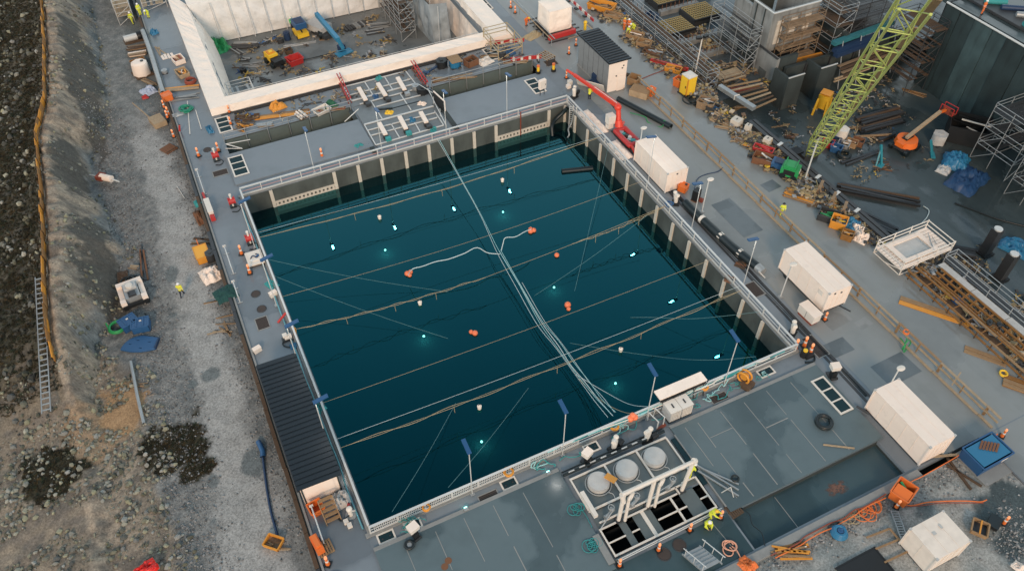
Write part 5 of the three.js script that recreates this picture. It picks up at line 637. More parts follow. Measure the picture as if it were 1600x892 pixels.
person('worker with yellow vest standing under the tip of the red lift', [22.41, 0.00, -20.65], 2.4, 'bend', 'yellowNavy', 'yellow');
line('black_pipe', 'long black plastic pipe with green rope lying by the timber barrier', 'pipe', [[25.35, 0.30, -18.87], [26.44, 0.30, -15.69], [27.36, 0.30, -12.95], [27.94, 0.30, -11.28]], 0.34, M.rubber, { seg: 20, n: 12 });
line('green_rope', 'green rope wound round the far black pipe', 'rope', [[25.32, 0.10, -15.98], [25.98, 0.66, -13.62], [26.19, 0.10, -13.56], [27.19, 0.10, -11.95], [27.58, 0.66, -12.28], [27.78, 0.10, -11.39]], 0.05, M.green);
{ const t = placed('black_pipe', 'long black pipe with white straps and a steel end beside the right railing', 'pipe', [22.49, 0.00, 6.43]); const pts = [[21.56, 0.70, 0.82], [21.75, 0.50, 1.99], [21.98, 0.45, 4.83], [22.16, 0.45, 7.81], [22.55, 0.45, 10.37], [22.74, 0.45, 11.52]]; new MB().tube(pts, 0.42, 40, 14).build('pipe_body', M.rubber, t); for (const [a, b] of [[1, 2], [2, 3], [3, 4]]) { const p = v3(pts[a]).lerp(v3(pts[b]), 0.5), q = p.clone().lerp(v3(pts[b]), 0.25); rod('strap', t, M.white, p, q, 0.45); } new MB().rod(pts[5], [22.81, 0.45, 12.31], 0.46, 0.4, 14).build('steel_end', M.galv, t); rod('lever', t, M.rail, [22.12, 0.90, 12.36], [22.70, 0.20, 12.83], 0.06); }
{ const t = thing('site_lamp', 'x', 'lamp post', [0, 0, 0]); rod('pole', t, M.rail, [0, 0.05, 0], [0, 4.2, 0], 0.06); part('lamp_bowl', t, M.white, null, () => new MB().add(new THREE.SphereGeometry(0.3, 14, 8), [0.2, 4.25, 0], null, [1.3, 0.4, 0.9])); piece('foot', t, M.galv, 0.4, 0.1, 0.4, 0, 0.05, 0);
  [[[22.87, 0.00, 2.23], 'lamp post with white bowl between the container and the long black pipe'], [[22.59, 0.00, 15.32], 'lamp post with white bowl in front of the site cabin on wheels'], [[22.77, 0.00, 28.31], 'lamp post with white bowl behind the long near container'], [[21.46, 0.00, -8.01], 'lamp post with white bowl left of the first white container']].forEach(([p, l], i) => { const o = i ? copyOf(t, p, 0, l) : t; o.position.set(...p); o.userData.label = l; }); }
{ const t = bin('orange generator box behind the white container', 'generator', [22.97, 0.00, -1.45], 0.5, 0.9, 0.7, 0.9, M.orange, { lift: 0.1 }); t.name = 'generator'; piece('cover', t, M.orange, 0.8, 0.1, 0.8, 0, 0.72, 0); piece('exhaust', t, M.steel, 0.2, 0.15, 0.2, 0.2, 0.84, 0.2); }
{ const t = thing('speaker_rack', 'black control rack beside the lamp mast at the long black pipe', 'control rack', [23.37, 0.00, 0.35], 0.4); piece('cabinet', t, M.black, 0.8, 1.3, 0.6, 0, 0.7, 0); piece('foot', t, M.rust, 0.9, 0.08, 0.7, 0, 0.04, 0); piece('side_box', t, M.redOx, 0.3, 0.4, 0.4, 0.1, 0.22, 0.6); }
whiteUnit('white pump at the right railing below the container', [21.15, 0.00, -0.05], 1.0); coil('blue and red hoses hung over the right railing', 'hoses', [19.7, 0.9, 0.6], 0.3, 0.05, M.blue, 4, { mess: 0.6 });
{ const t = thing('tool_cabinet', 'white lidded cabinet with red base in front of the site cabin', 'cabinet', [23.14, 0.00, 18.48], 0.05); piece('body', t, M.white, 0.9, 0.9, 1.9, 0, 0.75, 0); piece('lid', t, M.cabin, 1.05, 0.06, 2.0, 0.04, 1.23, 0); piece('red_base', t, M.redOx, 0.8, 0.3, 1.7, 0, 0.15, 0); piece('door_line', t, M.steel, 0.02, 0.8, 0.03, -0.455, 0.75, 0); }
beacon('orange warning cone at the corner of the site cabin on wheels', [24.40, 0.00, 19.34]); beacon('glowing orange warning cone at the end of the timber barrier', [28.92, 0.00, 35.22]); beacon('orange warning cone by the tip of the red lift', [22.09, 0.00, -25.93]);
[[870, 77], [877, 84], [861, 82]].forEach(([x, y], i) => beacon(['orange warning cone left of the plant house, middle of three', 'orange warning cone left of the plant house, nearest the wall', 'orange warning cone left of the plant house, by the dark pit'][i], [[26.90, 0.00, -32.20], [26.96, 0.00, -30.93], [25.09, 0.00, -30.80]][i]));
{ const t = placed('drain_channel', 'dark drain channel with cables running along the right deck', 'drain', [22.2, 0, 10]); t.userData.kind = 'structure'; delete t.userData.category; for (const x of [21.55, 22.15]) for (let z = -14; z < 28; z += 3) piece('channel_grate', t, M.steel, 0.24, 0.02, 2.96, x, 0.014, z + 1.5); for (let k = 0; k < 3; k++) new MB().tube(wander([21.75 + k * 0.12, 0.05, -14], [21.8 + k * 0.1, 0.05, 27.5], 26, 0.1, 0, 51 + k), 0.03, 120, 5).build('cable', M.rubber, t); }
line('blue_cable', 'dark blue cable from the lamp mast to the timber barrier', 'cable', [[23.78, 0.50, -0.63], [25.69, 0.04, -2.44], [26.88, 0.04, -2.59], [28.20, 0.04, -2.43], [29.10, 0.04, -2.74]], 0.05, M.navy);
{ // timber barrier along the road
  const t = placed('timber_barrier', 'long low timber barrier of double planks along the road', 'barrier', [29.3, 0, 8]); for (let z = -21; z < 34; z += 4.9) { const L = Math.min(4.86, 34.3 - z), j = rr(-0.08, 0.08), x = 29.25 - 0.12 * Math.sin(z * 0.1); piece('rail_plank', t, rnd() < 0.7 ? M.timberPale : M.timber, 0.2, 0.07, L, x + 0.1 + j, 1.02 + rr(-0.04, 0.04), z + L / 2, rr(-0.012, 0.012)); piece('rail_plank', t, rnd() < 0.7 ? M.timberPale : M.timber, 0.1, 0.16, L, x - 0.02 + j, 0.55, z + L / 2, rr(-0.01, 0.01)); piece('kick_plank', t, M.timberPale, 0.24, 0.05, L, x - 0.4, 0.05, z + L / 2, rr(-0.01, 0.01)); for (let k = 0; k < L; k += 2.4) { piece('post', t, M.timber, 0.1, 1.0, 0.1, x + 0.02, 0.5, z + k + 0.2);  } }
  beam('cross_piece', t, M.timberPale, [28.6, 0.7, 30.0], [29.9, 1.1, 29.5], 0.1, 0.1);
}
line('green_rope', 'green rope tangle on the timber barrier', 'rope', [[28.99, 0.10, 23.99], [28.75, 0.10, 24.85], [28.14, 0.10, 25.03], [28.65, 0.90, 24.88], [29.37, 0.10, 24.83], [28.08, 0.10, 25.32], [28.76, 0.90, 24.61]], 0.05, M.green); coil('small orange rope on the timber barrier above the green rope', 'rope', [29.09, 0.90, 24.12], 0.25, 0.05, M.orange, 2);
person('worker in yellow suit walking along the timber barrier', [29.74, 0.00, 6.34], 2.6, 'walk', 'yellow', 'black');
// clutter on the road near the plant house
bin('timber crate with dark inside beside the plant house', 'crate', [29.03, 0.00, -21.27], 0.6, 1.3, 0.9, 1.3, M.timber, { inside: M.timberDark, name: 'crate' }); planks('low pile of dark planks behind the timber crate', [29.57, 0.00, -22.92], 0.7, 10, 2.4, { mats: [M.timberDark, M.timber], rows: 3, mess: 0.2 });
{ const t = thing('timber_case', 'closed pale timber case at the start of the timber barrier', 'case', [28.41, 0.00, -18.78], 0.62); for (let i = 0; i < 5; i++) piece('top_board', t, M.timber, 0.3, 0.05, 2.3, -0.62 + i * 0.31, 0.83, 0); for (const s of [-1, 1]) { piece('side_board', t, M.timberPale, 0.05, 0.8, 2.3, s * 0.76, 0.42, 0); piece('end_board', t, M.timber, 1.5, 0.8, 0.05, 0, 0.42, s * 1.15); } }
{ const t = bin('orange barrel box at the start of the timber barrier', 'box', [29.59, 0.00, -18.20], 0.3, 0.8, 0.9, 0.8, M.orange, {}); t.name = 'orange_box'; piece('cover', t, M.orange, 0.7, 0.05, 0.7, 0, 0.9, 0); piece('lid_handle', t, M.white, 0.3, 0.05, 0.1, 0, 0.95, 0); }
line('red_hose', 'thin red hose lying across the road', 'hose', [[30.43, 0.05, -21.61], [32.20, 0.05, -21.88], [34.20, 0.05, -22.04]], 0.05, M.redOx);

function toilet(label, p, turn) { const t = thing('portable_toilet', label, 'portable toilet', p, turn); piece('body', t, M.yellow, 1.3, 2.4, 1.3, 0, 1.35, 0); piece('door', t, M.yellow, 0.05, 2.0, 0.95, -0.67, 1.25, 0); piece('door', t, M.yellow, 0.9, 2.0, 0.04, 0.1, 1.25, 0.67); piece('door_gap', t, M.amber, 0.02, 2.1, 0.05, -0.66, 1.25, 0.52); piece('handle', t, M.black, 0.05, 0.3, 0.12, -0.7, 1.3, 0.35); piece('corner_trim', t, M.amber, 0.09, 2.4, 0.09, -0.64, 1.35, 0.64); piece('roof', t, M.white, 1.36, 0.1, 1.36, 0, 2.6, 0); part('roof_dome', t, M.white, 'tdome', () => new MB().add(new THREE.CylinderGeometry(0.5, 0.9, 0.18, 4), [0, 2.72, 0], [0, Math.PI / 4, 0])); piece('skid', t, M.steel, 1.6, 0.14, 1.6, 0, 0.08, 0); return t; }
toilet('yellow portable toilet with pale roof on the road beside the lamp post', [33.66, 0.00, -16.52], 0.1);
{ const t = thing('flood_mast', 'lamp post with dark floodlight heads behind the yellow toilet', 'lamp post', [37.41, 0.00, -20.07]); rod('pole', t, M.white, [0, 0, 0], [0.1, 4.6, 0], 0.08); for (const s of [-1, 1]) piece('floodlight', t, M.black, 0.7, 0.25, 0.4, 0.1 + s * 0.5, 4.8, 0, s * 0.3); piece('crossbar', t, M.steel, 1.2, 0.08, 0.08, 0.1, 4.6, 0); }
{ const t = bin('orange hose basket beside the yellow toilet', 'basket', [33.69, 0.00, -18.37], 0.3, 0.9, 1.0, 0.9, M.orange, { flare: 0.1, load: 5, loadMats: [M.amber, M.redOx] }); t.name = 'orange_basket'; }
// workers by the road at the top
person('worker in orange suit with an orange helmet at the road edge, left of the group', [34.59, 0.00, -32.80], 1.8, 'stand', 'orange', 'yellow'); person('worker in orange and yellow in the middle of the group at the road edge', [35.05, 0.00, -32.39], -1.2, 'stand', 'orange'); person('worker in yellow suit right in the group at the road edge', [35.49, 0.00, -31.81], -1.6, 'bend', 'yellow'); person('worker in yellow suit crouching in front of the group at the road edge', [34.45, 0.00, -31.58], 2.0, 'squat', 'yellow');
// skips and timber along the pit edge
const wm = [M.timber, M.timberPale, M.ply, M.timberDark];
bin('yellow skip loaded with scrap at the top of the road', 'skip', [34.76, 0.00, -39.11], 0.62, 1.7, 0.8, 3.4, M.amber, { flare: 0.15, load: 8, loadMats: wm }); bin('small wooden tray beyond the group of workers', 'tray', [34.94, 0.00, -36.26], 0.62, 1.2, 0.6, 2.4, M.timber, { load: 5, loadMats: wm, name: 'crate' });
bin('timber skip with boards below the group of workers, upper one', 'skip', [34.78, 0.00, -30.32], 0.62, 1.3, 0.7, 2.2, M.timber, { load: 5, loadMats: [M.cabin, M.timberPale, M.ply], inside: M.timberDark }); bin('timber skip with boards below the group of workers, lower one', 'skip', [34.81, 0.00, -28.15], 0.62, 1.3, 0.7, 1.8, M.timber, { load: 3, loadMats: [M.ply, M.timberPale], inside: M.timberDark });
{ const t = bin('brown tray of pipes at the road edge above the red beams', 'tray', [34.68, 0.00, -25.76], 0.62, 1.3, 0.5, 2.6, M.timberDark, { load: 7, loadMats: [M.galv, M.rust, M.steel] }); t.name = 'crate'; }
planks('stack of red steel beams lying along the road edge', [35.10, 0.00, -22.51], 0.62, 8, 5.5, { mats: [M.red, M.red, M.redOx], w: 0.2, h: 0.16, rows: 3, name: 'beam_stack', cat: 'steel beams', part: 'beam' });
bin('yellow tray beside the red beams', 'tray', [34.96, 0.00, -21.43], 0.62, 1.0, 0.5, 2.0, M.amber, { inside: M.timberDark, name: 'crate', load: 2, loadMats: [M.amber, M.timber] });
planks('long timbers stacked right behind the yellow toilet', [35.20, 0.00, -15.77], 0.6, 12, 4.0, { rows: 3, mess: 0.15 }); coil('black cable heap in front of the timbers by the toilet', 'cables', [33.72, 0.00, -14.83], 0.8, 0.09, M.rubber, 6, { mess: 0.6 });
bin('plywood bin with bottles at the pit edge', 'bin', [34.12, 0.00, -13.15], 0.6, 1.6, 0.9, 2.0, M.ply, { load: 6, loadMats: [M.white, M.galv, M.timber], inside: M.timberDark }); bin('dark trolley with white scraps beside the plywood bin', 'trolley', [34.33, 0.00, -12.03], 0.6, 1.2, 0.7, 1.4, M.steel, { load: 4, loadMats: [M.white, M.blue, M.galv] });
pallet('large pale plywood pallet tilted on the pit edge', [34.17, 0.00, -10.39], 0.6, M.timberPale, 1.7, 0.45);
planks('heap of mixed boards right of the tilted pallet', [34.35, 0.00, -8.75], 0.5, 22, 2.6, { mess: 0.55, rows: 4 }); planks('heap of broken boards along the pit edge, above the red case', [34.32, 0.00, -6.04], 0.7, 26, 2.4, { mess: 0.6, rows: 4 }); planks('heap of orange brown offcuts along the pit edge', [34.71, 0.00, -4.66], 0.4, 20, 2.2, { mess: 0.5, rows: 4, mats: [M.amber, M.timber, M.timberPale] });
{ const t = bin('bright red case with yellow battens at the pit edge', 'case', [34.74, 0.00, -3.08], 0.62, 0.9, 0.6, 2.2, M.red, { load: 3, loadMats: [M.red, M.redOx] }); t.name = 'red_case'; } planks('yellow battens beside the red case', [35.26, 0.00, -2.05], 0.62, 9, 3.2, { mats: [M.amber, M.yellow, M.timberPale], w: 0.1, rows: 2 });
bin('brown skip with rolled sheets below the red case', 'skip', [33.78, 0.00, -1.38], 0.62, 1.4, 0.8, 2.8, M.rust, { load: 9, loadMats: [M.white, M.galv, M.timberDark, M.redOx] });
{ const t = thing('blue_trolley', 'blue trolley on wheels beside the green generator', 'trolley', [34.66, 0.00, 0.16], 0.62); piece('tray', t, M.blue, 1.3, 0.5, 2.0, 0, 0.6, 0); piece('rim', t, M.blue, 1.4, 0.08, 2.1, 0, 0.87, 0); for (const [x, z] of [[-0.6, -0.7], [0.6, -0.7], [-0.6, 0.7], [0.6, 0.7]]) rod('wheel', t, M.rubber, [x - 0.07, 0.26, z], [x + 0.07, 0.26, z], 0.26); piece('load', t, M.navy, 0.9, 0.2, 1.5, 0, 0.98, 0); }
{ const t = thing('green_generator', 'bright green generator on wheels at the pit edge', 'generator', [34.70, 0.00, 1.52], 0.62); piece('housing', t, M.green, 1.4, 1.0, 1.9, 0, 0.85, 0); piece('hood', t, M.green, 1.2, 0.35, 1.3, 0, 1.5, -0.1); piece('grille', t, M.black, 0.05, 0.6, 1.2, -0.71, 0.9, 0); piece('frame_bar', t, M.green, 1.6, 0.1, 0.1, 0, 1.75, 0.5); piece('frame_bar', t, M.green, 1.6, 0.1, 0.1, 0, 1.75, -0.7); for (const [x, z] of [[-0.65, 0.6], [0.65, 0.6], [-0.65, -0.6], [0.65, -0.6]]) rod('wheel', t, M.rubber, [x - 0.12, 0.36, z], [x + 0.12, 0.36, z], 0.36); piece('panel', t, M.white, 0.6, 0.3, 0.05, 0, 1.0, 0.98); }
{ const t = thing('lamp_mast', 'tall pale mast at the pit edge beside the lattice crane foot', 'lamp mast', [35.82, 0.00, 2.80]); rod('pole', t, M.rail, [0, 0, 0], [0.1, 5.6, -0.1], 0.09); for (const s of [-1, 1]) piece('floodlight', t, M.black, 0.5, 0.22, 0.35, 0.1 + s * 0.4, 5.7, -0.1); part('foot', t, M.galv, null, () => new MB().cyl(0.35, 0.3, 0, 0.15, 0, 12)); }
planks('long stack of orange brown boards along the road edge', [34.23, 0.00, 5.64], 0.6, 26, 5.6, { mats: [M.formwork, M.timber, M.amber], rows: 3, w: 0.16, mess: 0.08, min: 0.85 }); { const t = thing('white_block', 'small white block at the end of the orange board stack', 'block', [33.71, 0.00, 8.06], 0.5); piece('body', t, M.white, 0.5, 0.2, 0.35, 0, 0.1, 0); piece('tie', t, M.steel, 0.52, 0.03, 0.05, 0, 0.2, 0); }
bin('dark green skip next to the pale yellow crate', 'skip', [33.85, 0.00, 8.77], 0.62, 1.5, 0.7, 2.0, M.steel, { load: 4, loadMats: [M.green, M.timberDark, M.steel] }); { const t = bin('pale yellow crate of straps at the road edge', 'crate', [34.01, 0.00, 10.03], 0.62, 1.4, 0.9, 1.5, M.amber, { load: 9, loadMats: [M.yellow, M.hose, M.timberPale], inside: M.timber }); t.name = 'crate'; }
tarp('blue_tarpaulin', 'blue tarpaulin over a load beside the pale yellow crate', 'tarpaulin', [35.05, 0.00, 10.64], 0.6, 2.2, 2.2, 1.0, M.blueBright, { seed: 5 }); bin('small orange bin below the blue tarpaulin', 'bin', [33.59, 0.00, 11.82], 0.62, 1.0, 0.7, 1.1, M.formwork, { load: 3, loadMats: [M.amber, M.timberPale] });
[[35.10, 0.00, 11.51], [34.78, 0.00, 12.60]].forEach((p, i) => tarp('white_sack', ['pale pink sack beside the blue tarpaulin', 'pale pink sack beside the small brown boards'][i], 'sack', p, 0.4, 1.3, 1.3, 1.1, M.cabin, { seed: 20 + i }));
planks('small upright stack of brown boards at the corner of the scaffold platform', [35.23, 0.00, 13.02], 0.62, 12, 1.5, { mats: [M.rust, M.formwork], rows: 4, w: 0.2, mess: 0.03 });
[[1100, 118, 1.2], [1143, 206, 0.7], [1180, 218, 0.9]].forEach(([x, y, k], i) => { const t = thing('concrete_block', ['pale concrete block behind the timbers', 'pale concrete block on the pit edge above the board heap', 'pale concrete block on the pit edge beside the offcuts'][i], 'concrete block', [[35.09, 0.00, -8.53], [35.61, 0.00, -7.04], [36.00, 0.00, -4.02]][i], 0.4); piece('body', t, M.pilaster, 0.9 * k, 0.9, 0.9 * k, 0, 0.46, 0); piece('lifting_loop', t, M.steel, 0.3, 0.1, 0.05, 0, 0.95, 0); });
[['by the pale mast', [35.84, 0.00, 5.04]], ['by the blue tarpaulin', [35.80, 0.00, 8.75]], ['by the orange boards', [35.81, 0.00, 7.08]]].forEach(([w, p]) => { const t = thing('trestle', 'grey timber trestle on the pit edge ' + w, 'trestle', p, 0.62); for (const s of [-1, 1]) { beam('leg', t, M.ply, [s * 0.5, 0, -0.4], [s * 0.4, 1.0, 0], 0.12); beam('leg', t, M.ply, [s * 0.5, 0, 0.4], [s * 0.4, 1.0, 0], 0.12); } piece('top', t, M.ply, 1.4, 0.12, 0.3, 0, 1.05, 0); });
planks('long ochre formwork board lying on the road edge below the scaffold platform', [34.18, 0.00, 23.06], 0.62, 2, 6.4, { mats: [M.timber, M.amber], rows: 1, w: 0.5, h: 0.08, min: 1, mess: 0.02 }); planks('pale formwork board lying on the road edge near the right border', [34.17, 0.00, 28.73], 0.62, 2, 3.4, { mats: [M.timber], rows: 1, w: 0.4, h: 0.08, min: 1, mess: 0.02 }); planks('short wide stack of ochre boards at the right border of the road', [34.15, 0.00, 32.15], 0.62, 6, 2.2, { mats: [M.formwork, M.timber], rows: 2, w: 0.4, h: 0.08, mess: 0.02, min: 0.95 }); coil('small yellow hose ring on the road edge at the right border', 'hose ring', [33.99, 0.02, 30.82], 0.3, 0.06, M.yellow, 3);


// ---------------------------------------------------------------- excavation on the right
{
  struct(new MB().box(90, 0.4, 92, 81.6, -4.2, 30), 'pit_floor', M.pitFloor); struct(new MB().box(60, 0.4, 96, 66.4, -2.4, -64), 'work_floor', std([0.080, 0.098, 0.108], { map: again(T.concrete, 15), roughness: 1, roughnessMap: again(T.wetRoad, 9) }));
  struct(new MB().box(0.5, 4.2, 170, 36.45, -2.1, -25), 'pit_wall', M.wallDark); struct(new MB().box(60, 1.9, 0.4, 66.4, -3.2, -16.0), 'pit_wall', M.wallDark);
}
{ const t = placed('waler_beam', 'long dark steel waler beams bolted along the pit edge', 'steel beams', [36.9, 0.3, 4]); for (const [a, b] of [[-8.2, -3.0], [-3.0, 3.4], [3.4, 9.4], [9.4, 14.2]]) { beam('waler', t, M.steel, [36.7, 0.25, a], [36.7, 0.25, b - 0.06], 0.5, 0.4); beam('waler', t, M.steel, [37.35, 0.2, a], [37.35, 0.2, b - 0.06], 0.4, 0.4); } for (const z of [-3, 3.4, 6.4, 9.4]) piece('bolt_plate', t, M.rail, 0.8, 0.08, 0.35, 37.0, 0.46, z, 0.3); }
{ const t = placed('waler_beam', 'short dark steel waler beam below the scaffold platform', 'steel beams', [37.6, 0.2, 20.5]); beam('waler', t, M.steel, [37.7, 0.0, 17.8], [38.0, 0.0, 22.2], 0.6, 0.4); beam('waler', t, M.steel, [38.4, -0.1, 18.2], [38.6, -0.1, 22.2], 0.5, 0.4); rod('prop', t, M.galv, [39.0, -0.2, 18.3], [40.0, -3.6, 20.5], 0.09); }
{ // big dark wall
  const t = placed('retaining_wall', 'huge dark panelled retaining wall across the pit with a pale top edge', 'wall', [66.4, -4, 10]); const tones = [0.8, 0.85, 1.7, 1.35, 0.75, 0.9, 0.7, 1.1, 0.7]; let z = -10.2, i = 0; while (z < 46) { const w = [2.2, 2.2, 2.6, 2.0, 2.8, 2.4][i % 6], k = tones[i % 9]; const m = std([0.030 * k, 0.052 * k, 0.056 * k], { map: T.streak, roughness: 0.6 }); piece('wall_panel', t, m, 0.5, 11.2, w - 0.04, 66.4 + (i % 2) * 0.06, 1.6, z + w / 2); z += w; i++; }
  rod('top_edge', t, M.rail, [66.1, 7.35, -10.2], [66.1, 7.35, 46], 0.13); piece('end_face', t, M.black, 3, 11.2, 0.3, 68, 1.6, -10.4); struct(new MB().box(60, 0.5, 80, 97, 6.9, 20), 'upper_ground', M.pitFloor);
}
// concrete towers
{
  const t = placed('concrete_tower', 'tall unfinished concrete tower with pale top edges and a scaffolded right face', 'tower', [51, -2.2, -23]); const W = (x0, x1, z0, z1, y0, y1, m = M.tower, n = 'wall_slab') => piece(n, t, m, x1 - x0, y1 - y0, z1 - z0, (x0 + x1) / 2, (y0 + y1) / 2, (z0 + z1) / 2);
  W(47.2, 47.7, -23.0, -19.1, -2.2, 6.0); W(47.7, 54.6, -19.6, -19.1, -2.2, 5.95); W(54.1, 54.6, -26, -19.6, -2.2, 5.95); W(47.2, 47.7, -26.5, -23.05, -2.2, 5.2); W(47.7, 54.1, -27.0, -26.5, -2.2, 5.5, M.wallDark);
  for (const [a, b] of [[[47.2, 6.08, -23.0], [47.2, 6.08, -19.0]], [[47.2, 6.06, -19.05], [54.6, 6.06, -19.05]]]) beam('top_edge', t, M.rail, a, b, 0.18, 0.12); for (const x of [48.6, 50.8, 53.0]) W(x - 0.45, x + 0.45, -19.12, -18.98, 1.6, 4.8, M.pilaster, 'pale_panel'); W(48.0, 54.0, -19.15, -19.0, -1.5, 0.6, M.hole, 'dark_opening'); for (const z of [-22.2, -20.6]) W(47.1, 47.22, z - 0.06, z + 0.06, -2, 5.9, M.wallDark, 'wall_seam');
  const B = (x0, x1, z0, z1, y0, y1, m = M.tower) => W(x0, x1, z0, z1, y0, y1, m, 'low_wall'); B(46.9, 47.3, -20.3, -16.2, -4, 1.3); B(47.3, 50.2, -16.6, -16.2, -4, 1.3, M.wallDark); B(46.9, 47.3, -28.4, -23.9, -2.2, 1.4); B(47.3, 50, -24.3, -23.9, -2.2, 1.4); B(46.9, 47.3, -23.85, -20.4, -2.2, -0.2, M.wallDark); W(46.85, 46.95, -19.0, -17.6, -3.6, -1.2, std([0.09, 0.10, 0.10], { map: T.streak, roughness: 0.8 }), 'recessed_panel'); W(46.85, 46.95, -27.2, -25.8, -2.0, 0.0, std([0.09, 0.10, 0.10], { map: T.streak, roughness: 0.8 }), 'recessed_panel'); beam('top_edge', t, M.steel, [46.9, 1.36, -20.3], [46.9, 1.36, -16.2], 0.3, 0.1); beam('top_edge', t, M.steel, [46.9, 1.46, -28.4], [46.9, 1.46, -23.9], 0.3, 0.1);
}
scaffold('scaffold on the right face of the concrete tower with brown boards', 48.6, 54.4, -18.8, -17.6, -2.2, 4.4, { mat: M.ply, lift: 1.7, board: M.ply });
scaffold('pale tube scaffold wrapped round the left side of the concrete tower', 44.6, 46.4, -27.5, -19.5, -2.2, 3.2, { mat: M.galv, lift: 1.8, board: M.steel, gaps: 0.5, r: 0.04 }); scaffold('tall scaffold with dark boards between the tower and the lattice boom', 55.6, 58.4, -21, -16.4, -2.2, 5.2, { mat: M.galv, lift: 1.8, board: M.timberDark, gaps: 0.3, r: 0.04 });
planks('ochre beams laid on the lowest scaffold stage of the tower', [52.87, -0.80, -16.96], 1.5, 6, 5.2, { mats: [M.amber, M.formwork], rows: 2, w: 0.3, h: 0.2, mess: 0.03 });
[[46.2, 48.7, 'nearer'], [51.3, 53.9, 'farther']].forEach(([a, b, w]) => { const t = placed('wall_element', `dark free standing wall element with a pale top edge in the pit, the ${w} one`, 'wall element', [(a + b) / 2, -4, -13]); piece('slab', t, M.wallDark, b - a, 4.6, 0.35, (a + b) / 2, -1.7, -13.1); piece('slab_end', t, M.wallDark, 0.35, 4.55, 2.4, a + 0.2, -1.73, -14.5); beam('top_edge', t, M.rail, [a, 0.66, -12.95], [b, 0.66, -12.95], 0.14, 0.1); });
{ const t = placed('wall_mass', 'dark concrete wall behind the free standing wall elements', 'wall', [56, -4, -15.2]); piece('slab', t, M.wallDark, 22, 4.2, 0.5, 59, -1.9, -15.6); piece('slab', t, M.wallDark, 0.6, 6.5, 6, 57.2, -0.7, -18.6); piece('slab', t, M.wallDark, 8, 6.5, 0.5, 61, -0.7, -20); for (let i = 0; i < 5; i++) piece('wall_rib', t, M.steel, 0.2, 4.2, 0.2, 51 + i * 4, -1.9, -15.25); }
{ const t = placed('teal_beam_bridge', 'teal blue steel beams bridging the wall beside the lattice boom', 'steel beams', [60, 2, -15.2]); const tb = std([0.03, 0.17, 0.20], { map: T.grime, roughness: 0.6 }); for (const [y, z, m] of [[2.1, -15.2, tb], [0.9, -14.3, M.navy], [1.3, -14.7, M.navy]]) beam('beam', t, m, [54.6, y, z], [65.2, y, z - 0.8], 0.7, 0.5); for (let i = 0; i < 4; i++) beam('plank', t, [M.ply, M.timberDark][i % 2], [55, -0.4 - i * 0.25, -13.6 + i * 0.4], [64.5, -0.4 - i * 0.25, -14.4 + i * 0.4], 0.4, 0.1); for (const x of [56, 59, 62, 65]) rod('post', t, M.galv, [x, -4, -13.4], [x, 2.2, -15.0], 0.07); for (const y of [-1.2, -1.6]) beam('timber', t, M.timberPale, [53.6, y, -12.4], [60, y, -12.8], 0.16, 0.16); }
scaffold('dark scaffold behind the lattice boom at the top of the pit', 58, 66, -24, -16.5, -2.2, 5.5, { mat: M.steel, board: M.steel, gaps: 0.3 }); scaffold('scaffold of dark tubes in the corner left of the big wall', 62.6, 66.0, -13.6, -8.6, -4, 4.6, { mat: M.steel, board: M.timberDark, gaps: 0.35 }); scaffold('pale tube scaffold at the right border below the big wall', 60.4, 66.0, 4.6, 9.6, -4, 2.6, { mat: M.galv, board: M.steel, gaps: 0.35 }); scaffold('low pale tube scaffold at the right border, nearer one', 58.6, 64.4, 11.2, 15.6, -4, 0.6, { mat: M.galv, board: M.steel, gaps: 0.4 });
{ // lattice boom of the crane
  const t = placed('lattice_boom', 'tall lime yellow lattice crane boom rising out of the pit across the picture', 'crane boom', [43.1, -3.9, -3.7]), A = new THREE.Vector3(43.1, -3.6, -3.7), Bp = new THREE.Vector3(10.9, 37.2, 26.2), d = Bp.clone().sub(A), L = d.length(), D = d.clone().normalize(), u = new THREE.Vector3().crossVectors(D, Y).normalize(), w = new THREE.Vector3().crossVectors(u, D).normalize(), n = 16, lime = std([0.45, 0.50, 0.13], { roughness: 0.45 });
  const half = (s) => 0.70 * Math.min(1, 0.5 + s * 4.2), at = (s, a, b) => A.clone().addScaledVector(d, s).addScaledVector(u, a * half(s)).addScaledVector(w, b * half(s) * 0.85); const C4 = [[-1, -1], [1, -1], [1, 1], [-1, 1]];
  for (const [a, b] of C4) { beam('chord', t, lime, at(0, a, b), at(0.12, a, b), 0.13); beam('chord', t, lime, at(0.12, a, b), at(1, a, b), 0.13); }
  for (let i = 0; i < n; i++) { const s0 = i / n, s1 = (i + 1) / n; for (let f = 0; f < 4; f++) { const [p, q] = [C4[f], C4[(f + 1) % 4]]; const [g, h] = i % 2 ? [p, q] : [q, p]; rod('lacing', t, lime, at(s0, ...g), at(s1, ...h), 0.036); if (f % 2 === 0) rod('cross_member', t, lime, at(s0, ...p), at(s0, ...q), 0.04); }  }
  for (let i = 1; i < 12; i++) beam('catwalk_plate', t, M.ply, at(i / 12 - 0.02, 1.0, 1.2).addScaledVector(u, -2.5 * half(i / 12)), at((i + 1) / 12 - 0.03, 1.0, 1.2).addScaledVector(u, -2.5 * half((i + 1) / 12)), 0.4, 0.06);
  const sg = beam('sign_board', t, M.white, at(0.10, -0.1, 1.2), at(0.21, -0.1, 1.2), 0.6, 0.06); for (let i = 0; i < 7; i++) { const l = 7.0, q = new THREE.Mesh(boxGeo(0.5, 0.05, i === 1 ? 0.25 : 0.62), M.black); q.name = 'sign_mark'; q.position.set(0, 0.04, -l / 2 + 0.6 + i * 0.95); sg.add(q); }
  piece('boom_foot', t, M.steel, 2.2, 0.9, 1.8, 43.0, -3.7, -4.1); piece('foot_block', t, M.black, 1.6, 0.8, 1.2, 41.6, -3.5, -4.6);
}
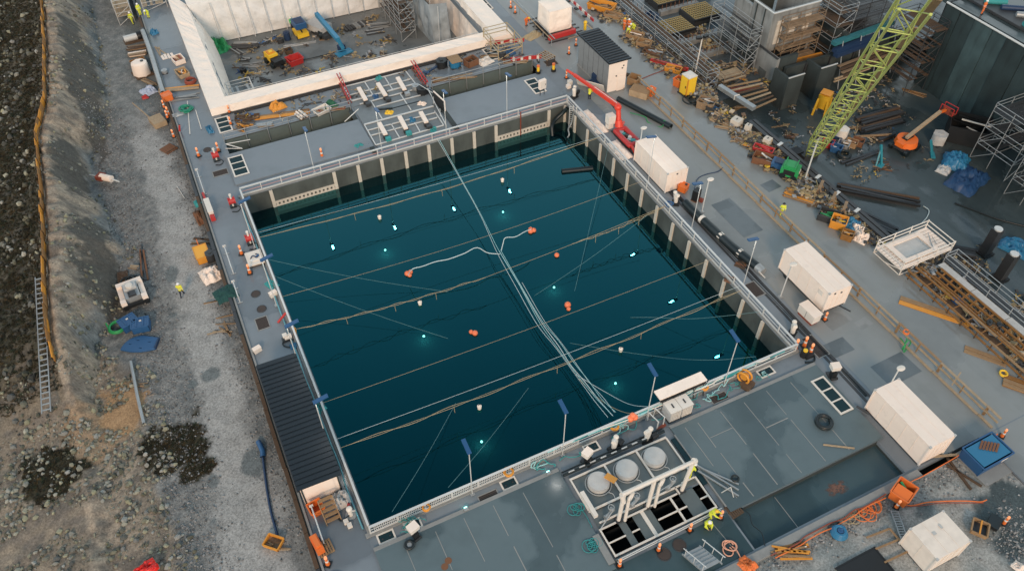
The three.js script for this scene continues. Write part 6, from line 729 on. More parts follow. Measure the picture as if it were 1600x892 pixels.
{ const t = thing('concrete_skip', 'yellow concrete skip with legs standing in the pit beside the boom', 'concrete skip', [50.24, -4.00, -10.06], 0.5), m = std([0.62, 0.36, 0.02], { map: T.grime, roughness: 0.6 }); part('hopper', t, m, null, () => new MB().add(new THREE.CylinderGeometry(1.0, 0.75, 1.9, 4), [0, 2.0, 0], [0, Math.PI / 4, 0])); part('funnel', t, M.amber, null, () => new MB().add(new THREE.CylinderGeometry(0.95, 0.5, 0.3, 4), [0, 3.05, 0], [0, Math.PI / 4, 0])); for (const [x, z] of [[-0.6, -0.6], [0.6, -0.6], [-0.6, 0.6], [0.6, 0.6]]) beam('leg', t, m, [x * 1.25, 0, z * 1.25], [x, 2.4, z], 0.24); }
{ // orange boom lift in the pit
  const p = [54.38, -4.00, 0.01], t = thing('boom_lift', 'orange boom lift with its pale arm stretched out in the pit', 'boom lift', p, 1.74), org = std([0.75, 0.15, 0.02], { roughness: 0.45 }); part('body', t, org, null, () => new MB().cyl(1.35, 0.7, 0, 1.25, 0, 20, 1.2).box(1.0, 0.55, 0.7, 0, 1.3, -1.2)); piece('chassis', t, M.steel, 1.9, 0.4, 2.6, 0, 0.7, 0); for (const [x, z] of [[-1.05, -1], [1.05, -1], [-1.05, 1], [1.05, 1]]) rod('wheel', t, M.rubber, [x - 0.2, 0.5, z], [x + 0.2, 0.5, z], 0.5); piece('engine_slot', t, M.black, 0.7, 0.1, 1.5, 0.1, 1.64, 0.2);
  beam('boom', t, M.timberPale, [0, 1.8, -0.4], [0, 3.2, 5.4], 0.36, 0.36); beam('inner_boom', t, org, [0, 3.15, 5.2], [0, 2.9, 6.6], 0.28, 0.28); piece('basket', t, M.redOx, 1.7, 0.12, 0.8, 0, 2.3, 7.4); for (const s of [-1, 1]) { rod('basket_rail', t, M.red, [-0.85, 3.2, 7.4 + s * 0.4], [0.85, 3.2, 7.4 + s * 0.4], 0.05); for (const q of [-1, 1]) rod('basket_post', t, M.red, [q * 0.85, 2.3, 7.4 + s * 0.4], [q * 0.85, 3.2, 7.4 + s * 0.4], 0.05); } piece('control_panel', t, M.redOx, 0.8, 0.7, 0.25, 0, 2.8, 6.95);
}
tarp('blue_tarpaulin', 'bright blue tarpaulin heap in the pit behind the orange lift', 'tarpaulin', [57.95, -4.00, 4.76], 0.6, 3.4, 3.0, 1.5, M.blueBright, { seed: 7 }); tarp('blue_tarpaulin', 'dark navy tarpaulin heap beside the bright blue one in the pit', 'tarpaulin', [56.60, -4.00, 7.76], 0.3, 5.2, 3.4, 1.3, std([0.01, 0.045, 0.12], { roughness: 0.55 }), { seed: 8 }); tarp('grey_sheet', 'grey crumpled sheet left of the blue tarpaulin in the pit', 'sheet', [55.67, -4.00, 5.11], 0.4, 1.7, 1.5, 0.6, M.mesh, { seed: 12 }); tarp('blue_tarpaulin', 'blue bag heap at the right border of the pit', 'tarpaulin', [52.66, -4.00, 18.37], 0.3, 2.4, 3.6, 1.2, M.blueBright, { seed: 13 });
{ const t = bin('black open container with scrap in the shadow of the big wall', 'container', [62.78, -4.00, 1.56], 0.7, 3.6, 2.2, 4.6, M.black, { load: 7, loadMats: [M.white, M.steel, M.green, M.black, M.black] }); }
const drum = (label, p, r, h, m) => { const t = thing('tank', label, 'tank', p); part('shell', t, m, 'tk' + r + h, () => new MB().cyl(r, h, 0, h / 2 + 0.05, 0, 6, r * 1.02)); piece('lid', t, m, r * 0.5, 0.08, r * 0.5, 0, h + 0.08, 0); piece('skid', t, M.steel, r * 1.7, 0.1, r * 1.7, 0, 0.05, 0); return t; };
drum('white plastic tank beside the foot of the lattice boom', [48.84, -4.00, -4.80], 0.75, 1.6, M.white); drum('white six sided tank right of the orange lift', [58.99, -4.00, 0.86], 0.9, 1.3, M.mesh);
[['red case by the boom foot in the pit', 1298, 228, M.red], ['navy blue box by the white tank in the pit', 1306, 229, M.navy], ['pale blue box in the pit below the navy box', 1308, 240, M.blue], ['grey parts crate in the pit, left of the wooden one', 1319, 232, M.galv], ['wooden crate with white lining in the pit', 1332, 228, M.timber], ['brown crate right of the wooden crate in the pit', 1340, 226, M.rust]].forEach(([l, x, y, m], i) => { const P = [[46.59, -4.00, -4.49], [47.61, -4.00, -4.41], [46.80, -4.00, -3.26], [47.99, -4.00, -3.38], [49.15, -4.00, -3.23], [50.02, -4.00, -3.09]]; const t = bin(l, i < 3 ? 'box' : 'crate', P[i], 0.6, 1.0, 0.7, 1.3, m, { load: 3, loadMats: [M.white, M.steel, m], inside: M.steel, name: i < 3 ? 'open_box' : 'crate' }); });
coil('thick dark hose coil in the pit below the crates', 'hose coil', [46.87, -4.00, -1.99], 0.7, 0.14, M.rubber, 4, { mess: 0.1 });
const steelPile = (label, a, b, n, o = {}) => { const A = v3(a), B = v3(b), d = B.clone().sub(A), t = planks(label, A.clone().add(B).multiplyScalar(0.5).toArray(), Math.atan2(d.x, d.z), n, d.length(), { mats: [M.steel, M.steel, M.black, M.timberDark], name: 'beam_stack', cat: 'steel beams', part: 'beam', w: 0.3, h: 0.22, rows: 2, min: 0.8, mess: 0.05, ...o }); return t; };
steelPile('long stack of dark steel beams in the middle of the pit', [42.02, -4.00, 1.81], [48.90, -4.00, 8.60], 9, { rows: 2 }); steelPile('second stack of dark beams in the pit, along the pit edge', [41.03, -4.00, 6.90], [42.86, -4.00, 10.99], 8); steelPile('dark beams under the scaffold platform in the pit', [45.27, -4.00, 14.78], [47.91, -4.00, 17.13], 6, { w: 0.4 }); steelPile('dark pipes and beams upper row behind the orange lift', [53.12, -4.00, -6.53], [59.79, -4.00, -6.02], 8, { w: 0.35 }); steelPile('dark beams in the pit second row behind the orange lift', [51.87, -4.00, -4.92], [58.67, -4.00, -4.42], 6); steelPile('long dark beam with two pale lamps on it in the pit', [45.58, -4.00, -0.86], [52.13, -4.00, -0.80], 2, { rows: 1 }); steelPile('short dark steel stack right of the white tank in the pit', [52.48, -4.00, -3.03], [55.45, -4.00, -3.03], 5, { w: 0.5 });
planks('pale timber lying across the dark beams in the pit', [52.55, -3.50, -3.11], 1.2, 2, 4.6, { rows: 1, mats: [M.timber], mess: 0.03 }); planks('pale timber at the boom edge in the pit', [51.40, -3.90, -6.02], 1.25, 2, 4.2, { rows: 1, mats: [M.timber], mess: 0.03 }); planks('ochre timbers at the foot of the big wall', [64.46, -4.00, -8.36], 0.5, 4, 3.2, { rows: 1, mats: [M.formwork, M.timber], mess: 0.15 }); planks('brown timbers scattered in the pit below the orange lift', [49.64, -4.00, 1.64], 1.0, 8, 2.2, { rows: 1, mess: 0.5, mats: [M.timberDark, M.rust, M.timber] }); planks('wood offcuts in the pit left of the boom', [44.26, -4.00, -8.19], 0.8, 5, 1.4, { rows: 1, mess: 0.4 }); planks('single orange timber at the foot of the nearer wall element', [44.09, -4.00, -10.19], 1.4, 2, 2.6, { rows: 1, mess: 0.05, mats: [M.timber] }); planks('brown box of timbers lying open in the pit', [43.65, -4.00, -7.91], 0.9, 6, 1.3, { rows: 2, w: 0.2, mess: 0.1, mats: [M.timberDark, M.rust] });
planks('brown boards and timbers below the scaffold platform in the pit', [42.32, -4.00, 19.11], 0.5, 14, 3.0, { rows: 3, mess: 0.3, mats: [M.timberDark, M.timber, M.ply] });
{ const t = thing('teal_jack', 'teal blue jack stand in the pit below the orange lift', 'jack stand', [49.84, -4.00, 1.21], 0.4); const m = std([0.02, 0.22, 0.27], { roughness: 0.5 }); beam('leg', t, m, [0, 0, 0], [0.5, 2.2, -1.0], 0.22); beam('leg', t, m, [-0.6, 0, -0.4], [0.4, 1.6, -0.8], 0.16); piece('foot', t, m, 0.9, 0.12, 0.6, -0.2, 0.06, 0); } { const t = thing('teal_jack', 'teal blue stand under the six sided tank in the pit', 'jack stand', [56.62, -4.00, 2.48], 0.9); const m = std([0.02, 0.20, 0.25], { roughness: 0.5 }); beam('leg', t, m, [0, 0, 0], [0.3, 1.9, -0.8], 0.24); piece('foot', t, m, 1.2, 0.14, 0.5, 0, 0.07, 0); }
line('black_hose', 'long black hose lying on the wet pit floor at the right border', 'hose', [[52.30, -3.90, 10.02], [53.19, -3.90, 11.64], [54.46, -3.90, 14.02], [56.27, -3.90, 16.27]], 0.1, M.rubber, { seg: 30 }); line('pale_rope', 'pale rope lying in loops on the pit floor above the scaffold platform', 'rope', [[46.30, -3.90, 10.97], [47.86, -3.90, 10.35], [48.78, -3.90, 9.62], [48.75, -3.90, 8.89]], 0.05, M.cord, { seg: 30 });
line('black_cable', 'black cable loop on the pit floor near the lower scaffold', 'cable', [[44.78, -3.90, 19.81], [45.57, -3.90, 19.00], [46.53, -3.90, 18.85], [46.63, -3.90, 19.51], [45.59, -3.90, 20.21], [45.30, -3.90, 21.05]], 0.05, M.rubber, { seg: 40 });
// scaffold platform at the pit edge
{ const t = scaffold('pale scaffold platform with white frames at the pit edge', 34.6, 41.0, 14.6, 18.0, -4, 0.7, { mat: M.white, lift: 1.2, board: M.cabin, gaps: 0, over: 1.1, r: 0.06 }); for (const [x0, x1, z0, z1] of [[35.4, 35.9, 14.9, 17.6], [39.2, 39.7, 14.9, 17.6], [35.9, 39.2, 14.9, 15.3], [35.9, 39.2, 17.2, 17.6]]) piece('frame_board', t, M.cabin, x1 - x0, 0.16, z1 - z0, (x0 + x1) / 2, 0.92, (z0 + z1) / 2); piece('frame_floor', t, M.mesh, 3.2, 0.05, 1.8, 37.55, 0.83, 16.2); for (let i = 0; i < 5; i++) beam('loose_tube', t, M.galv, [38 + rr(0, 2), 0.95, 16.4 + rr(0, 1)], [38.5 + rr(0, 2), 1.3, 15.4 + rr(0, 1.4)], 0.05); }
{ // formwork wall
  const t = placed('formwork_wall', 'long ochre timber formwork with studs along the pit edge at the right border', 'formwork', [37, 0, 26]); for (let z = 18.4; z < 36; z += 4.8) { for (const [x, y] of [[34.9, 0.95], [35.9, 0.95], [34.95, 0.35], [36.6, 0.6]]) piece('waling_timber', t, rnd() < 0.6 ? M.formwork : M.timber, 0.14, 0.14, 4.7, x + rr(-0.04, 0.04), y, z + 2.4); for (let k = 0; k < 3; k++) { piece('post', t, M.timberDark, 0.1, 1.0, 0.1, 34.92, 0.5, z + 0.4 + k * 1.6); beam('tie', t, M.formwork, [34.9, 0.8, z + 0.6 + k * 1.6], [36.0, 0.85, z + 0.6 + k * 1.6], 0.08, 0.08); } }
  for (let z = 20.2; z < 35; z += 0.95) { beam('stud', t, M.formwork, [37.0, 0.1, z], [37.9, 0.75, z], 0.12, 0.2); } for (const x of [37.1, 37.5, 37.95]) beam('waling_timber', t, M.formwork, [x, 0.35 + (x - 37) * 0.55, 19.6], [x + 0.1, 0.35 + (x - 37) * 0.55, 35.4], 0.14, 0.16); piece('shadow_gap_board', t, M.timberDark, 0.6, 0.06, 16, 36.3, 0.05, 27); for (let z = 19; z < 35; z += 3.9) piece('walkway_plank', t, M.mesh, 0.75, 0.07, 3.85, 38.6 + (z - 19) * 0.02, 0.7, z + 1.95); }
scaffold('scaffold rails behind the ochre formwork at the right border', 39.2, 40.6, 18.8, 31.6, -4, 0.6, { mat: M.galv, lift: 2.2, board: M.steel, gaps: 0.5 });
{ const t = thing('tool_bags', 'black tool bags lying on the formwork', 'tool bags', [36.59, 0.80, 26.52], 0.6); part('bag', t, M.black, null, () => new MB().add(new THREE.SphereGeometry(0.35, 10, 8), [0, 0.2, 0], null, [1.2, 0.7, 0.8])); part('bag', t, M.black, null, () => new MB().add(new THREE.SphereGeometry(0.3, 10, 8), [0.2, 0.18, 0.8], null, [1.1, 0.7, 0.9])); piece('handle', t, M.rubber, 0.4, 0.05, 0.06, 0, 0.46, 0); }
drum('blue drum standing between the formwork and the scaffold rails', [36.93, -0.60, 22.93], 0.55, 0.9, M.blue);
// far field: columns and beams at the right border of the pit
for (const [x, y, i] of [[1575, 455, 0], [1592, 480, 1]]) { const t = placed('column_form', ['dark column form with a pale cap standing in the pit at the right border', 'second dark column form at the right border, nearer'][i], 'column', i ? [47.5, -4, 20.5] : [49, -4, 17.2]); const X = i ? 47.5 : 49, Z = i ? 20.5 : 17.2; piece('shaft', t, M.steel, 0.9, 3.4, 0.9, X, -2.3, Z); part('cap', t, M.rail, null, () => new MB().cyl(0.42, 0.15, 0, 3.5, 0, 16)); piece('foot', t, M.black, 1.4, 0.2, 1.4, X, -3.9, Z); }
// upper edge behind the big wall
{ const t = thing('pipe_rack', 'teal tanks and pipes on the ground above the big wall', 'pipe rack', [70, 7.2, -6], 0); for (let i = 0; i < 6; i++) rod('pipe', t, [M.navy, M.galv, M.teal][i % 3], [rr(-1, 1), 0.5, i * 2 - 6], [rr(1, 3), 0.5, i * 2 - 4.5], 0.35); piece('support', t, M.steel, 3, 0.3, 12, 0.5, 0.15, 0); } person('person in orange jacket standing on the ground above the big wall', [67.9, 7.15, -6.5], 0.3, 'stand', 'orange');

// ---------------------------------------------------------------- wet floor with scaffolds at the top, right of the road
scaffold('long tube scaffold along the road edge at the top', 37.2, 39.0, -44, -17.5, -2.2, 0.6, { mat: M.galv, lift: 1.4, board: M.timberDark, gaps: 0.4, bay: 3 }); scaffold('short scaffold stage with boards in front of the concrete tower', 40.0, 43.4, -19.6, -17.4, -2.2, -0.8, { mat: M.ply, lift: 1.2, board: M.timberPale, gaps: 0.45 });
{ const t = placed('bearing_beam', 'pale steel beam with end plates lying over the pit edge', 'steel beam', [38.5, 0.4, -13]); beam('beam', t, M.galv, [37.6, 0.55, -15.4], [38.6, 0.5, -9.8], 0.6, 0.5); piece('end_plate', t, M.white, 0.7, 0.6, 0.12, 38.1, 0.55, -12.6); for (let i = 0; i < 7; i++) beam('cross_timber', t, [M.timber, M.timberPale, M.timberDark][i % 3], [38.6, 0.3 - i * 0.02, -15.2 + i * 0.85], [43.2, 0.3 - i * 0.12, -14.6 + i * 0.55], 0.2, 0.14); } planks('orange painted timber leaning at the low concrete wall', [41.92, -1.50, -15.96], 1.35, 3, 5.4, { rows: 1, mats: [M.formwork, M.redOx], w: 0.24, h: 0.2, mess: 0.04 }); planks('yellow edged boards over the dark shaft beside the tower', [41.96, -1.20, -19.48], 0.65, 3, 6.4, { rows: 1, mats: [M.amber, M.timber], w: 0.2, mess: 0.12 }); planks('mixed timber and boards below the short scaffold stage', [42.38, -3.90, -15.77], 1.3, 24, 3.0, { rows: 4, mess: 0.5 });
const rebar = (label, cx, cz, w, d, turn = 0) => { const t = thing('rebar_mat', label, 'rebar mat', [cx, -2.2, cz], turn), m = std([0.30, 0.23, 0.09], { roughness: 0.7 }); piece('dark_base', t, M.steel, w, 0.9, d, 0, 0.46, 0); for (let i = 0; i < 12; i++) piece('bar', t, m, 0.1, 0.08, d * 0.94, -w * 0.46 + w * 0.92 * i / 11, 1.02, 0); for (let i = 0; i < 8; i++) piece('bar', t, m, w * 0.94, 0.08, 0.1, 0, 1.1, -d * 0.46 + d * 0.92 * i / 7); piece('edge_form', t, M.black, w + 0.2, 0.4, 0.15, 0, 0.9, d / 2 + 0.05); return t; };
rebar('yellow rebar mat on a dark base, nearest to the road', 43.0, -32.6, 4.2, 3.6); rebar('yellow rebar mat beside the left side of the tower', 48.4, -34.4, 4.4, 3.8); rebar('yellow rebar mat in the row behind, left', 46.0, -40.2, 4.2, 3.6); rebar('yellow rebar mat in the row behind, right', 51.6, -41, 4.4, 3.8); rebar('far yellow rebar mat at the top border', 41.5, -46, 4, 3.4);
rebar('low yellow rebar mat behind the concrete tower wall', 52.2, -29.6, 3.6, 2.6);
for (const [l, x0, x1, z0, z1] of [['long concrete beam on the wet floor between the rebar mats', 41, 47, -29.4, -28.6], ['concrete beam on the wet floor beside the scaffold', 40.6, 41.4, -40, -30], ['concrete beam crossing the wet floor at the tower foot', 40.8, 46.6, -25.6, -24.9], ['dark beam at the far end of the wet floor', 43.5, 50, -37.8, -37]]) { const t = placed('ground_beam', l, 'concrete beam', [(x0 + x1) / 2, -2.2, (z0 + z1) / 2]); piece('beam_body', t, M.tower, x1 - x0, 0.7, z1 - z0, (x0 + x1) / 2, -1.85, (z0 + z1) / 2); const along = x1 - x0 > z1 - z0; for (let i = 0; i < 9; i++) { const q = (i + 0.5) / 9; rod('starter_bar', t, M.rust, [along ? lerp(x0, x1, q) : (x0 + x1) / 2, -1.6, along ? (z0 + z1) / 2 : lerp(z0, z1, q)], [along ? lerp(x0, x1, q) : (x0 + x1) / 2, -0.7, along ? (z0 + z1) / 2 : lerp(z0, z1, q)], 0.04); } }
{ const t = bin('dark blue skip on the wet floor near the rebar mats', 'skip', [41.4, -2.2, -36.5], 0.4, 1.8, 1.0, 1.6, M.navy, { load: 4, loadMats: [M.steel, M.navy] }); }


// ---------------------------------------------------------------- wrapped basin under construction behind
{
  const t = placed('wrapped_wall', 'white shrink wrapped wall round the basin under construction behind', 'wrapped wall', [0, 0, -38]);
  const fO = -37.15, fI = -38.95, L = -19.5, R = 20.2;
  cloth('wrap_sheet', t, M.wrap, [L, 0.02, fO], [R, 0.02, fO], [R, 0.95, fO - 0.1], [L, 0.95, fO - 0.1], 160, 5, 0.10, 1); cloth('wrap_sheet', t, M.wrap, [L, 0.95, fO - 0.1], [R, 0.95, fO - 0.1], [R - 2.6, 1.05, fI], [L + 2.1, 1.05, fI], 160, 8, 0.16, 2);
  cloth('wrap_sheet', t, M.wrap, [L, 0.95, fO - 0.1], [L + 2.1, 1.05, fI], [L + 2.1, 1.0, -64], [L, 0.9, -70], 8, 120, 0.22, 3); cloth('wrap_sheet', t, M.wrap, [L, 0.02, fO], [L, 0.95, fO - 0.1], [L, 0.9, -70], [L, 0.02, -70], 4, 100, 0.1, 4);
  cloth('wrap_sheet', t, M.wrap, [R - 2.6, 1.05, fI], [R, 0.95, fO - 0.1], [R, 0.95, -70], [R - 2.6, 1.05, -64], 8, 120, 0.2, 5); cloth('inner_sheet', t, M.wrap, [R - 2.6, 1.05, fI], [R - 2.6, 1.05, -63.4], [R - 3.4, -5, -63.4], [R - 3.4, -5, fI], 90, 18, 0.3, 6); cloth('wrap_sheet', t, M.wrap, [R, 0.02, fO], [R, 0.95, fO - 0.1], [R, 0.95, -70], [R, 0.02, -70], 4, 80, 0.1, 14);
  cloth('inner_sheet', t, M.wrap, [L + 2.1, 1.05, fI], [L + 2.1, 1.0, -64], [L + 4.3, -5, -64], [L + 3.5, -5, fI], 90, 14, 0.35, 7); cloth('inner_sheet', t, M.linen, [L + 2.1, 1.3, -63.2], [R - 2.6, 1.3, -63.2], [R - 2.8, -4.9, -62.2], [L + 4.0, -4.9, -63.0], 130, 16, 0.4, 8); cloth('inner_sheet', t, M.mesh, [L + 2.1, 1.05, fI], [R - 2.6, 1.05, fI], [R - 3, -5, fI - 0.3], [L + 3, -5, fI - 0.3], 60, 8, 0.1, 9); cloth('wrap_sheet', t, M.wrap, [L + 2.1, 1.3, -63.2], [R - 2.6, 1.3, -63.2], [R - 2.6, 1.2, -66], [L + 2.1, 1.2, -66], 100, 5, 0.2, 10);
  for (let i = 0; i < 14; i++) beam('batten', t, M.mesh, [L + 5 + i * 2.4, 1.2, -62.75], [L + 5.2 + i * 2.36, -4.8, -62.0], 0.1, 0.05);
  piece('edge_rail', t, M.steel, 37, 0.1, 0.16, 0, 0.06, -36.85); piece('dark_strip', t, M.black, 30, 0.08, 0.3, -2, 0.05, -36.5);
}
struct(new MB().box(36, 0.3, 26, 0, -5.16, -51.5), 'basin_floor', std([0.17, 0.18, 0.178], { map: again(T.concrete, 14), roughness: 1, roughnessMap: again(T.wet, 9) }));
scaffold('scaffold walkway with white rails along the inside of the wrapped wall', -17, 16.4, -40.3, -39.4, -5, -0.6, { mat: M.rail, lift: 4.4, board: M.galv, bay: 3, gaps: 0.1, r: 0.05 }); scaffold('stair scaffold with boards at the right end of the wrapped basin', 9.2, 11.4, -61, -51.5, -5, 0.8, { mat: M.galv, lift: 1.5, board: M.timberDark, gaps: 0.35 });
{ const t = placed('scaffold_net', 'grey blue scaffold net hanging beside the stair scaffold in the wrapped basin', 'net', [13.6, -5, -54]); const net = std([0.34, 0.38, 0.41], { roughness: 0.8, map: T.streak, bumpMap: T.fabric, bumpScale: 0.1 }); cloth('net_sheet', t, net, [12.0, 1.4, -62], [12.6, 1.4, -48.5], [13.0, -5, -48.5], [12.4, -5, -62], 70, 16, 0.5, 15); cloth('net_sheet', t, net, [12.6, 1.4, -48.5], [15.0, 1.4, -47.8], [15.4, -5, -47.8], [13.0, -5, -48.5], 20, 16, 0.4, 16); for (let i = 0; i < 6; i++) rod('net_pole', t, M.rail, [12.8 + i * 0.1, -5, -61 + i * 2.8], [12.9 + i * 0.1, 1.6, -61 + i * 2.8], 0.05); }
scaffold('short scaffold in the near left corner of the wrapped basin', -16.4, -13.4, -46.4, -43.4, -5, -2.6, { mat: M.rail, lift: 2, board: M.galv, gaps: 0.5 });
tarp('blue_tarpaulin', 'pale blue tarpaulin on the scaffold walkway of the wrapped basin', 'tarpaulin', [-2.2, -0.45, -39.9], 0, 5.6, 1.1, 0.3, std([0.13, 0.24, 0.36], { roughness: 0.6 }), { seed: 31 }); tarp('red_bag', 'small red bag on the scaffold walkway of the wrapped basin', 'bag', [4.0, -0.45, -39.9], 0, 1.2, 0.8, 0.5, M.red, { seed: 32 });
{ // telescopic handler in blue
  const t = placed('boom_lift', 'blue telescopic boom lift with its arm lowered in the wrapped basin', 'boom lift', [1.27, -5.00, -59.46]); const b = std([0.03, 0.20, 0.34], { roughness: 0.45 }); beam('boom', t, b, [-0.72, -2.20, -59.48], [-0.01, -2.20, -51.25], 0.55, 0.6); beam('inner_boom', t, b, [0.03, -2.30, -51.42], [0.44, -3.60, -51.07], 0.35, 0.4); new MB().box(2.2, 0.9, 3.4, ...[-0.80, -3.90, -59.30], 0.5).build('engine_housing', M.mesh, t); new MB().box(2.0, 0.6, 3.2, ...[-0.44, -4.50, -58.29], 0.4).build('chassis', M.steel, t); for (const p of [[-1.24, -4.40, -60.11], [-1.10, -4.40, -57.62], [0.37, -4.40, -59.32], [0.26, -4.40, -57.35]]) rod('wheel', t, M.rubber, [p[0] - 0.25, p[1], p[2]], [p[0] + 0.25, p[1], p[2]], 0.6); piece('basket', t, b, 2.4, 0.15, 1.2, ...[0.62, -4.70, -51.91], 0.3); piece('basket', t, M.navy, 0.9, 0.8, 0.8, ...[0.52, -4.20, -52.54], 0.3); rod('basket_rail', t, b, [-0.54, -3.90, -51.36], [1.52, -3.90, -51.10], 0.06); }
{ const p = [-8.87, -5.00, -53.76], t = thing('dumper', 'yellow site dumper with dark front in the wrapped basin', 'dumper', p, 0.25); part('hood', t, M.yellow, null, () => new MB().box(1.3, 0.9, 1.7, 0, 1.1, -0.6).cyl(0.3, 0.3, 0, 1.65, -0.6, 12)); piece('engine_top', t, M.amber, 1.0, 0.2, 1.0, 0, 1.6, -0.7); part('skip', t, M.black, null, () => new MB().box(1.3, 0.7, 1.4, 0, 0.9, 1.0).rod([0, 0.6, 1.6], [0, 0.4, 2.3], 0.2)); for (const [x, z] of [[-0.75, -0.9], [0.75, -0.9], [-0.75, 0.9], [0.75, 0.9]]) rod('wheel', t, M.rubber, [x - 0.18, 0.45, z], [x + 0.18, 0.45, z], 0.45); }
{ const t = bin('red tipping skip in the wrapped basin beside the yellow dumper', 'skip', [-6.25, -5.00, -52.66], 0.2, 1.7, 0.9, 1.3, M.red, { flare: 0.2 }); piece('tow_hook', t, M.red, 0.3, 0.5, 0.2, -0.2, 0.8, -0.8); }
{ const t = thing('work_platform', 'blue and yellow scissor lift in the wrapped basin', 'scissor lift', [-3.47, -5.00, -59.75], 0.1); piece('platform', t, M.blue, 1.6, 0.8, 2.2, 0, 1.9, 0); piece('platform_floor', t, M.navy, 1.2, 0.05, 1.6, 0, 2.33, 0); piece('base', t, M.yellow, 1.7, 0.6, 2.3, 0, 0.55, 0.1); beam('scissor_arm', t, M.steel, [0, 0.8, -0.9], [0, 1.6, 0.9], 0.15); beam('scissor_arm', t, M.steel, [0, 0.8, 0.9], [0, 1.6, -0.9], 0.15); for (const [x, z] of [[-0.8, -0.8], [0.8, -0.8], [-0.8, 0.8], [0.8, 0.8]]) rod('wheel', t, M.rubber, [x - 0.1, 0.25, z], [x + 0.1, 0.25, z], 0.25); }
person('worker in green vest standing by the scissor lift in the wrapped basin', [-4.12, -5.00, -62.31], 0.5, 'stand', 'green'); drum('navy blue drum left of the scissor lift', [-5.57, -5.00, -59.38], 0.5, 1.2, M.navy); drum('dark drum left of the navy drum in the wrapped basin', [-6.67, -5.00, -59.13], 0.5, 0.6, M.steel);
tarp('yellow_sheet', 'yellow sheet bundle at the back wall of the wrapped basin', 'sheet', [-2.72, -5.00, -63.91], 0.1, 2.0, 1.2, 0.7, M.amber, { seed: 33 }); tarp('green_sheet', 'green netting heap at the left wall of the wrapped basin', 'netting', [-14.98, -5.00, -62.42], 0.2, 2.4, 5.0, 1.6, M.green, { seed: 34 });
const gm = { mats: [M.galv, M.steel, M.kerb], name: 'beam_stack', cat: 'steel', part: 'beam' };
planks('stack of grey panels at the left in the wrapped basin', [-11.49, -5.00, -60.32], 1.2, 12, 4.0, { ...gm, rows: 4, w: 0.5 }); planks('dark stack of beams left of the grey panels', [-12.96, -5.00, -59.50], 0.4, 10, 3.0, { ...gm, rows: 4, w: 0.2 }); planks('loose steel tubes in the wrapped basin below the grey panels', [-11.85, -5.00, -54.85], 1.3, 10, 3.2, { ...gm, rows: 2, mess: 0.4, w: 0.12 }); planks('pile of dark fittings left of the loose tubes', [-12.39, -5.00, -56.77], 1.1, 14, 1.6, { ...gm, rows: 3, mess: 0.4, mats: [M.steel, M.black, M.galv] }); planks('pale long tubes right of the steel tubes near the scissor lift', [-4.31, -5.00, -57.39], 1.35, 8, 5.0, { ...gm, rows: 2, w: 0.12, mats: [M.rail, M.galv], mess: 0.15 }); planks('grey steel stack right of the blue lift', [7.70, -5.00, -57.34], 1.45, 14, 3.4, { ...gm, rows: 4, w: 0.3, mess: 0.15 }); planks('grey steel stack right of the blue lift, nearer one', [6.58, -5.00, -55.84], 1.45, 8, 3.0, { ...gm, rows: 2, w: 0.3, mess: 0.1 }); planks('row of short dark frames right of the blue lift', [4.42, -5.00, -58.53], 0.2, 9, 1.6, { ...gm, rows: 1, w: 0.35, h: 0.3, mats: [M.steel, M.kerb] }); planks('brown pallet load at the foot of the blue lift', [-0.70, -5.00, -57.40], 1.3, 5, 1.5, { rows: 2, w: 0.3, mats: [M.timberDark, M.timber] });
{ const t = bin('brown crate beside the yellow dumper in the wrapped basin', 'crate', [-6.36, -5.00, -55.70], 0.1, 1.0, 0.6, 0.9, M.timberDark, { load: 3, loadMats: [M.black, M.steel], name: 'crate' }); } drum('black roll lying left in the wrapped basin', [-13.26, -5.00, -53.73], 0.5, 0.5, M.black); planks('dark tool stands in the middle of the wrapped basin', [-7.95, -5.00, -60.35], 0.3, 5, 2.4, { ...gm, rows: 1, mess: 0.3, mats: [M.steel, M.galv], w: 0.12 });
line('black_cable', 'black cable curving over the floor of the wrapped basin', 'cable', [[-10.14, -4.90, -53.65], [-7.88, -4.90, -53.65], [-4.43, -4.90, -52.88], [-2.12, -4.90, -52.87], [-0.49, -4.90, -53.02]], 0.07, M.rubber, { seg: 40 });

// ---------------------------------------------------------------- rear deck between the wrapped wall and the basin
const fenceRun = (label, x0, x1, z) => { const t = placed('low_fence', label, 'railing', [(x0 + x1) / 2, 0, z]); const n = Math.round((x1 - x0) / 2.4); rod('rail', t, M.galv, [x0, 1.0, z], [x1, 1.0, z], 0.05); rod('rail', t, M.galv, [x0, 0.5, z], [x1, 0.5, z], 0.035); for (let i = 0; i <= n; i++) rod('post', t, M.galv, [x0 + (x1 - x0) * i / n, -1.4, z + 0.05], [x0 + (x1 - x0) * i / n, 1.05, z], 0.05); return t; };
fenceRun('grey railing along the left channel of the rear deck', -19.2, -4.2, -31.6); fenceRun('grey railing along the right channel of the rear deck', 6.2, 20.0, -31.3);
{ const t = placed('channel_glazing', 'dark glossy sheeting panels on the face of both rear channels', 'panels', [0, -1, -31.7]); const pm = std([0.13, 0.165, 0.16], { roughness: 0.3, map: T.grime }); for (let i = 0; i < 6; i++) { piece('face_panel', t, pm, 2.42, 1.9, 0.06, -17.95 + i * 2.48, -1.1, -31.8); piece('face_panel', t, pm, 2.26, 1.9, 0.06, 7.35 + i * 2.32, -1.1, -31.5); } }
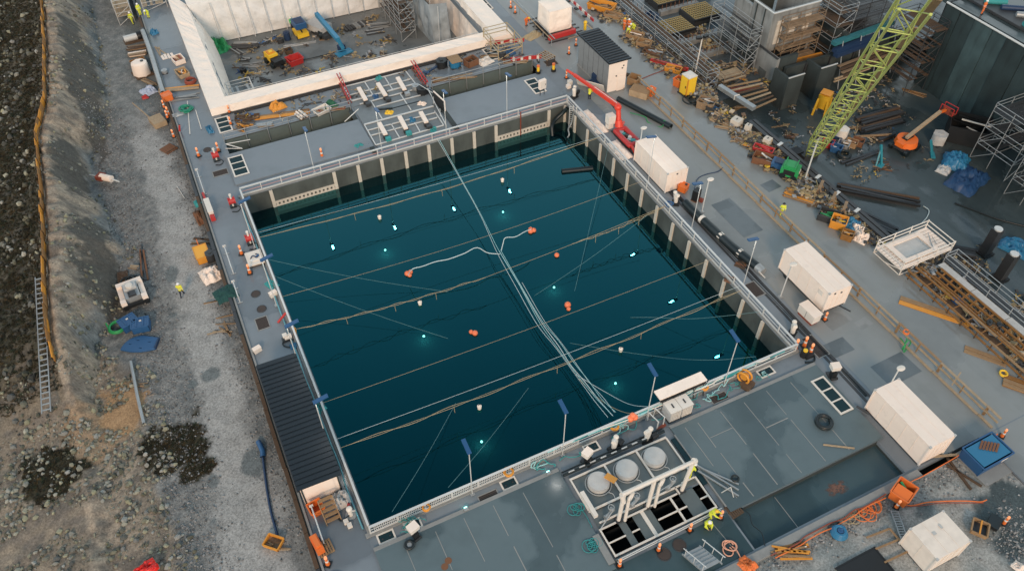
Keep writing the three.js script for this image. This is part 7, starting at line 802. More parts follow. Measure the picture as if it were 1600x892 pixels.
{ // frame grid unit
  const t = placed('tank_unit', 'grey covered unit with white grid frames and pale beams beyond the basin', 'basin unit', [0.8, 0, -29]), P = std([0.17, 0.195, 0.21], { map: T.grime, roughness: 0.5 }); for (const [x0, x1, z0, z1] of [[-4, 0.2, -36.3, -31.6], [0.25, 5.4, -36.3, -31.6], [-3.9, 5.3, -31.5, -27.6], [-3.8, 0.4, -27.5, -22.4], [0.45, 5.2, -27.5, -22.4]]) piece('cover_plate', t, P, x1 - x0, 0.06, z1 - z0, (x0 + x1) / 2, 0.05, (z0 + z1) / 2);
  const f = (a, b, w = 0.12) => { a[1] = b[1] = 0.14; beam('frame_bar', t, M.rail, a, b, w, 0.1); };
  f([-3.59, 0.00, -36.11], [4.36, 0.00, -36.06]); f([-3.67, 0.00, -32.79], [4.62, 0.00, -32.89], 0.2); f([-3.51, 0.00, -34.07], [4.40, 0.00, -34.10]); f([-0.93, 0.00, -35.91], [-0.94, 0.00, -32.97]); f([1.67, 0.00, -35.92], [1.62, 0.00, -32.95]); f([4.51, 0.00, -35.99], [4.62, 0.00, -32.89]); f([-2.98, 0.00, -31.71], [3.76, 0.00, -31.75]); f([-1.56, 0.00, -31.61], [-1.56, 0.00, -27.68]); f([2.13, 0.00, -31.62], [2.13, 0.00, -27.89]); f([-1.36, 0.00, -30.32], [4.28, 0.00, -30.27]); f([-3.82, 0.00, -27.51], [4.83, 0.00, -27.45], 0.2); f([-3.78, 0.00, -26.25], [4.61, 0.00, -26.10]); f([-3.76, 0.00, -25.15], [4.36, 0.00, -25.07]); f([-0.95, 0.00, -26.26], [-0.98, 0.00, -23.39]); f([1.62, 0.00, -25.28], [1.53, 0.00, -23.38]); f([-3.89, 0.00, -23.21], [4.46, 0.00, -23.33]); f([4.57, 0.00, -26.41], [4.46, 0.00, -23.33]); f([-3.59, 0.00, -36.11], [-3.67, 0.00, -32.79]); f([-3.82, 0.00, -27.51], [-3.89, 0.00, -23.21]);
  for (const [a, b] of [[[-2.17, 0.60, -34.40], [-2.23, 0.60, -31.54]], [[0.26, 0.60, -34.30], [0.23, 0.60, -31.39]], [[2.89, 0.60, -34.43], [2.74, 0.60, -31.53]], [[-2.32, 0.60, -26.41], [-2.39, 0.60, -23.98]], [[0.25, 0.60, -26.56], [0.09, 0.60, -23.99]], [[2.80, 0.60, -26.31], [2.66, 0.60, -24.11]]]) { beam('pale_beam', t, M.cabin, a, b, 0.5, 0.22); piece('beam_support', t, M.steel, 0.6, 0.4, 0.4, b[0], 0.3, b[2]); piece('motor', t, [M.teal, M.galv, M.steel][Math.floor(rnd() * 3)], 0.6, 0.4, 0.5, b[0] + 0.1, 0.35, b[2] + 0.6); }
  piece('edge_trough', t, M.wallDark, 0.5, 0.12, 9, -4.4, 0.1, -26.4); piece('edge_trough', t, M.wallDark, 0.5, 0.12, 9, 5.6, 0.1, -26.4); beam('dark_pipe', t, M.rubber, [-1.59, 0.30, -29.52], [0.20, 0.30, -28.93], 0.2, 0.2); beam('dark_pipe', t, M.rubber, [0.20, 0.30, -28.93], [3.61, 0.30, -28.89], 0.09, 0.09);
}
[['left', [-3.85, 0.00, -37.66], [-4.12, 0.00, -32.41]], ['right', [5.43, 0.00, -36.36], [5.45, 0.00, -31.54]]].forEach(([w, a, b]) => { const t = placed('red_trestle', `red lattice trestle standing along the ${w} edge of the frame grid unit`, 'trestle', a); for (const y of [0.1, 1.2]) for (const o of [0, 0.35]) beam('chord', t, y > 1 ? M.red : M.redOx, [a[0] + o, y, a[2]], [b[0] + o, y * 0.6 + 0.05, b[2]], 0.1, 0.1); for (let i = 0; i < 8; i++) { const p = v3(a).lerp(v3(b), i / 8), q = v3(a).lerp(v3(b), (i + 1) / 8); beam('lacing', t, i % 2 ? M.red : M.redOx, [p.x, 0.1, p.z], [q.x + 0.35, 1.0, q.z], 0.07, 0.07); } });
{ const t = thing('notice_board', 'white panel with a black back standing right of the frame grid unit', 'panel', [5.40, 0.00, -27.03], 0.15); piece('panel', t, M.cabin, 0.14, 1.5, 2.6, 0.1, 0.85, 0); piece('panel_back', t, M.black, 0.05, 1.4, 2.5, -0.02, 0.82, 0); for (const z of [-0.9, 0.9]) piece('foot', t, M.steel, 0.9, 0.1, 0.12, 0, 0.05, z); }
{ const t = placed('white_handrails', 'white handrails and props beside the white panel', 'handrails', [4.86, 0.00, -27.73]); rod('rail', t, M.rail, [5.17, 1.00, -29.98], [4.30, 1.00, -22.00], 0.05); rod('rail', t, M.rail, [4.56, 1.00, -31.19], [5.67, 1.00, -27.92], 0.04); rod('prop', t, M.rail, [-3.70, 1.00, -29.56], [-5.67, 0.00, -29.26], 0.06); for (const p of [[5.35, 0.00, -30.66], [5.09, 0.00, -27.91], [4.85, 0.00, -25.27], [4.63, 0.00, -22.97]]) rod('post', t, M.rail, p, [p[0], 1.05, p[2]], 0.05); }
drum('black generator by the white handrails', [4.69, 0.00, -30.68], 0.7, 0.8, M.black); drum('dark grey machine left of the black generator', [4.28, 0.00, -31.80], 0.5, 0.6, M.galv); [['blue', [-0.72, 0.00, -32.40], M.blue], ['yellow', [-0.38, 0.00, -28.53], M.yellow], ['turquoise', [0.97, 0.00, -36.10], M.teal], ['blue', [1.58, 0.00, -26.00], M.blueBright], ['pale pink', [3.78, 0.00, -28.56], M.cabin], ['turquoise', [-5.63, 0.00, -23.92], M.teal], ['turquoise', [3.11, 0.00, -23.16], M.teal]].forEach(([c, p, m], i) => tarp('plastic_bag', `small ${c} bag or sheet ${['beside the rear pale beams', 'in the middle of the frame grid unit', 'at the back edge of the frame grid unit', 'among the front pale beams', 'near the black generator', 'on the back left slab by the far railing', 'on the far railing below the frame grid unit'][i]}`, 'bag', p, i, 0.8, 1.1, 0.4, m, { seed: 40 + i }));
// rear deck clutter
planks('long orange boards on the left rear deck', [-11.87, 0.00, -33.86], 1.35, 7, 6.6, { mats: [M.amber, M.timber, M.formwork], rows: 2, w: 0.22, mess: 0.05, min: 0.9 }); tarp('orange_bale', 'orange brown bale on the left rear deck above the long boards', 'bale', [-11.99, 0.00, -35.51], 0.2, 1.9, 1.3, 1.0, M.amber, { seed: 50 });
planks('heap of timber offcuts beside the white framed hatch on the rear deck', [-16.57, 0.00, -33.59], 0.6, 26, 1.5, { mess: 0.5, rows: 4, mats: [M.timber, M.timberDark, M.amber, M.ply] }); bin('dark shallow tray on the left rear deck', 'tray', [-15.81, 0.00, -34.92], 1.3, 0.9, 0.2, 2.8, M.timberDark, { load: 3, loadMats: [M.timberDark], name: 'crate' }); planks('grey block with planks on the left rear deck', [-14.25, 0.00, -32.60], 1.3, 4, 2.2, { mats: [M.galv, M.ply], rows: 2, w: 0.3, h: 0.12 });
{ const t = thing('white_bundle', 'bundle of white rolls on the left rear deck', 'rolls', [-9.89, 0.00, -32.60], 0.3); for (let i = 0; i < 5; i++) rod('roll', t, [M.white, M.cabin, M.galv][i % 3], [-0.45 + i * 0.2, 0.15 + (i % 2) * 0.2, -0.7], [-0.45 + i * 0.2, 0.15 + (i % 2) * 0.2, 0.7], 0.13); piece('pallet', t, M.timberDark, 1.2, 0.06, 1.5, 0, 0.03, 0); }
bin('white bowl of scrap on the left rear deck', 'tub', [-7.52, 0.00, -32.17], 0.3, 1.5, 0.5, 0.9, M.white, { flare: 0.2, load: 4, loadMats: [M.redOx, M.white, M.timber], name: 'tub' }); tarp('green_sheet', 'dark green sheet heap beside the red trestle on the left rear deck', 'sheet', [-6.34, 0.00, -33.20], 0.3, 1.8, 1.5, 0.7, std([0.02, 0.12, 0.06], { roughness: 0.8 }), { seed: 52 }); planks('pale timbers below the dark green sheet', [-5.60, 0.00, -32.25], 1.3, 7, 1.9, { rows: 2, mess: 0.15, mats: [M.timber, M.timberPale, M.redOx] }); planks('dark steel bar on the left rear deck', [-8.03, 0.00, -34.47], 1.35, 2, 2.4, { ...gm, rows: 1, mats: [M.steel] });
[[[-19.93, 0.00, -31.29], 'beside the left hatch']].forEach(([p]) => { const t = placed('white_barrier', 'thin white barrier leaning at the left end of the rear deck', 'barrier', p); rod('bar', t, M.rail, [-19.22, 0.90, -29.75], [-17.67, 0.10, -29.25], 0.06); rod('bar', t, M.rail, [-19.36, 0.10, -30.08], [-17.67, 0.10, -29.25], 0.05); rod('bar', t, M.rail, [-19.22, 0.90, -29.75], [-16.57, 0.90, -29.38], 0.05); });
[['black pump with hose on the right rear deck', [9.08, 0.00, -35.24], M.black], ['blue drum under a timber load on the right rear deck', [10.62, 0.00, -34.49], M.blueBright]].forEach(([l, p, m], i) => { const t = drum(l, p, 0.75, 0.9, m); if (i) for (let k = 0; k < 5; k++) piece('board', t, M.timber, 0.3, 0.08, 1.8, -0.6 + k * 0.3, 1.1, 0); else beam('hose', t, M.navy, [-0.4, 0.3, 0], [-2.6, 0.15, 0.8], 0.25, 0.2); });
bin('brown open crate on the right rear deck', 'crate', [12.63, 0.00, -34.00], 0.25, 1.6, 0.8, 1.2, M.rust, { load: 4, loadMats: [M.timberDark, M.black], inside: M.timberDark, name: 'crate' }); tarp('white_sheet', 'white sheet bundle on the right rear deck', 'sheet', [14.49, 0.00, -33.77], 0.3, 2.0, 1.6, 0.7, M.white, { seed: 55 }); planks('bundle of grey and brown boards behind the white sheet', [15.51, 0.00, -34.80], 1.25, 8, 2.6, { rows: 2, mess: 0.15, mats: [M.timber, M.galv, M.timberPale] }); planks('long pale timbers along the edge of the right rear deck', [9.45, 0.00, -32.12], 1.3, 8, 6.0, { rows: 2, mess: 0.2, min: 0.7 }); planks('dark timbers beside the long pale timbers', [8.42, 0.00, -32.14], 1.3, 4, 4.4, { rows: 1, mats: [M.timberDark, M.rust], mess: 0.2 }); planks('timbers and rails in front of the red barrier', [18.09, 0.00, -32.34], 1.3, 10, 3.6, { rows: 2, mess: 0.3, mats: [M.timber, M.timberPale, M.redOx] }); tarp('blue_bag', 'blue bag by the red barrier on the right rear deck', 'bag', [18.30, 0.00, -34.30], 0.3, 1.0, 1.4, 0.8, M.blue, { seed: 56 }); drum('dark roll behind the blue bag', [16.94, 0.00, -33.76], 0.45, 0.8, M.steel); { const t = coil('bundle of grey hoses along the right rear deck', 'hoses', [16.89, 0.00, -36.21], 1.0, 0.07, M.galv, 4, { mess: 0.4 }); }
[['red barrier board by the white hatch on the right rear deck', [18.67, 0.00, -36.05], 1.28, 4.6], ['red and white barrier below the white hatch', [19.14, 0.00, -31.32], 1.28, 4.0]].forEach(([l, p, a, n], i) => { const t = thing('red_barrier', l, 'barrier', p, a); piece('board', t, M.red, 0.1, 0.5, n, 0, 0.7, 0); for (let k = 0; k < 4; k++) piece('white_stripe', t, M.white, 0.12, 0.48, n * 0.08, 0, 0.7, -n * 0.4 + k * n * 0.26); for (const z of [-n * 0.4, n * 0.4]) piece('foot', t, M.rubber, 0.6, 0.12, 0.25, 0, 0.06, z); for (const z of [-n * 0.4, n * 0.4]) rod('post', t, M.rail, [0, 0, z], [0, 1.1, z], 0.04); });
{ const t = scaffold('small yellow timbered scaffold tower at the right end of the rear deck', 16.2, 19.6, -38.0, -33.4, 0, 1.2, { mat: M.hose, lift: 1.2, boards: false, r: 0.06 }); } { const t = thing('wire_crate', 'pale brown wire crates beside the right channel', 'wire crate', [21.56, 0.00, -30.48], 0.3); for (let i = 0; i < 5; i++) piece('slat', t, M.timberPale, 0.08, 0.08, 2.0, -0.7 + i * 0.35, 0.9, 0); for (let i = 0; i < 4; i++) piece('slat', t, M.timberDark, 1.5, 0.08, 0.08, 0, 0.8, -0.8 + i * 0.55); for (const [x, z] of [[-0.7, -0.9], [0.7, -0.9], [-0.7, 0.9], [0.7, 0.9]]) piece('post', t, M.timberDark, 0.08, 0.9, 0.08, x, 0.45, z); }
[[[19.46, 0.00, -28.52], 'yellow and black bollard left by the right back hatch'], [[21.40, 0.00, -28.06], 'yellow and black bollard right by the right back hatch']].forEach(([p, l]) => { const t = thing('bollard', l, 'bollard', p); part('foot', t, M.black, 'blf', () => new MB().cyl(0.32, 0.3, 0, 0.15, 0, 12)); part('post', t, M.yellow, 'blp', () => new MB().cyl(0.18, 0.7, 0, 0.6, 0, 12)); part('cap', t, M.orange, 'blc', () => new MB().cyl(0.2, 0.2, 0, 1.0, 0, 12)); });
{ const t = thing('white_cabinet', 'white control cabinet on two posts on the right back slab', 'cabinet', [17.59, 0.16, -23.80], 0.15); piece('body', t, M.cabin, 0.9, 1.2, 0.4, 0, 1.5, 0); piece('door', t, M.white, 0.82, 1.1, 0.03, 0, 1.5, 0.22); for (const x of [-0.3, 0.3]) rod('post', t, M.steel, [x, 0, 0], [x, 1, 0], 0.05); piece('handle', t, M.steel, 0.05, 0.2, 0.04, 0.3, 1.5, 0.25); }
{ const t = thing('bin_pair', 'pair of small white boxes near the right back hatch', 'boxes', [21.71, 0.00, -24.22]); piece('box', t, M.white, 0.5, 0.5, 0.5, 0.1, 0.26, -0.3); piece('box', t, M.cabin, 0.5, 0.4, 0.5, -0.4, 0.22, 0.3); piece('lid', t, M.white, 0.54, 0.05, 0.54, 0.1, 0.53, -0.3); } whiteUnit('white pump at the far right corner of the basin', [20.94, 0.00, -21.82], 0.4);
tarp('pale_sheet', 'pale sheet laid over the right railing near the far corner', 'sheet', [20.4, 0.02, -16.4], 0, 1.6, 5.0, 0.5, M.cabin, { seed: 60 }); tarp('pale_sheet', 'pale sheet lying at the right railing below the red lift', 'sheet', [20.5, 0.02, -10.4], 0, 1.6, 3.6, 0.4, M.cabin, { seed: 61 }); { const t = thing('teal_pump', 'dark teal pump and pipes beside the plant house wall', 'pump', [25.04, 0.00, -23.54], 0.6); part('pipe', t, M.navy, null, () => new MB().rod([-1.4, 0.4, -0.6], [1.0, 0.4, 0.4], 0.3).rod([1, 0.4, 0.4], [2.4, 0.3, 1.0], 0.22)); piece('motor', t, M.navy, 0.9, 0.8, 0.8, 0.2, 0.7, -0.2); piece('foot', t, M.steel, 1.6, 0.1, 0.9, 0, 0.05, 0); } { const t = thing('white_trestle', 'pale flat plate leaning by the plant house', 'plate', [23.50, 0.00, -22.41], 0.65); piece('plate', t, M.white, 0.08, 1.4, 3.6, 0, 0.7, 0, 0, 0, 0.5); piece('stay', t, M.steel, 0.08, 1.1, 0.08, 0.4, 0.5, 0); }
// wrapped machine in the open pit beside the road
{ const t = placed('wrapped_machine', 'tall machine wrapped in white foil on a dark frame beside the road', 'wrapped machine', [26.31, 0.00, -37.24]); const p = [26.31, 0.00, -37.24], s = 1.7, q = (x, y, z) => [p[0] + x, y, p[2] + z]; for (const [a, b] of [[[-s, -s], [s, -s]], [[s, -s], [s, s]], [[s, s], [-s, s]], [[-s, s], [-s, -s]]]) cloth('foil', t, M.wrap, q(a[0], 0.6, a[1]), q(b[0], 0.6, b[1]), q(b[0] * 0.95, 3.6, b[1] * 0.95), q(a[0] * 0.95, 3.6, a[1] * 0.95), 18, 14, 0.25, 70); cloth('foil', t, M.wrap, q(-s, 3.6, -s), q(s, 3.6, -s), q(s, 3.6, s), q(-s, 3.6, s), 14, 14, 0.3, 75); piece('base_frame', t, M.black, 4.0, 0.6, 4.2, p[0], 0.32, p[2]); beam('red_beam', t, M.red, q(-2.2, 0.5, 2.6), q(1.9, 0.5, 2.4), 0.4, 0.6); beam('red_beam', t, M.redOx, q(1.6, 0.5, 2.4), q(1.9, 0.5, 0.6), 0.3, 0.5); for (let i = 0; i < 8; i++) piece('dark_grid', t, M.steel, 5.6, 0.08, 0.2, p[0] + 0.4, 0.05, p[2] - 3.6 + i * 0.95); }
{ const t = placed('red_white_barrier', 'long red and white barrier beside the wrapped machine', 'barrier', [32.13, 0.00, -40.81]); for (let i = 0; i < 9; i++) { const a = v3([31.64, 0.00, -43.09]).lerp(v3([31.63, 0.00, -35.95]), i / 9), b = v3([31.64, 0.00, -43.09]).lerp(v3([31.63, 0.00, -35.95]), (i + 1) / 9); a.y = b.y = 0.6; beam('board', t, i % 2 ? M.white : M.red, a, b, 0.15, 0.4); if (i % 3 === 0) piece('foot', t, M.rubber, 0.5, 0.15, 0.5, a.x, 0.08, a.z); } }
for (const [a, b, l] of [[[23.89, 0.90, -45.37], [23.95, 0.90, -33.52], 'double grey rail left of the wrapped machine'], [[26.58, 0.30, -33.75], [30.20, 0.30, -33.81], 'pale rail at the near end of the wrapped machine']]) { const t = placed('pipe_rail', l, 'rail', a); rod('rail', t, M.timberPale, a, b, 0.07); rod('rail', t, M.galv, [a[0] + 0.5, a[1], a[2]], [b[0] + 0.5, b[1], b[2]], 0.06); for (let i = 0; i < 6; i++) { const p = v3(a).lerp(v3(b), i / 5); rod('post', t, M.galv, [p.x, 0, p.z], p, 0.05); } }
hatch('dark hatch with white frame at the right of the wrapped wall near the top', 19.6, 21.2, -49, -46, 0.0, 2); hatch('dark hatch with white frame at the top border', 19.0, 20.6, -56, -53, 0.0, 2); [[23.52, 0.00, -45.03], [23.46, 0.00, -43.46]].forEach((p, i) => beacon(['orange warning cone by the dark hatch at the top', 'red orange warning cone beside the double rail at the top'][i], p)); person('worker in orange suit bending by the small yellow scaffold', [23.27, 0.00, -39.67], 0.4, 'bend', 'orange', 'yellow'); tarp('yellow_net', 'heap of yellow straps on the deck below the double rail', 'straps', [22.85, 0.00, -36.89], 0.4, 2.6, 1.6, 0.4, M.hose, { seed: 77 });
floorMat('dark grate in front of the plant house beside the cones', 21.2, 22.8, -30.6, -29.2, 0.004);
{ const t = thing('yellow_hydrant', 'yellow hydrant at the corner of the wrapped machine', 'hydrant', [29.96, 0.00, -35.26]); part('post', t, M.yellow, null, () => new MB().cyl(0.2, 1.0, 0, 0.5, 0, 12)); part('cap', t, M.yellow, null, () => new MB().add(new THREE.SphereGeometry(0.26, 12, 8), [0, 1.05, 0])); beam('arm', t, M.hose, [0, 0.9, 0], [0.9, 0.1, 1.2], 0.1); }


// ---------------------------------------------------------------- things on the gravel at the left
{ // ochre board fence
  const t = placed('board_fence', 'long ochre board fence along the top of the bank at the left', 'fence', [-36, 3, -40]); const pts = []; for (let i = 0; i < fenceLine.length - 1; i++) { const a = fenceLine[i], b = fenceLine[i + 1], L = Math.hypot(b[0] - a[0], b[1] - a[1]), n = Math.max(1, Math.round(L / 1.25)); for (let k = 0; k < n; k++) pts.push([lerp(a[0], b[0], k / n), lerp(a[1], b[1], k / n)]); } pts.push(fenceLine.at(-1)); const om = [M.amber, std([0.55, 0.25, 0.06], { map: T.grain, roughness: 0.8 }), std([0.47, 0.24, 0.08], { map: T.grain, roughness: 0.8 })];
  for (let i = 0; i < pts.length - 1; i++) { const [x0, z0] = pts[i], [x1, z1] = pts[i + 1], y0 = groundY(x0, z0), y1 = groundY(x1, z1), j = rr(-0.06, 0.06); for (const h of [0.35, 0.85]) beam('board', t, om[Math.floor(rnd() * 3)], [x0 + j, y0 + h, z0], [x1 + j, y1 + h, z1], 0.06, 0.47); rod('post', t, M.timberDark, [x0 - 0.06, y0 - 0.2, z0], [x0 - 0.06 + rr(-0.1, 0.1), y0 + 1.15, z0], 0.05); }
}
{ const gy = (p, h) => [p[0], groundY(p[0], p[2]) + h, p[2]]; const A = [-38.61, 3.70, -13.39], B = [-39.96, 1.20, 0.27]; const t = ladder('cable_ladder', 'long white cable ladder lying on the rubble at the left', 'cable ladder', A, B, 0.66, M.galv, 26, { t: 0.08, rw: 0.11, rh: 0.06 }); }
{ const p = [-32.05, -0.85, -11.86], t = thing('mini_loader', 'white tracked mini loader parked on the gravel beside the wooden grids', 'loader', p, 0.08); for (const s of [-1, 1]) { part('track', t, M.rubber, null, () => new MB().rod([s * 0.95, 0.32, -1.0], [s * 0.95, 0.32, 1.2], 0.3, 0.3, 10).box(0.42, 0.5, 2.4, s * 0.95, 0.3, 0.1)); piece('track_cover', t, M.cabin, 0.46, 0.35, 2.7, s * 0.95, 0.75, 0.05); piece('corner_block', t, M.cabin, 0.5, 0.4, 0.5, s * 0.95, 0.98, 1.2); } piece('cross_frame', t, M.cabin, 2.3, 0.4, 0.5, 0, 1.0, -1.15); piece('body', t, M.galv, 1.3, 0.8, 2.0, 0, 0.85, 0.1); piece('engine_cover', t, M.mesh, 1.1, 0.3, 0.8, 0, 1.35, -0.3); part('seat', t, M.white, null, () => new MB().cyl(0.32, 0.25, 0, 1.55, -0.2, 16)); piece('console', t, M.steel, 0.7, 0.5, 0.6, 0, 1.2, 0.75); rod('lever', t, M.black, [-0.2, 1.3, 0.7], [-0.25, 1.7, 0.85], 0.03); piece('front_bar', t, M.black, 2.3, 0.35, 0.25, 0, 0.6, 1.45); }
ladder('wooden_grid', 'brown wooden grid leaning beside the white mini loader', 'wooden grid', [-32.81, -0.75, -13.41], [-32.66, -0.75, -16.00], 0.9, M.timberDark, 12, { rw: 0.1 }); coil('black cable heap beside the wooden grid', 'cables', [-31.98, -0.85, -14.14], 0.5, 0.07, M.rubber, 5, { mess: 0.7 }); planks('pale offcut on the stones above the wooden grid', [-31.56, -0.50, -15.88], 0.9, 3, 0.9, { rows: 1, mess: 0.2 }); planks('two long dark steel sections lying along the track above the loader', [-30.62, -0.85, -16.09], -0.06, 3, 4.6, { rows: 1, mats: [M.steel, M.rust], w: 0.16, h: 0.12, name: 'beam_stack', cat: 'steel beams', part: 'beam', min: 0.9 }); planks('dark steel section leaning in the gravel left of the pair', [-30.66, -0.85, -17.11], -0.12, 1, 4.0, { rows: 1, mats: [M.steel], w: 0.12, h: 0.12, name: 'beam_stack', cat: 'steel beam', part: 'beam', min: 1 });
person('worker in yellow jacket and white helmet walking on the gravel track', [-27.89, -0.85, -10.11], 2.9, 'walk', 'yellowNavy');
const blueTub = (label, pos, turn) => { const t = bin(label, 'tub', pos, turn, 1.5, 0.8, 1.2, M.blue, { lift: 0.05, name: 'plastic_tub' }); piece('cover', t, M.blue, 1.5, 0.08, 1.15, 0, 0.8, 0); piece('cover_rib', t, M.blue, 0.12, 0.1, 1.0, -0.3, 0.86, 0); piece('cover_rib', t, M.blue, 0.12, 0.1, 1.0, 0.3, 0.86, 0); piece('label_plate', t, M.white, 0.2, 0.03, 0.15, 0.05, 0.86, -0.2); return t; };
blueTub('left one of two blue plastic tubs below the mini loader', [-32.92, -0.85, -8.39], 0.35); blueTub('right one of two blue plastic tubs below the mini loader', [-31.95, -0.85, -7.66], -0.15);
{ const t = thing('plastic_sheet', 'large flat blue plastic lid with slots lying on the gravel', 'plastic lid', [-32.47, -0.85, -5.58], -0.45), s = new THREE.Shape(); s.moveTo(-1.5, -0.5); s.quadraticCurveTo(-1.4, 0.9, 0.0, 1.05); s.lineTo(1.5, 0.8); s.lineTo(1.5, -0.4); s.quadraticCurveTo(0, -1.0, -1.5, -0.5); for (const [x, y] of [[-0.9, 0.1], [-0.3, 0.55], [0.2, -0.35], [0.8, 0.35]]) { const h = new THREE.Path(); h.moveTo(x - 0.16, y - 0.09); h.lineTo(x + 0.16, y - 0.09); h.lineTo(x + 0.16, y + 0.09); h.lineTo(x - 0.16, y + 0.09); s.holes.push(h); } part('lid', t, M.blue, null, () => new MB().add(new THREE.ExtrudeGeometry(s, { depth: 0.12, bevelEnabled: true, bevelSize: 0.05, bevelThickness: 0.04, bevelSegments: 2 }).rotateX(-Math.PI / 2), [0, 0.06, 0])); piece('end_lip', t, M.navy, 0.12, 0.3, 1.2, 1.52, 0.16, -0.2); }
{ const t = thing('green_ring', 'bright green hose ring lying left of the blue tubs', 'hose ring', [-33.99, -0.75, -8.56]); part('ring', t, M.green, null, () => new MB().add(new THREE.TorusGeometry(0.7, 0.12, 8, 30), [0, 0.16, 0], [Math.PI / 2, 0, 0]).add(new THREE.TorusGeometry(0.68, 0.1, 8, 30), [0.05, 0.32, 0.03], [Math.PI / 2, 0.05, 0])); part('loose_end', t, M.green, null, () => new MB().rod([-0.7, 0.2, -0.1], [-0.85, 0.3, -0.8], 0.08)); }
line('grey_pipe', 'long ribbed grey pipe lying along the track below the blue lid', 'pipe', [[-33.44, -0.60, -3.90], [-33.43, -0.62, -1.98], [-33.43, -0.62, 0.27], [-33.39, -0.66, 2.13], [-33.36, -0.72, 3.22]], 0.14, M.galv, { seg: 30, n: 10 }); planks('pale sticks on the gravel beside the grey pipe', [-32.88, -0.85, -1.14], 1.2, 3, 1.0, { rows: 1, mess: 0.3, w: 0.08 });
{ const t = placed('blue_hose', 'dark hose with a bright blue end lying along the track', 'hose', [-25.58, -0.80, 12.09]); new MB().tube([[-25.22, -0.75, 10.64], [-25.44, -0.78, 12.17], [-25.69, -0.78, 14.21], [-25.82, -0.78, 15.93], [-25.84, -0.78, 17.75]], 0.1, 40, 8).build('hose_body', M.navy, t); new MB().tube([[-25.20, -0.70, 9.10], [-25.12, -0.60, 9.74], [-25.10, -0.70, 10.20], [-25.22, -0.75, 10.64]], 0.22, 16, 8).build('blue_end', M.blue, t); }
bin('yellow wooden box tipped on the gravel at the end of the dark hose', 'box', [-26.23, -0.85, 18.25], 0.8, 0.95, 0.35, 1.25, M.amber, { load: 3, loadMats: [M.timber, M.timberDark], inside: M.ply, name: 'crate' }); planks('pale board leaning on the yellow wooden box', [-25.94, -0.80, 18.86], 1.1, 2, 1.6, { rows: 1, w: 0.12 });
{ const t = bin('orange yellow plastic box on the gravel at the left edge wall', 'box', [-25.10, -0.85, -14.61], 0.05, 1.3, 0.8, 1.9, M.amber, { name: 'plastic_box' }); piece('cover', t, std([0.78, 0.36, 0.03], { roughness: 0.5 }), 1.24, 0.06, 1.84, 0, 0.82, 0); rod('handle', t, M.orange, [0, 0.8, -0.95], [0, 1.3, -1.4], 0.04); } drum('dark grey box beside the orange yellow plastic box', [-24.35, -0.85, -13.94], 0.55, 0.9, M.steel);
tarp('white_sack', 'white sack lying on the gravel below the orange yellow box', 'sack', [-24.90, -0.85, -11.76], 0.2, 2.0, 2.2, 0.9, M.cabin, { seed: 80 }); planks('brown timber ends at the left edge wall above the orange yellow box', [-24.69, -0.85, -17.07], 1.1, 4, 2.4, { rows: 1, mess: 0.2, mats: [M.timberDark, M.ply] }); tarp('brown_sheet', 'rust brown sheet crumpled against the left edge wall', 'sheet', [-24.24, -0.70, -20.55], 0.1, 1.0, 2.4, 0.5, M.rust, { seed: 82 }); tarp('green_netting', 'small dark green netting on the left edge wall', 'netting', [-23.97, -0.10, -22.12], 0.1, 0.8, 1.2, 0.4, M.teal, { seed: 83 }); planks('thin pale stick on the gravel beside the track', [-25.41, -0.85, -25.76], 0.2, 1, 2.3, { rows: 1, w: 0.06, mats: [M.white], min: 1 });
{ const t = thing('trench_roller', 'small machine with pale roll and bars on the gravel at the foot of the bank', 'roller', [-32.61, -0.60, -31.33], -0.75); rod('roll', t, M.cabin, [-0.2, 0.4, 0], [1.2, 0.4, 0], 0.4); piece('body', t, M.redOx, 0.8, 0.5, 0.9, -0.2, 0.4, 0); rod('bar', t, M.rail, [1.2, 0.4, 0], [2.2, 0.35, 0.1], 0.09); rod('bar', t, M.rail, [-0.5, 0.4, 0], [-1.8, 0.2, -0.1], 0.08); }
{ const t = thing('wooden_plate', 'square brown wooden plate lying on the track near the left edge wall', 'wooden plate', [-25.24, -0.85, -34.20], 0.5); for (let i = 0; i < 5; i++) piece('board', t, M.rust, 0.28, 0.08, 1.5, -0.6 + i * 0.3, 0.06, 0); piece('batten', t, M.timberDark, 1.5, 0.06, 0.1, 0, 0.12, 0.5); } { const t = thing('wooden_plate', 'pale wooden box lid with a long stick on the track, farther up', 'wooden plate', [-25.50, -0.85, -39.84], 0.25); piece('box_body', t, M.timberPale, 1.5, 0.6, 1.9, 0, 0.32, 0); for (let i = 0; i < 4; i++) piece('board', t, M.timberPale, 0.36, 0.05, 1.9, -0.56 + i * 0.375, 0.65, 0); rod('stick', t, M.timberPale, [-0.4, 0.3, -0.9], [-0.9, 0.6, -5.2], 0.07); }
// row of goods along the far end of the edge wall
planks('stack of grey brown boards in the row at the far edge wall', [-25.38, -0.85, -58.69], 1.4, 12, 2.6, { rows: 4, w: 0.3, mats: [M.ply, M.mesh, M.timberDark], mess: 0.05 }); planks('stack of pale boards in the row at the far edge wall, below the grey one', [-25.54, -0.85, -56.99], 1.4, 12, 2.4, { rows: 4, w: 0.3, mats: [M.timberPale, M.cabin, M.ply], mess: 0.06 }); { const t = thing('silver_roll', 'silver roll and black bags at the top of the row at the far edge wall', 'rolls', [-25.41, -0.85, -60.89], 0.1); rod('roll', t, M.rail, [-1.2, 0.5, 0], [0.5, 0.5, 0], 0.45); part('bag', t, M.black, null, () => new MB().add(new THREE.SphereGeometry(0.7, 12, 9), [0.9, 0.45, -0.2], null, [1.2, 0.8, 1])); piece('pallet', t, M.timberDark, 2.6, 0.12, 1.4, 0, 0.07, 0); }
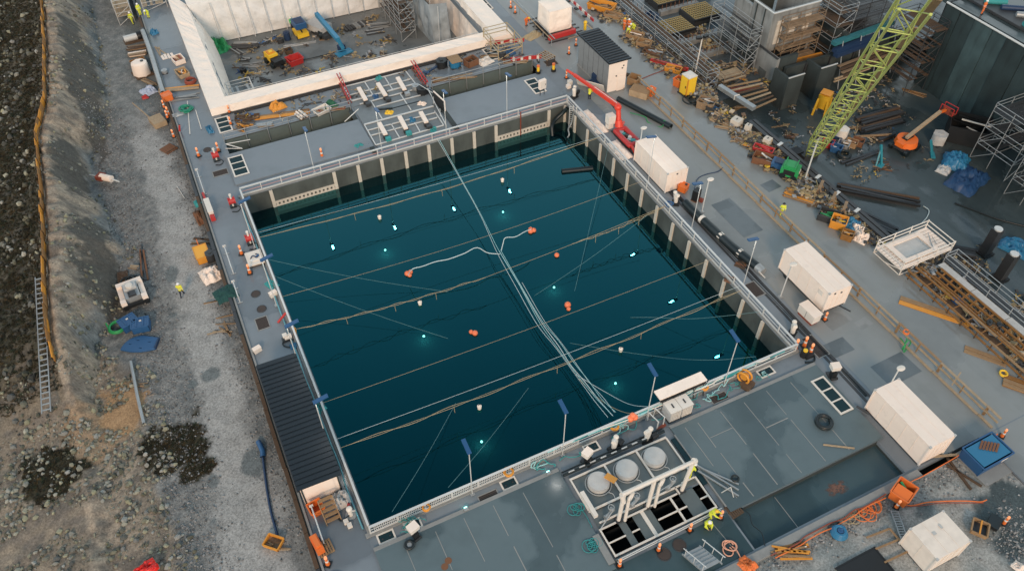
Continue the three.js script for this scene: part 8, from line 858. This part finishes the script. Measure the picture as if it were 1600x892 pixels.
bin('orange tray of fittings in the row at the far edge wall', 'tray', [-25.73, -0.85, -54.48], 0.2, 1.8, 0.5, 1.0, M.formwork, { load: 8, loadMats: [M.redOx, M.amber, M.timberPale], name: 'crate' }); { const t = thing('white_tank', 'big white water tank with a tap at the far edge wall', 'tank', [-25.61, -0.85, -51.90], 0.25); part('shell', t, M.cabin, null, () => new MB().cyl(1.15, 1.5, 0, 0.85, 0, 8, 1.0).cyl(1.0, 0.2, 0, 1.68, 0, 8, 0.7)); part('cap', t, M.steel, null, () => new MB().cyl(0.2, 0.1, 0.4, 1.82, 0.2, 12)); piece('pallet', t, M.timberDark, 2.2, 0.14, 2.2, 0, 0.07, 0); } planks('bundle of brown timbers below the white water tank', [-25.19, -0.85, -49.40], 0.5, 9, 2.6, { rows: 3, w: 0.2, mats: [M.timberPale, M.timberDark, M.ply] }); tarp('blue_white_bags', 'blue and white bag heap with red spots below the white tank', 'bags', [-25.57, -0.85, -47.36], 0.4, 1.8, 1.8, 0.8, std([0.42, 0.48, 0.6], { roughness: 0.7 }), { seed: 85 }); tarp('red_bag', 'small red bag below the bag heap at the far edge wall', 'bag', [-26.12, -0.85, -46.22], 0.1, 0.8, 0.8, 0.4, M.red, { seed: 86 });
// scaffold stairs and workers at the far left
scaffold('pale stair scaffold left of the far edge wall at the top', -26.6, -24.6, -78, -66, -0.9, 1.6, { mat: M.mesh, lift: 1.2, board: M.timberPale, gaps: 0.3 }); scaffold('pale scaffold stage between the edge wall and the wrapped wall at the top', -23.0, -19.8, -76, -66.5, 0, 0.8, { mat: M.mesh, lift: 0.8, board: M.timberPale, gaps: 0.2 });
person('worker in yellow suit with orange trousers behind the edge wall at the top left', [-24.94, -0.90, -65.70], 0.4, 'walk', 'yellow'); person('left one of two workers in yellow on the scaffold stage at the top left', [-23.57, 0.90, -63.88], 0.4, 'stand', 'yellow'); person('right one of two workers in yellow on the scaffold stage at the top left', [-22.66, 0.90, -62.66], -0.5, 'bend', 'yellow');
line('grey_pipe', 'long grey pipe along the edge wall at the far end of the left walkway', 'pipe', [[-23.97, 0.35, -60.62], [-23.87, 0.35, -55.68], [-23.89, 0.35, -49.75], [-23.91, 0.35, -44.21]], 0.3, M.galv, { seg: 10, n: 10 });
tarp('blue_bag', 'bright blue bag on the far left walkway below the scaffold stage', 'bag', [-22.68, 0.00, -59.94], 0.3, 1.0, 1.0, 0.8, M.blueBright, { seed: 87 }); planks('pale leaning boards on the far left walkway', [-22.72, 0.00, -54.90], 0.15, 3, 3.0, { rows: 1, mess: 0.3, mats: [M.timberPale] }); planks('pale plate on the far left walkway right of the leaning boards', [-22.03, 0.00, -53.17], 0.1, 4, 1.3, { rows: 1, w: 0.35, mats: [M.cabin] }); bin('pale tub of waste at the foot of the wrapped wall', 'tub', [-20.92, 0.00, -51.09], 0.2, 1.3, 0.6, 1.6, M.cabin, { load: 5, loadMats: [M.redOx, M.white, M.timber], name: 'tub' }); bin('pale crate of tools below the tub at the wrapped wall', 'crate', [-21.01, 0.00, -47.82], 0.2, 1.3, 0.5, 1.8, M.timberPale, { load: 6, loadMats: [M.rust, M.white, M.amber, M.steel], name: 'crate' }); coil('red cable drum at the foot of the wrapped wall', 'cable drum', [-20.46, 0.00, -45.62], 0.6, 0.12, M.redOx, 4); planks('yellow beam with clamps across the left walkway', [-22.01, 0.10, -44.63], 1.3, 3, 4.8, { rows: 1, w: 0.22, h: 0.14, mats: [M.amber, M.timberPale], min: 1, mess: 0.03 }); drum('small pale box in the middle of the far left walkway', [-22.98, 0.00, -49.27], 0.4, 0.4, M.galv);
{ const t = bin('orange box by the yellow beam on the left walkway', 'box', [-23.61, 0.00, -42.98], 0.25, 1.1, 0.8, 1.0, M.orange, { name: 'orange_box' }); piece('cover', t, M.orange, 1.0, 0.05, 0.9, 0, 0.8, 0); } planks('rows of scaffold tubes by the orange box', [-21.90, 0.05, -42.67], 1.35, 6, 4.0, { ...gm, rows: 1, w: 0.14, mess: 0.15 }); coil('green hose coil on the left walkway below the scaffold tubes', 'hose coil', [-21.97, 0.00, -39.80], 0.55, 0.1, std([0.01, 0.20, 0.12], { roughness: 0.5 }), 5, { mess: 0.3 }); tarp('grey_sheet', 'grey sheet on the left walkway beside the green coil', 'sheet', [-23.10, 0.00, -39.33], 0.2, 1.6, 0.9, 0.3, M.galv, { seed: 89 }); tarp('blue_bag', 'blue bag at the corner of the wrapped wall', 'bag', [-20.28, 0.00, -34.57], 0.1, 0.7, 1.6, 0.7, M.blueBright, { seed: 90 });
[[[-24.30, 0.00, -41.53], 'left of the green hose coil at the edge wall'], [[-24.30, 0.00, -39.20], 'next down the edge wall'], [[-24.27, 0.00, -35.01], 'at the edge wall near the white barrier']].forEach(([p, w]) => beacon('red orange warning cone ' + w, p)); redPost('red extinguisher on the left walkway below the green coil', [-23.50, 0.00, -35.73], 0.8); [[-17.47, 0.00, -37.02], [-17.83, 0.00, -34.63]].forEach((p, i) => beacon(['orange warning cone right of the rear left hatch, farther one', 'orange warning cone right of the rear left hatch, nearer one'][i], p)); for (const [a, b, l] of [[[-21.56, 0.02, -41.64], [-22.52, 0.02, -34.67], 'left'], [[-21.01, 0.02, -39.30], [-21.13, 0.02, -35.09], 'right']]) line('white_pole', `thin white pole lying on the left walkway, the ${l} one of two`, 'pole', [a, b], 0.06, M.white, { seg: 2 }); floorMat('dark reddish grate at the left end of the back channel', -21.6, -20.0, -26.6, -25.6, 0.004); pumpStand('red hose reel on the dark reddish grate', [-20.70, 0.00, -28.55]);
tarp('red_case', 'bright red plastic case at the bottom border on the gravel', 'case', [-35.14, -0.30, 16.54], 0.3, 1.9, 1.2, 0.8, std([0.75, 0.02, 0.012], { roughness: 0.4 }), { seed: 91 });

// ---------------------------------------------------------------- gravel yard at the lower right
{
  const xs = [], zs = []; for (let x = -8; x <= 27.3; x += 0.3) xs.push(x); for (let z = 35.1; z <= 62; z += 0.3) zs.push(z); const P = [], C = [], UV = [], I = [], W = xs.length; zs.forEach((z) => xs.forEach((x) => { P.push(x, -0.16 + 0.12 * (fbm(x * 0.5, z * 0.5, 4, 191) - 0.5), z); let c = mixc([0.20, 0.22, 0.218], [0.30, 0.30, 0.285], sstep(0.3, 0.7, fbm(x * 0.7, z * 0.7, 4, 192))); const w = Math.max(blob(x, z, 24.5, 39.5, 3.4, 1.6, 21), blob(x, z, 24.5, 42.4, 4, 1.5, 22), 0.7 * blob(x, z, 18.5, 37.3, 0.9, 0.6, 23)); c = mixc(c, [0.055, 0.075, 0.08], w); C.push(...c); UV.push(x, z); })); for (let j = 0; j < zs.length - 1; j++) for (let i = 0; i < W - 1; i++) { const a = j * W + i; I.push(a, a + W, a + 1, a + 1, a + W, a + W + 1); }
  const g = new THREE.BufferGeometry(); g.setAttribute('position', new THREE.Float32BufferAttribute(P, 3)); g.setAttribute('color', new THREE.Float32BufferAttribute(C, 3)); g.setAttribute('uv', new THREE.Float32BufferAttribute(UV, 2)); g.setIndex(I); g.computeVertexNormals(); const m = new THREE.Mesh(g, std([1.6, 1.6, 1.6], { vertexColors: true, map: again(T.gravel, 6), roughness: 0.8 })); m.name = 'gravel_yard'; tag(m, null, null, null, 'structure'); scene.add(m);
  scatter('yard_gravel', 'small stones lying in the gravel yard at the lower right', 'gravel', 2600, stoneGeo, stoneMat, () => { const x = rr(2, 27), z = rr(35.3, 44), n = Math.max(1 - Math.abs(z - 35.8), blob(x, z, 24.5, 42.0, 4, 2, 22), 0.05); if (rnd() > n) return null; const s = Math.pow(rnd(), 3) * 0.22 + 0.05, k = rr(0.1, 0.36); return { x, z, y: -0.14, s, c: [k, k, k * 0.98] }; });
}
{ const t = cabin('white_shed', 'white shed with a flat roof in the gravel yard', 'shed', 15.0, 18.1, 38.5, 41.0, -0.15, 2.35, std([0.84, 0.74, 0.65], { map: T.grime, roughness: 0.6 }), {}); piece('roof_mark', t, M.mesh, 0.3, 0.01, 0.2, 16.2, 2.29, 39.5); piece('roof_mark', t, M.mesh, 0.2, 0.01, 0.3, 17.0, 2.29, 39.3); }
{ const t = bin('blue skip with a rusty sheeted lid beside the long near container', 'skip', [25.9, -0.1, 36.0], 0.02, 3.0, 1.25, 1.9, M.blue, { flare: 0.12 }); piece('cover', t, M.blueBright, 2.9, 0.08, 1.8, 0, 1.25, 0); for (let i = 0; i < 6; i++) piece('rust_board', t, M.rust, 0.9, 0.05, 0.16, -0.1 + i * 0.18, 1.33, -0.6 + i * 0.15, 0.5); piece('notice', t, M.white, 0.7, 0.25, 0.03, 0.8, 0.9, 1.06); piece('ground_plate', t, M.kerb, 3.8, 0.06, 3.2, 0.3, 0.0, 0.3); }
planks('two dark beams on the ground in front of the blue skip', [23.2, -0.12, 36.3], 0.25, 2, 3.0, { rows: 1, w: 0.18, h: 0.14, mats: [M.steel, M.timberDark], name: 'beam_stack', cat: 'steel beams', part: 'beam', mess: 0.5 });
{ const t = bin('orange skip with dark opening at the kerb of the gravel yard', 'skip', [17.70, 0.00, 35.69], 0.35, 1.5, 1.0, 1.2, M.orange, { flare: 0.1, inside: M.rust, load: 3, loadMats: [M.rust, M.green, M.redOx] }); piece('cover', t, M.orange, 0.9, 0.06, 1.2, -0.35, 1.06, 0, 0, 0, 0.25); }
beacon('orange warning cone at the head of the pale ladder', [16.78, 0.00, 36.25]); ladder('aluminium_ladder', 'pale aluminium ladder lying between the orange skip and the white shed', 'ladder', [16.50, 0.00, 36.35], [15.45, 0.00, 38.54], 0.5, M.galv, 12, {});
{ const t = thing('blue_hose_reel', 'bright blue hose coil lying in the gravel yard', 'hose coil', [11.46, 0.00, 36.01]); part('winding', t, M.blueBright, null, () => { const m = new MB(); for (let i = 0; i < 4; i++) m.add(new THREE.TorusGeometry(0.52 - i * 0.05, 0.13, 8, 26), [0, 0.14 + i * 0.1, 0], [Math.PI / 2, 0, 0]); return m; }); part('hub', t, M.blue, null, () => new MB().cyl(0.22, 0.25, 0, 0.4, 0, 16).rod([0, 0.5, 0], [0.5, 0.45, -0.1], 0.08)); }
{ const t = thing('black_sheet', 'large black rubber sheet lying in the gravel yard', 'sheet', [11.3, -0.09, 40.0], 0); piece('sheet', t, M.black, 3.6, 0.06, 4.2, 0, 0.05, 0); piece('edge_batten', t, M.black, 3.7, 0.09, 0.1, 0, 0.06, -2.05); piece('edge_batten', t, M.black, 0.1, 0.09, 4.1, 1.8, 0.06, 0); }
{ const t = placed('batten_grid', 'pale timber frame with a cross bar beside the black sheet', 'timber frame', [14, -0.1, 38.6]); const q = [[13.11, 0.00, 37.13], [15.13, 0.00, 37.33], [15.13, 0.00, 39.25], [12.93, 0.00, 39.14], [13.07, 0.00, 38.09], [15.10, 0.00, 38.26]]; q.forEach((p) => { p[1] = 0.0; }); for (const [a, b] of [[0, 1], [1, 2], [2, 3], [4, 5]]) beam('batten', t, M.timber, q[a], q[b], 0.13, 0.09); }
coil('orange hose heap at the kerb of the gravel yard', 'hose', [14.65, 0.00, 35.45], 0.55, 0.035, M.orange, 9, { mess: 0.9 }); coil('yellow hose heap left of the orange hose heap', 'hose', [13.40, 0.00, 35.25], 0.45, 0.03, M.hose, 6, { mess: 0.9 }); line('orange_hose', 'orange hose curving over the gravel yard from the orange skip', 'hose', [[17.45, 0.00, 36.28], [17.93, 0.00, 36.63], [19.21, 0.00, 36.96], [20.60, 0.00, 37.51], [22.12, 0.00, 38.24], [22.94, 0.00, 38.70], [23.42, 0.00, 38.75]], 0.05, M.orange, { seg: 50 }); line('orange_hose', 'second thin orange hose beside the curving one', 'hose', [[17.38, 0.00, 36.48], [18.58, 0.00, 36.95], [20.04, 0.00, 37.42], [21.78, 0.00, 38.25], [22.99, 0.00, 38.84]], 0.035, M.redOx, { seg: 50 });
line('orange_hose', 'long orange hoses along the kerb at the bottom right', 'hose', wander([5.98, 0.25, 35.54], [16.49, 0.25, 35.38], 18, 0.12, 0, 61), 0.045, M.orange, { seg: 90 }); line('orange_hose', 'second orange hose along the kerb, upper part towards the barrier', 'hose', wander([18.92, 0.25, 35.18], [28.70, 0.15, 34.95], 14, 0.1, 0, 63), 0.04, M.orange, { seg: 70 }); line('orange_hose', 'thin red orange hose along the kerb at the bottom right', 'hose', wander([5.81, 0.25, 35.25], [16.72, 0.25, 35.13], 18, 0.14, 0, 65), 0.05, M.redOx, { seg: 90 });
{ const t = bin('small yellow wooden crate in the gravel yard on the right', 'crate', [20.94, 0.00, 40.25], 0.6, 1.2, 0.35, 1.1, M.timber, { inside: M.steel, name: 'crate' }); piece('cross_bar', t, M.amber, 1.2, 0.08, 0.1, 0, 0.42, 0); } { const t = thing('black_box', 'black box with a glowing orange cone beside the yellow crate', 'box', [22.32, 0.00, 40.35], 0.4); piece('body', t, M.black, 1.1, 0.3, 0.8, 0, 0.15, 0); piece('lid', t, M.rubber, 1.14, 0.04, 0.84, 0, 0.32, 0); } beacon('glowing orange warning cone behind the black box', [23.00, 0.00, 40.68]);
planks('timbers and orange bags at the bottom border in front of the channel', [7.4, 0.1, 35.6], 1.2, 14, 2.8, { rows: 3, mess: 0.3, mats: [M.formwork, M.timber, M.amber, M.white] }); tarp('orange_bag', 'bright orange bag at the bottom border beside the timbers', 'bag', [3.89, 0.10, 35.09], 0.3, 1.1, 1.3, 0.6, M.orange, { seed: 95 }); planks('pale timber across the end of the long near container', [23.83, 0.10, 34.78], 1.2, 2, 3.0, { rows: 1, w: 0.12, mats: [M.timberPale], min: 1 }); tarp('pale_bag', 'pale bag at the lower right corner of the picture', 'bag', [21.25, 0.00, 43.53], 0.2, 0.8, 0.8, 0.4, M.cabin, { seed: 96 });


// small offcuts, clamps and scraps that lie about in heaps nobody could count
{
  const chip = mergeGeometries([boxGeo(0.9, 0.07, 0.13), boxGeo(0.3, 0.16, 0.26).clone().translate(0.5, 0.0, 0.4), boxGeo(0.1, 0.05, 0.7).clone().rotateY(0.5).translate(-0.2, 0.05, -0.2)]), tone = () => { const h = rnd(), k = rr(0.5, 1.1); return h < 0.36 ? [0.36 * k, 0.27 * k, 0.14 * k] : h < 0.46 ? [0.5 * k, 0.4 * k, 0.28 * k] : h < 0.78 ? [0.06 * k, 0.06 * k, 0.06 * k] : h < 0.9 ? [0.32 * k, 0.33 * k, 0.34 * k] : h < 0.975 ? [0.16 * k, 0.1 * k, 0.06 * k] : h < 0.985 ? [0.03, 0.12 * k, 0.3 * k] : [0.6 * k, 0.4 * k, 0.04]; };
  const field = (name, label, n, x0, x1, z0, z1, y, sd, cut, s0 = 0.35, s1 = 1.5) => scatter(name, label, 'debris', n, chip, std([1, 1, 1], { roughness: 0.8 }), () => { const x = rr(x0, x1), z = rr(z0, z1); if (fbm(x * 0.55, z * 0.55, 3, sd) < cut) return null; return { x, z, y: y + rr(0.03, 0.25), s: rr(s0, s1), up: true, c: tone() }; });
  field('timber_debris', 'loose timber offcuts and scraps strewn along the pit edge', 1500, 33.6, 36.4, -40, 14, 0, 201, 0.46); field('site_debris', 'scraps and offcuts strewn over the floor round the concrete tower', 750, 38, 47, -32, -16.3, -2.2, 202, 0.5); field('pit_debris', 'small scraps and timber strewn over the pit floor round the boom', 230, 42, 60, -9, 3, -4, 203, 0.5, 0.2, 0.8); field('basin_debris', 'small scraps strewn over the floor of the wrapped basin', 240, -14, 9, -61, -44, -5, 204, 0.54); field('deck_debris', 'small scraps strewn over the rear deck before the wrapped wall', 200, -18, 19.5, -36.3, -32.4, 0, 205, 0.52, 0.2, 0.8); field('formwork_debris', 'scraps and clamps strewn along the ochre formwork', 500, 36.0, 40.4, 18, 34, 0.1, 206, 0.48); field('scaffold_debris', 'boards and clamps strewn on the pit floor behind the formwork', 400, 40.6, 50, 14, 32, -4, 207, 0.54, 0.3, 1);
  field('wall_debris', 'scraps strewn at the foot of the dark wall elements in the pit', 160, 44, 64, -13, -9, -4, 208, 0.5, 0.2, 0.9);
}


scene.traverse((o) => { if (o.isMesh) { o.castShadow = o !== scene.getObjectByName('water'); o.receiveShadow = true; } });
renderer.render(scene, camera);
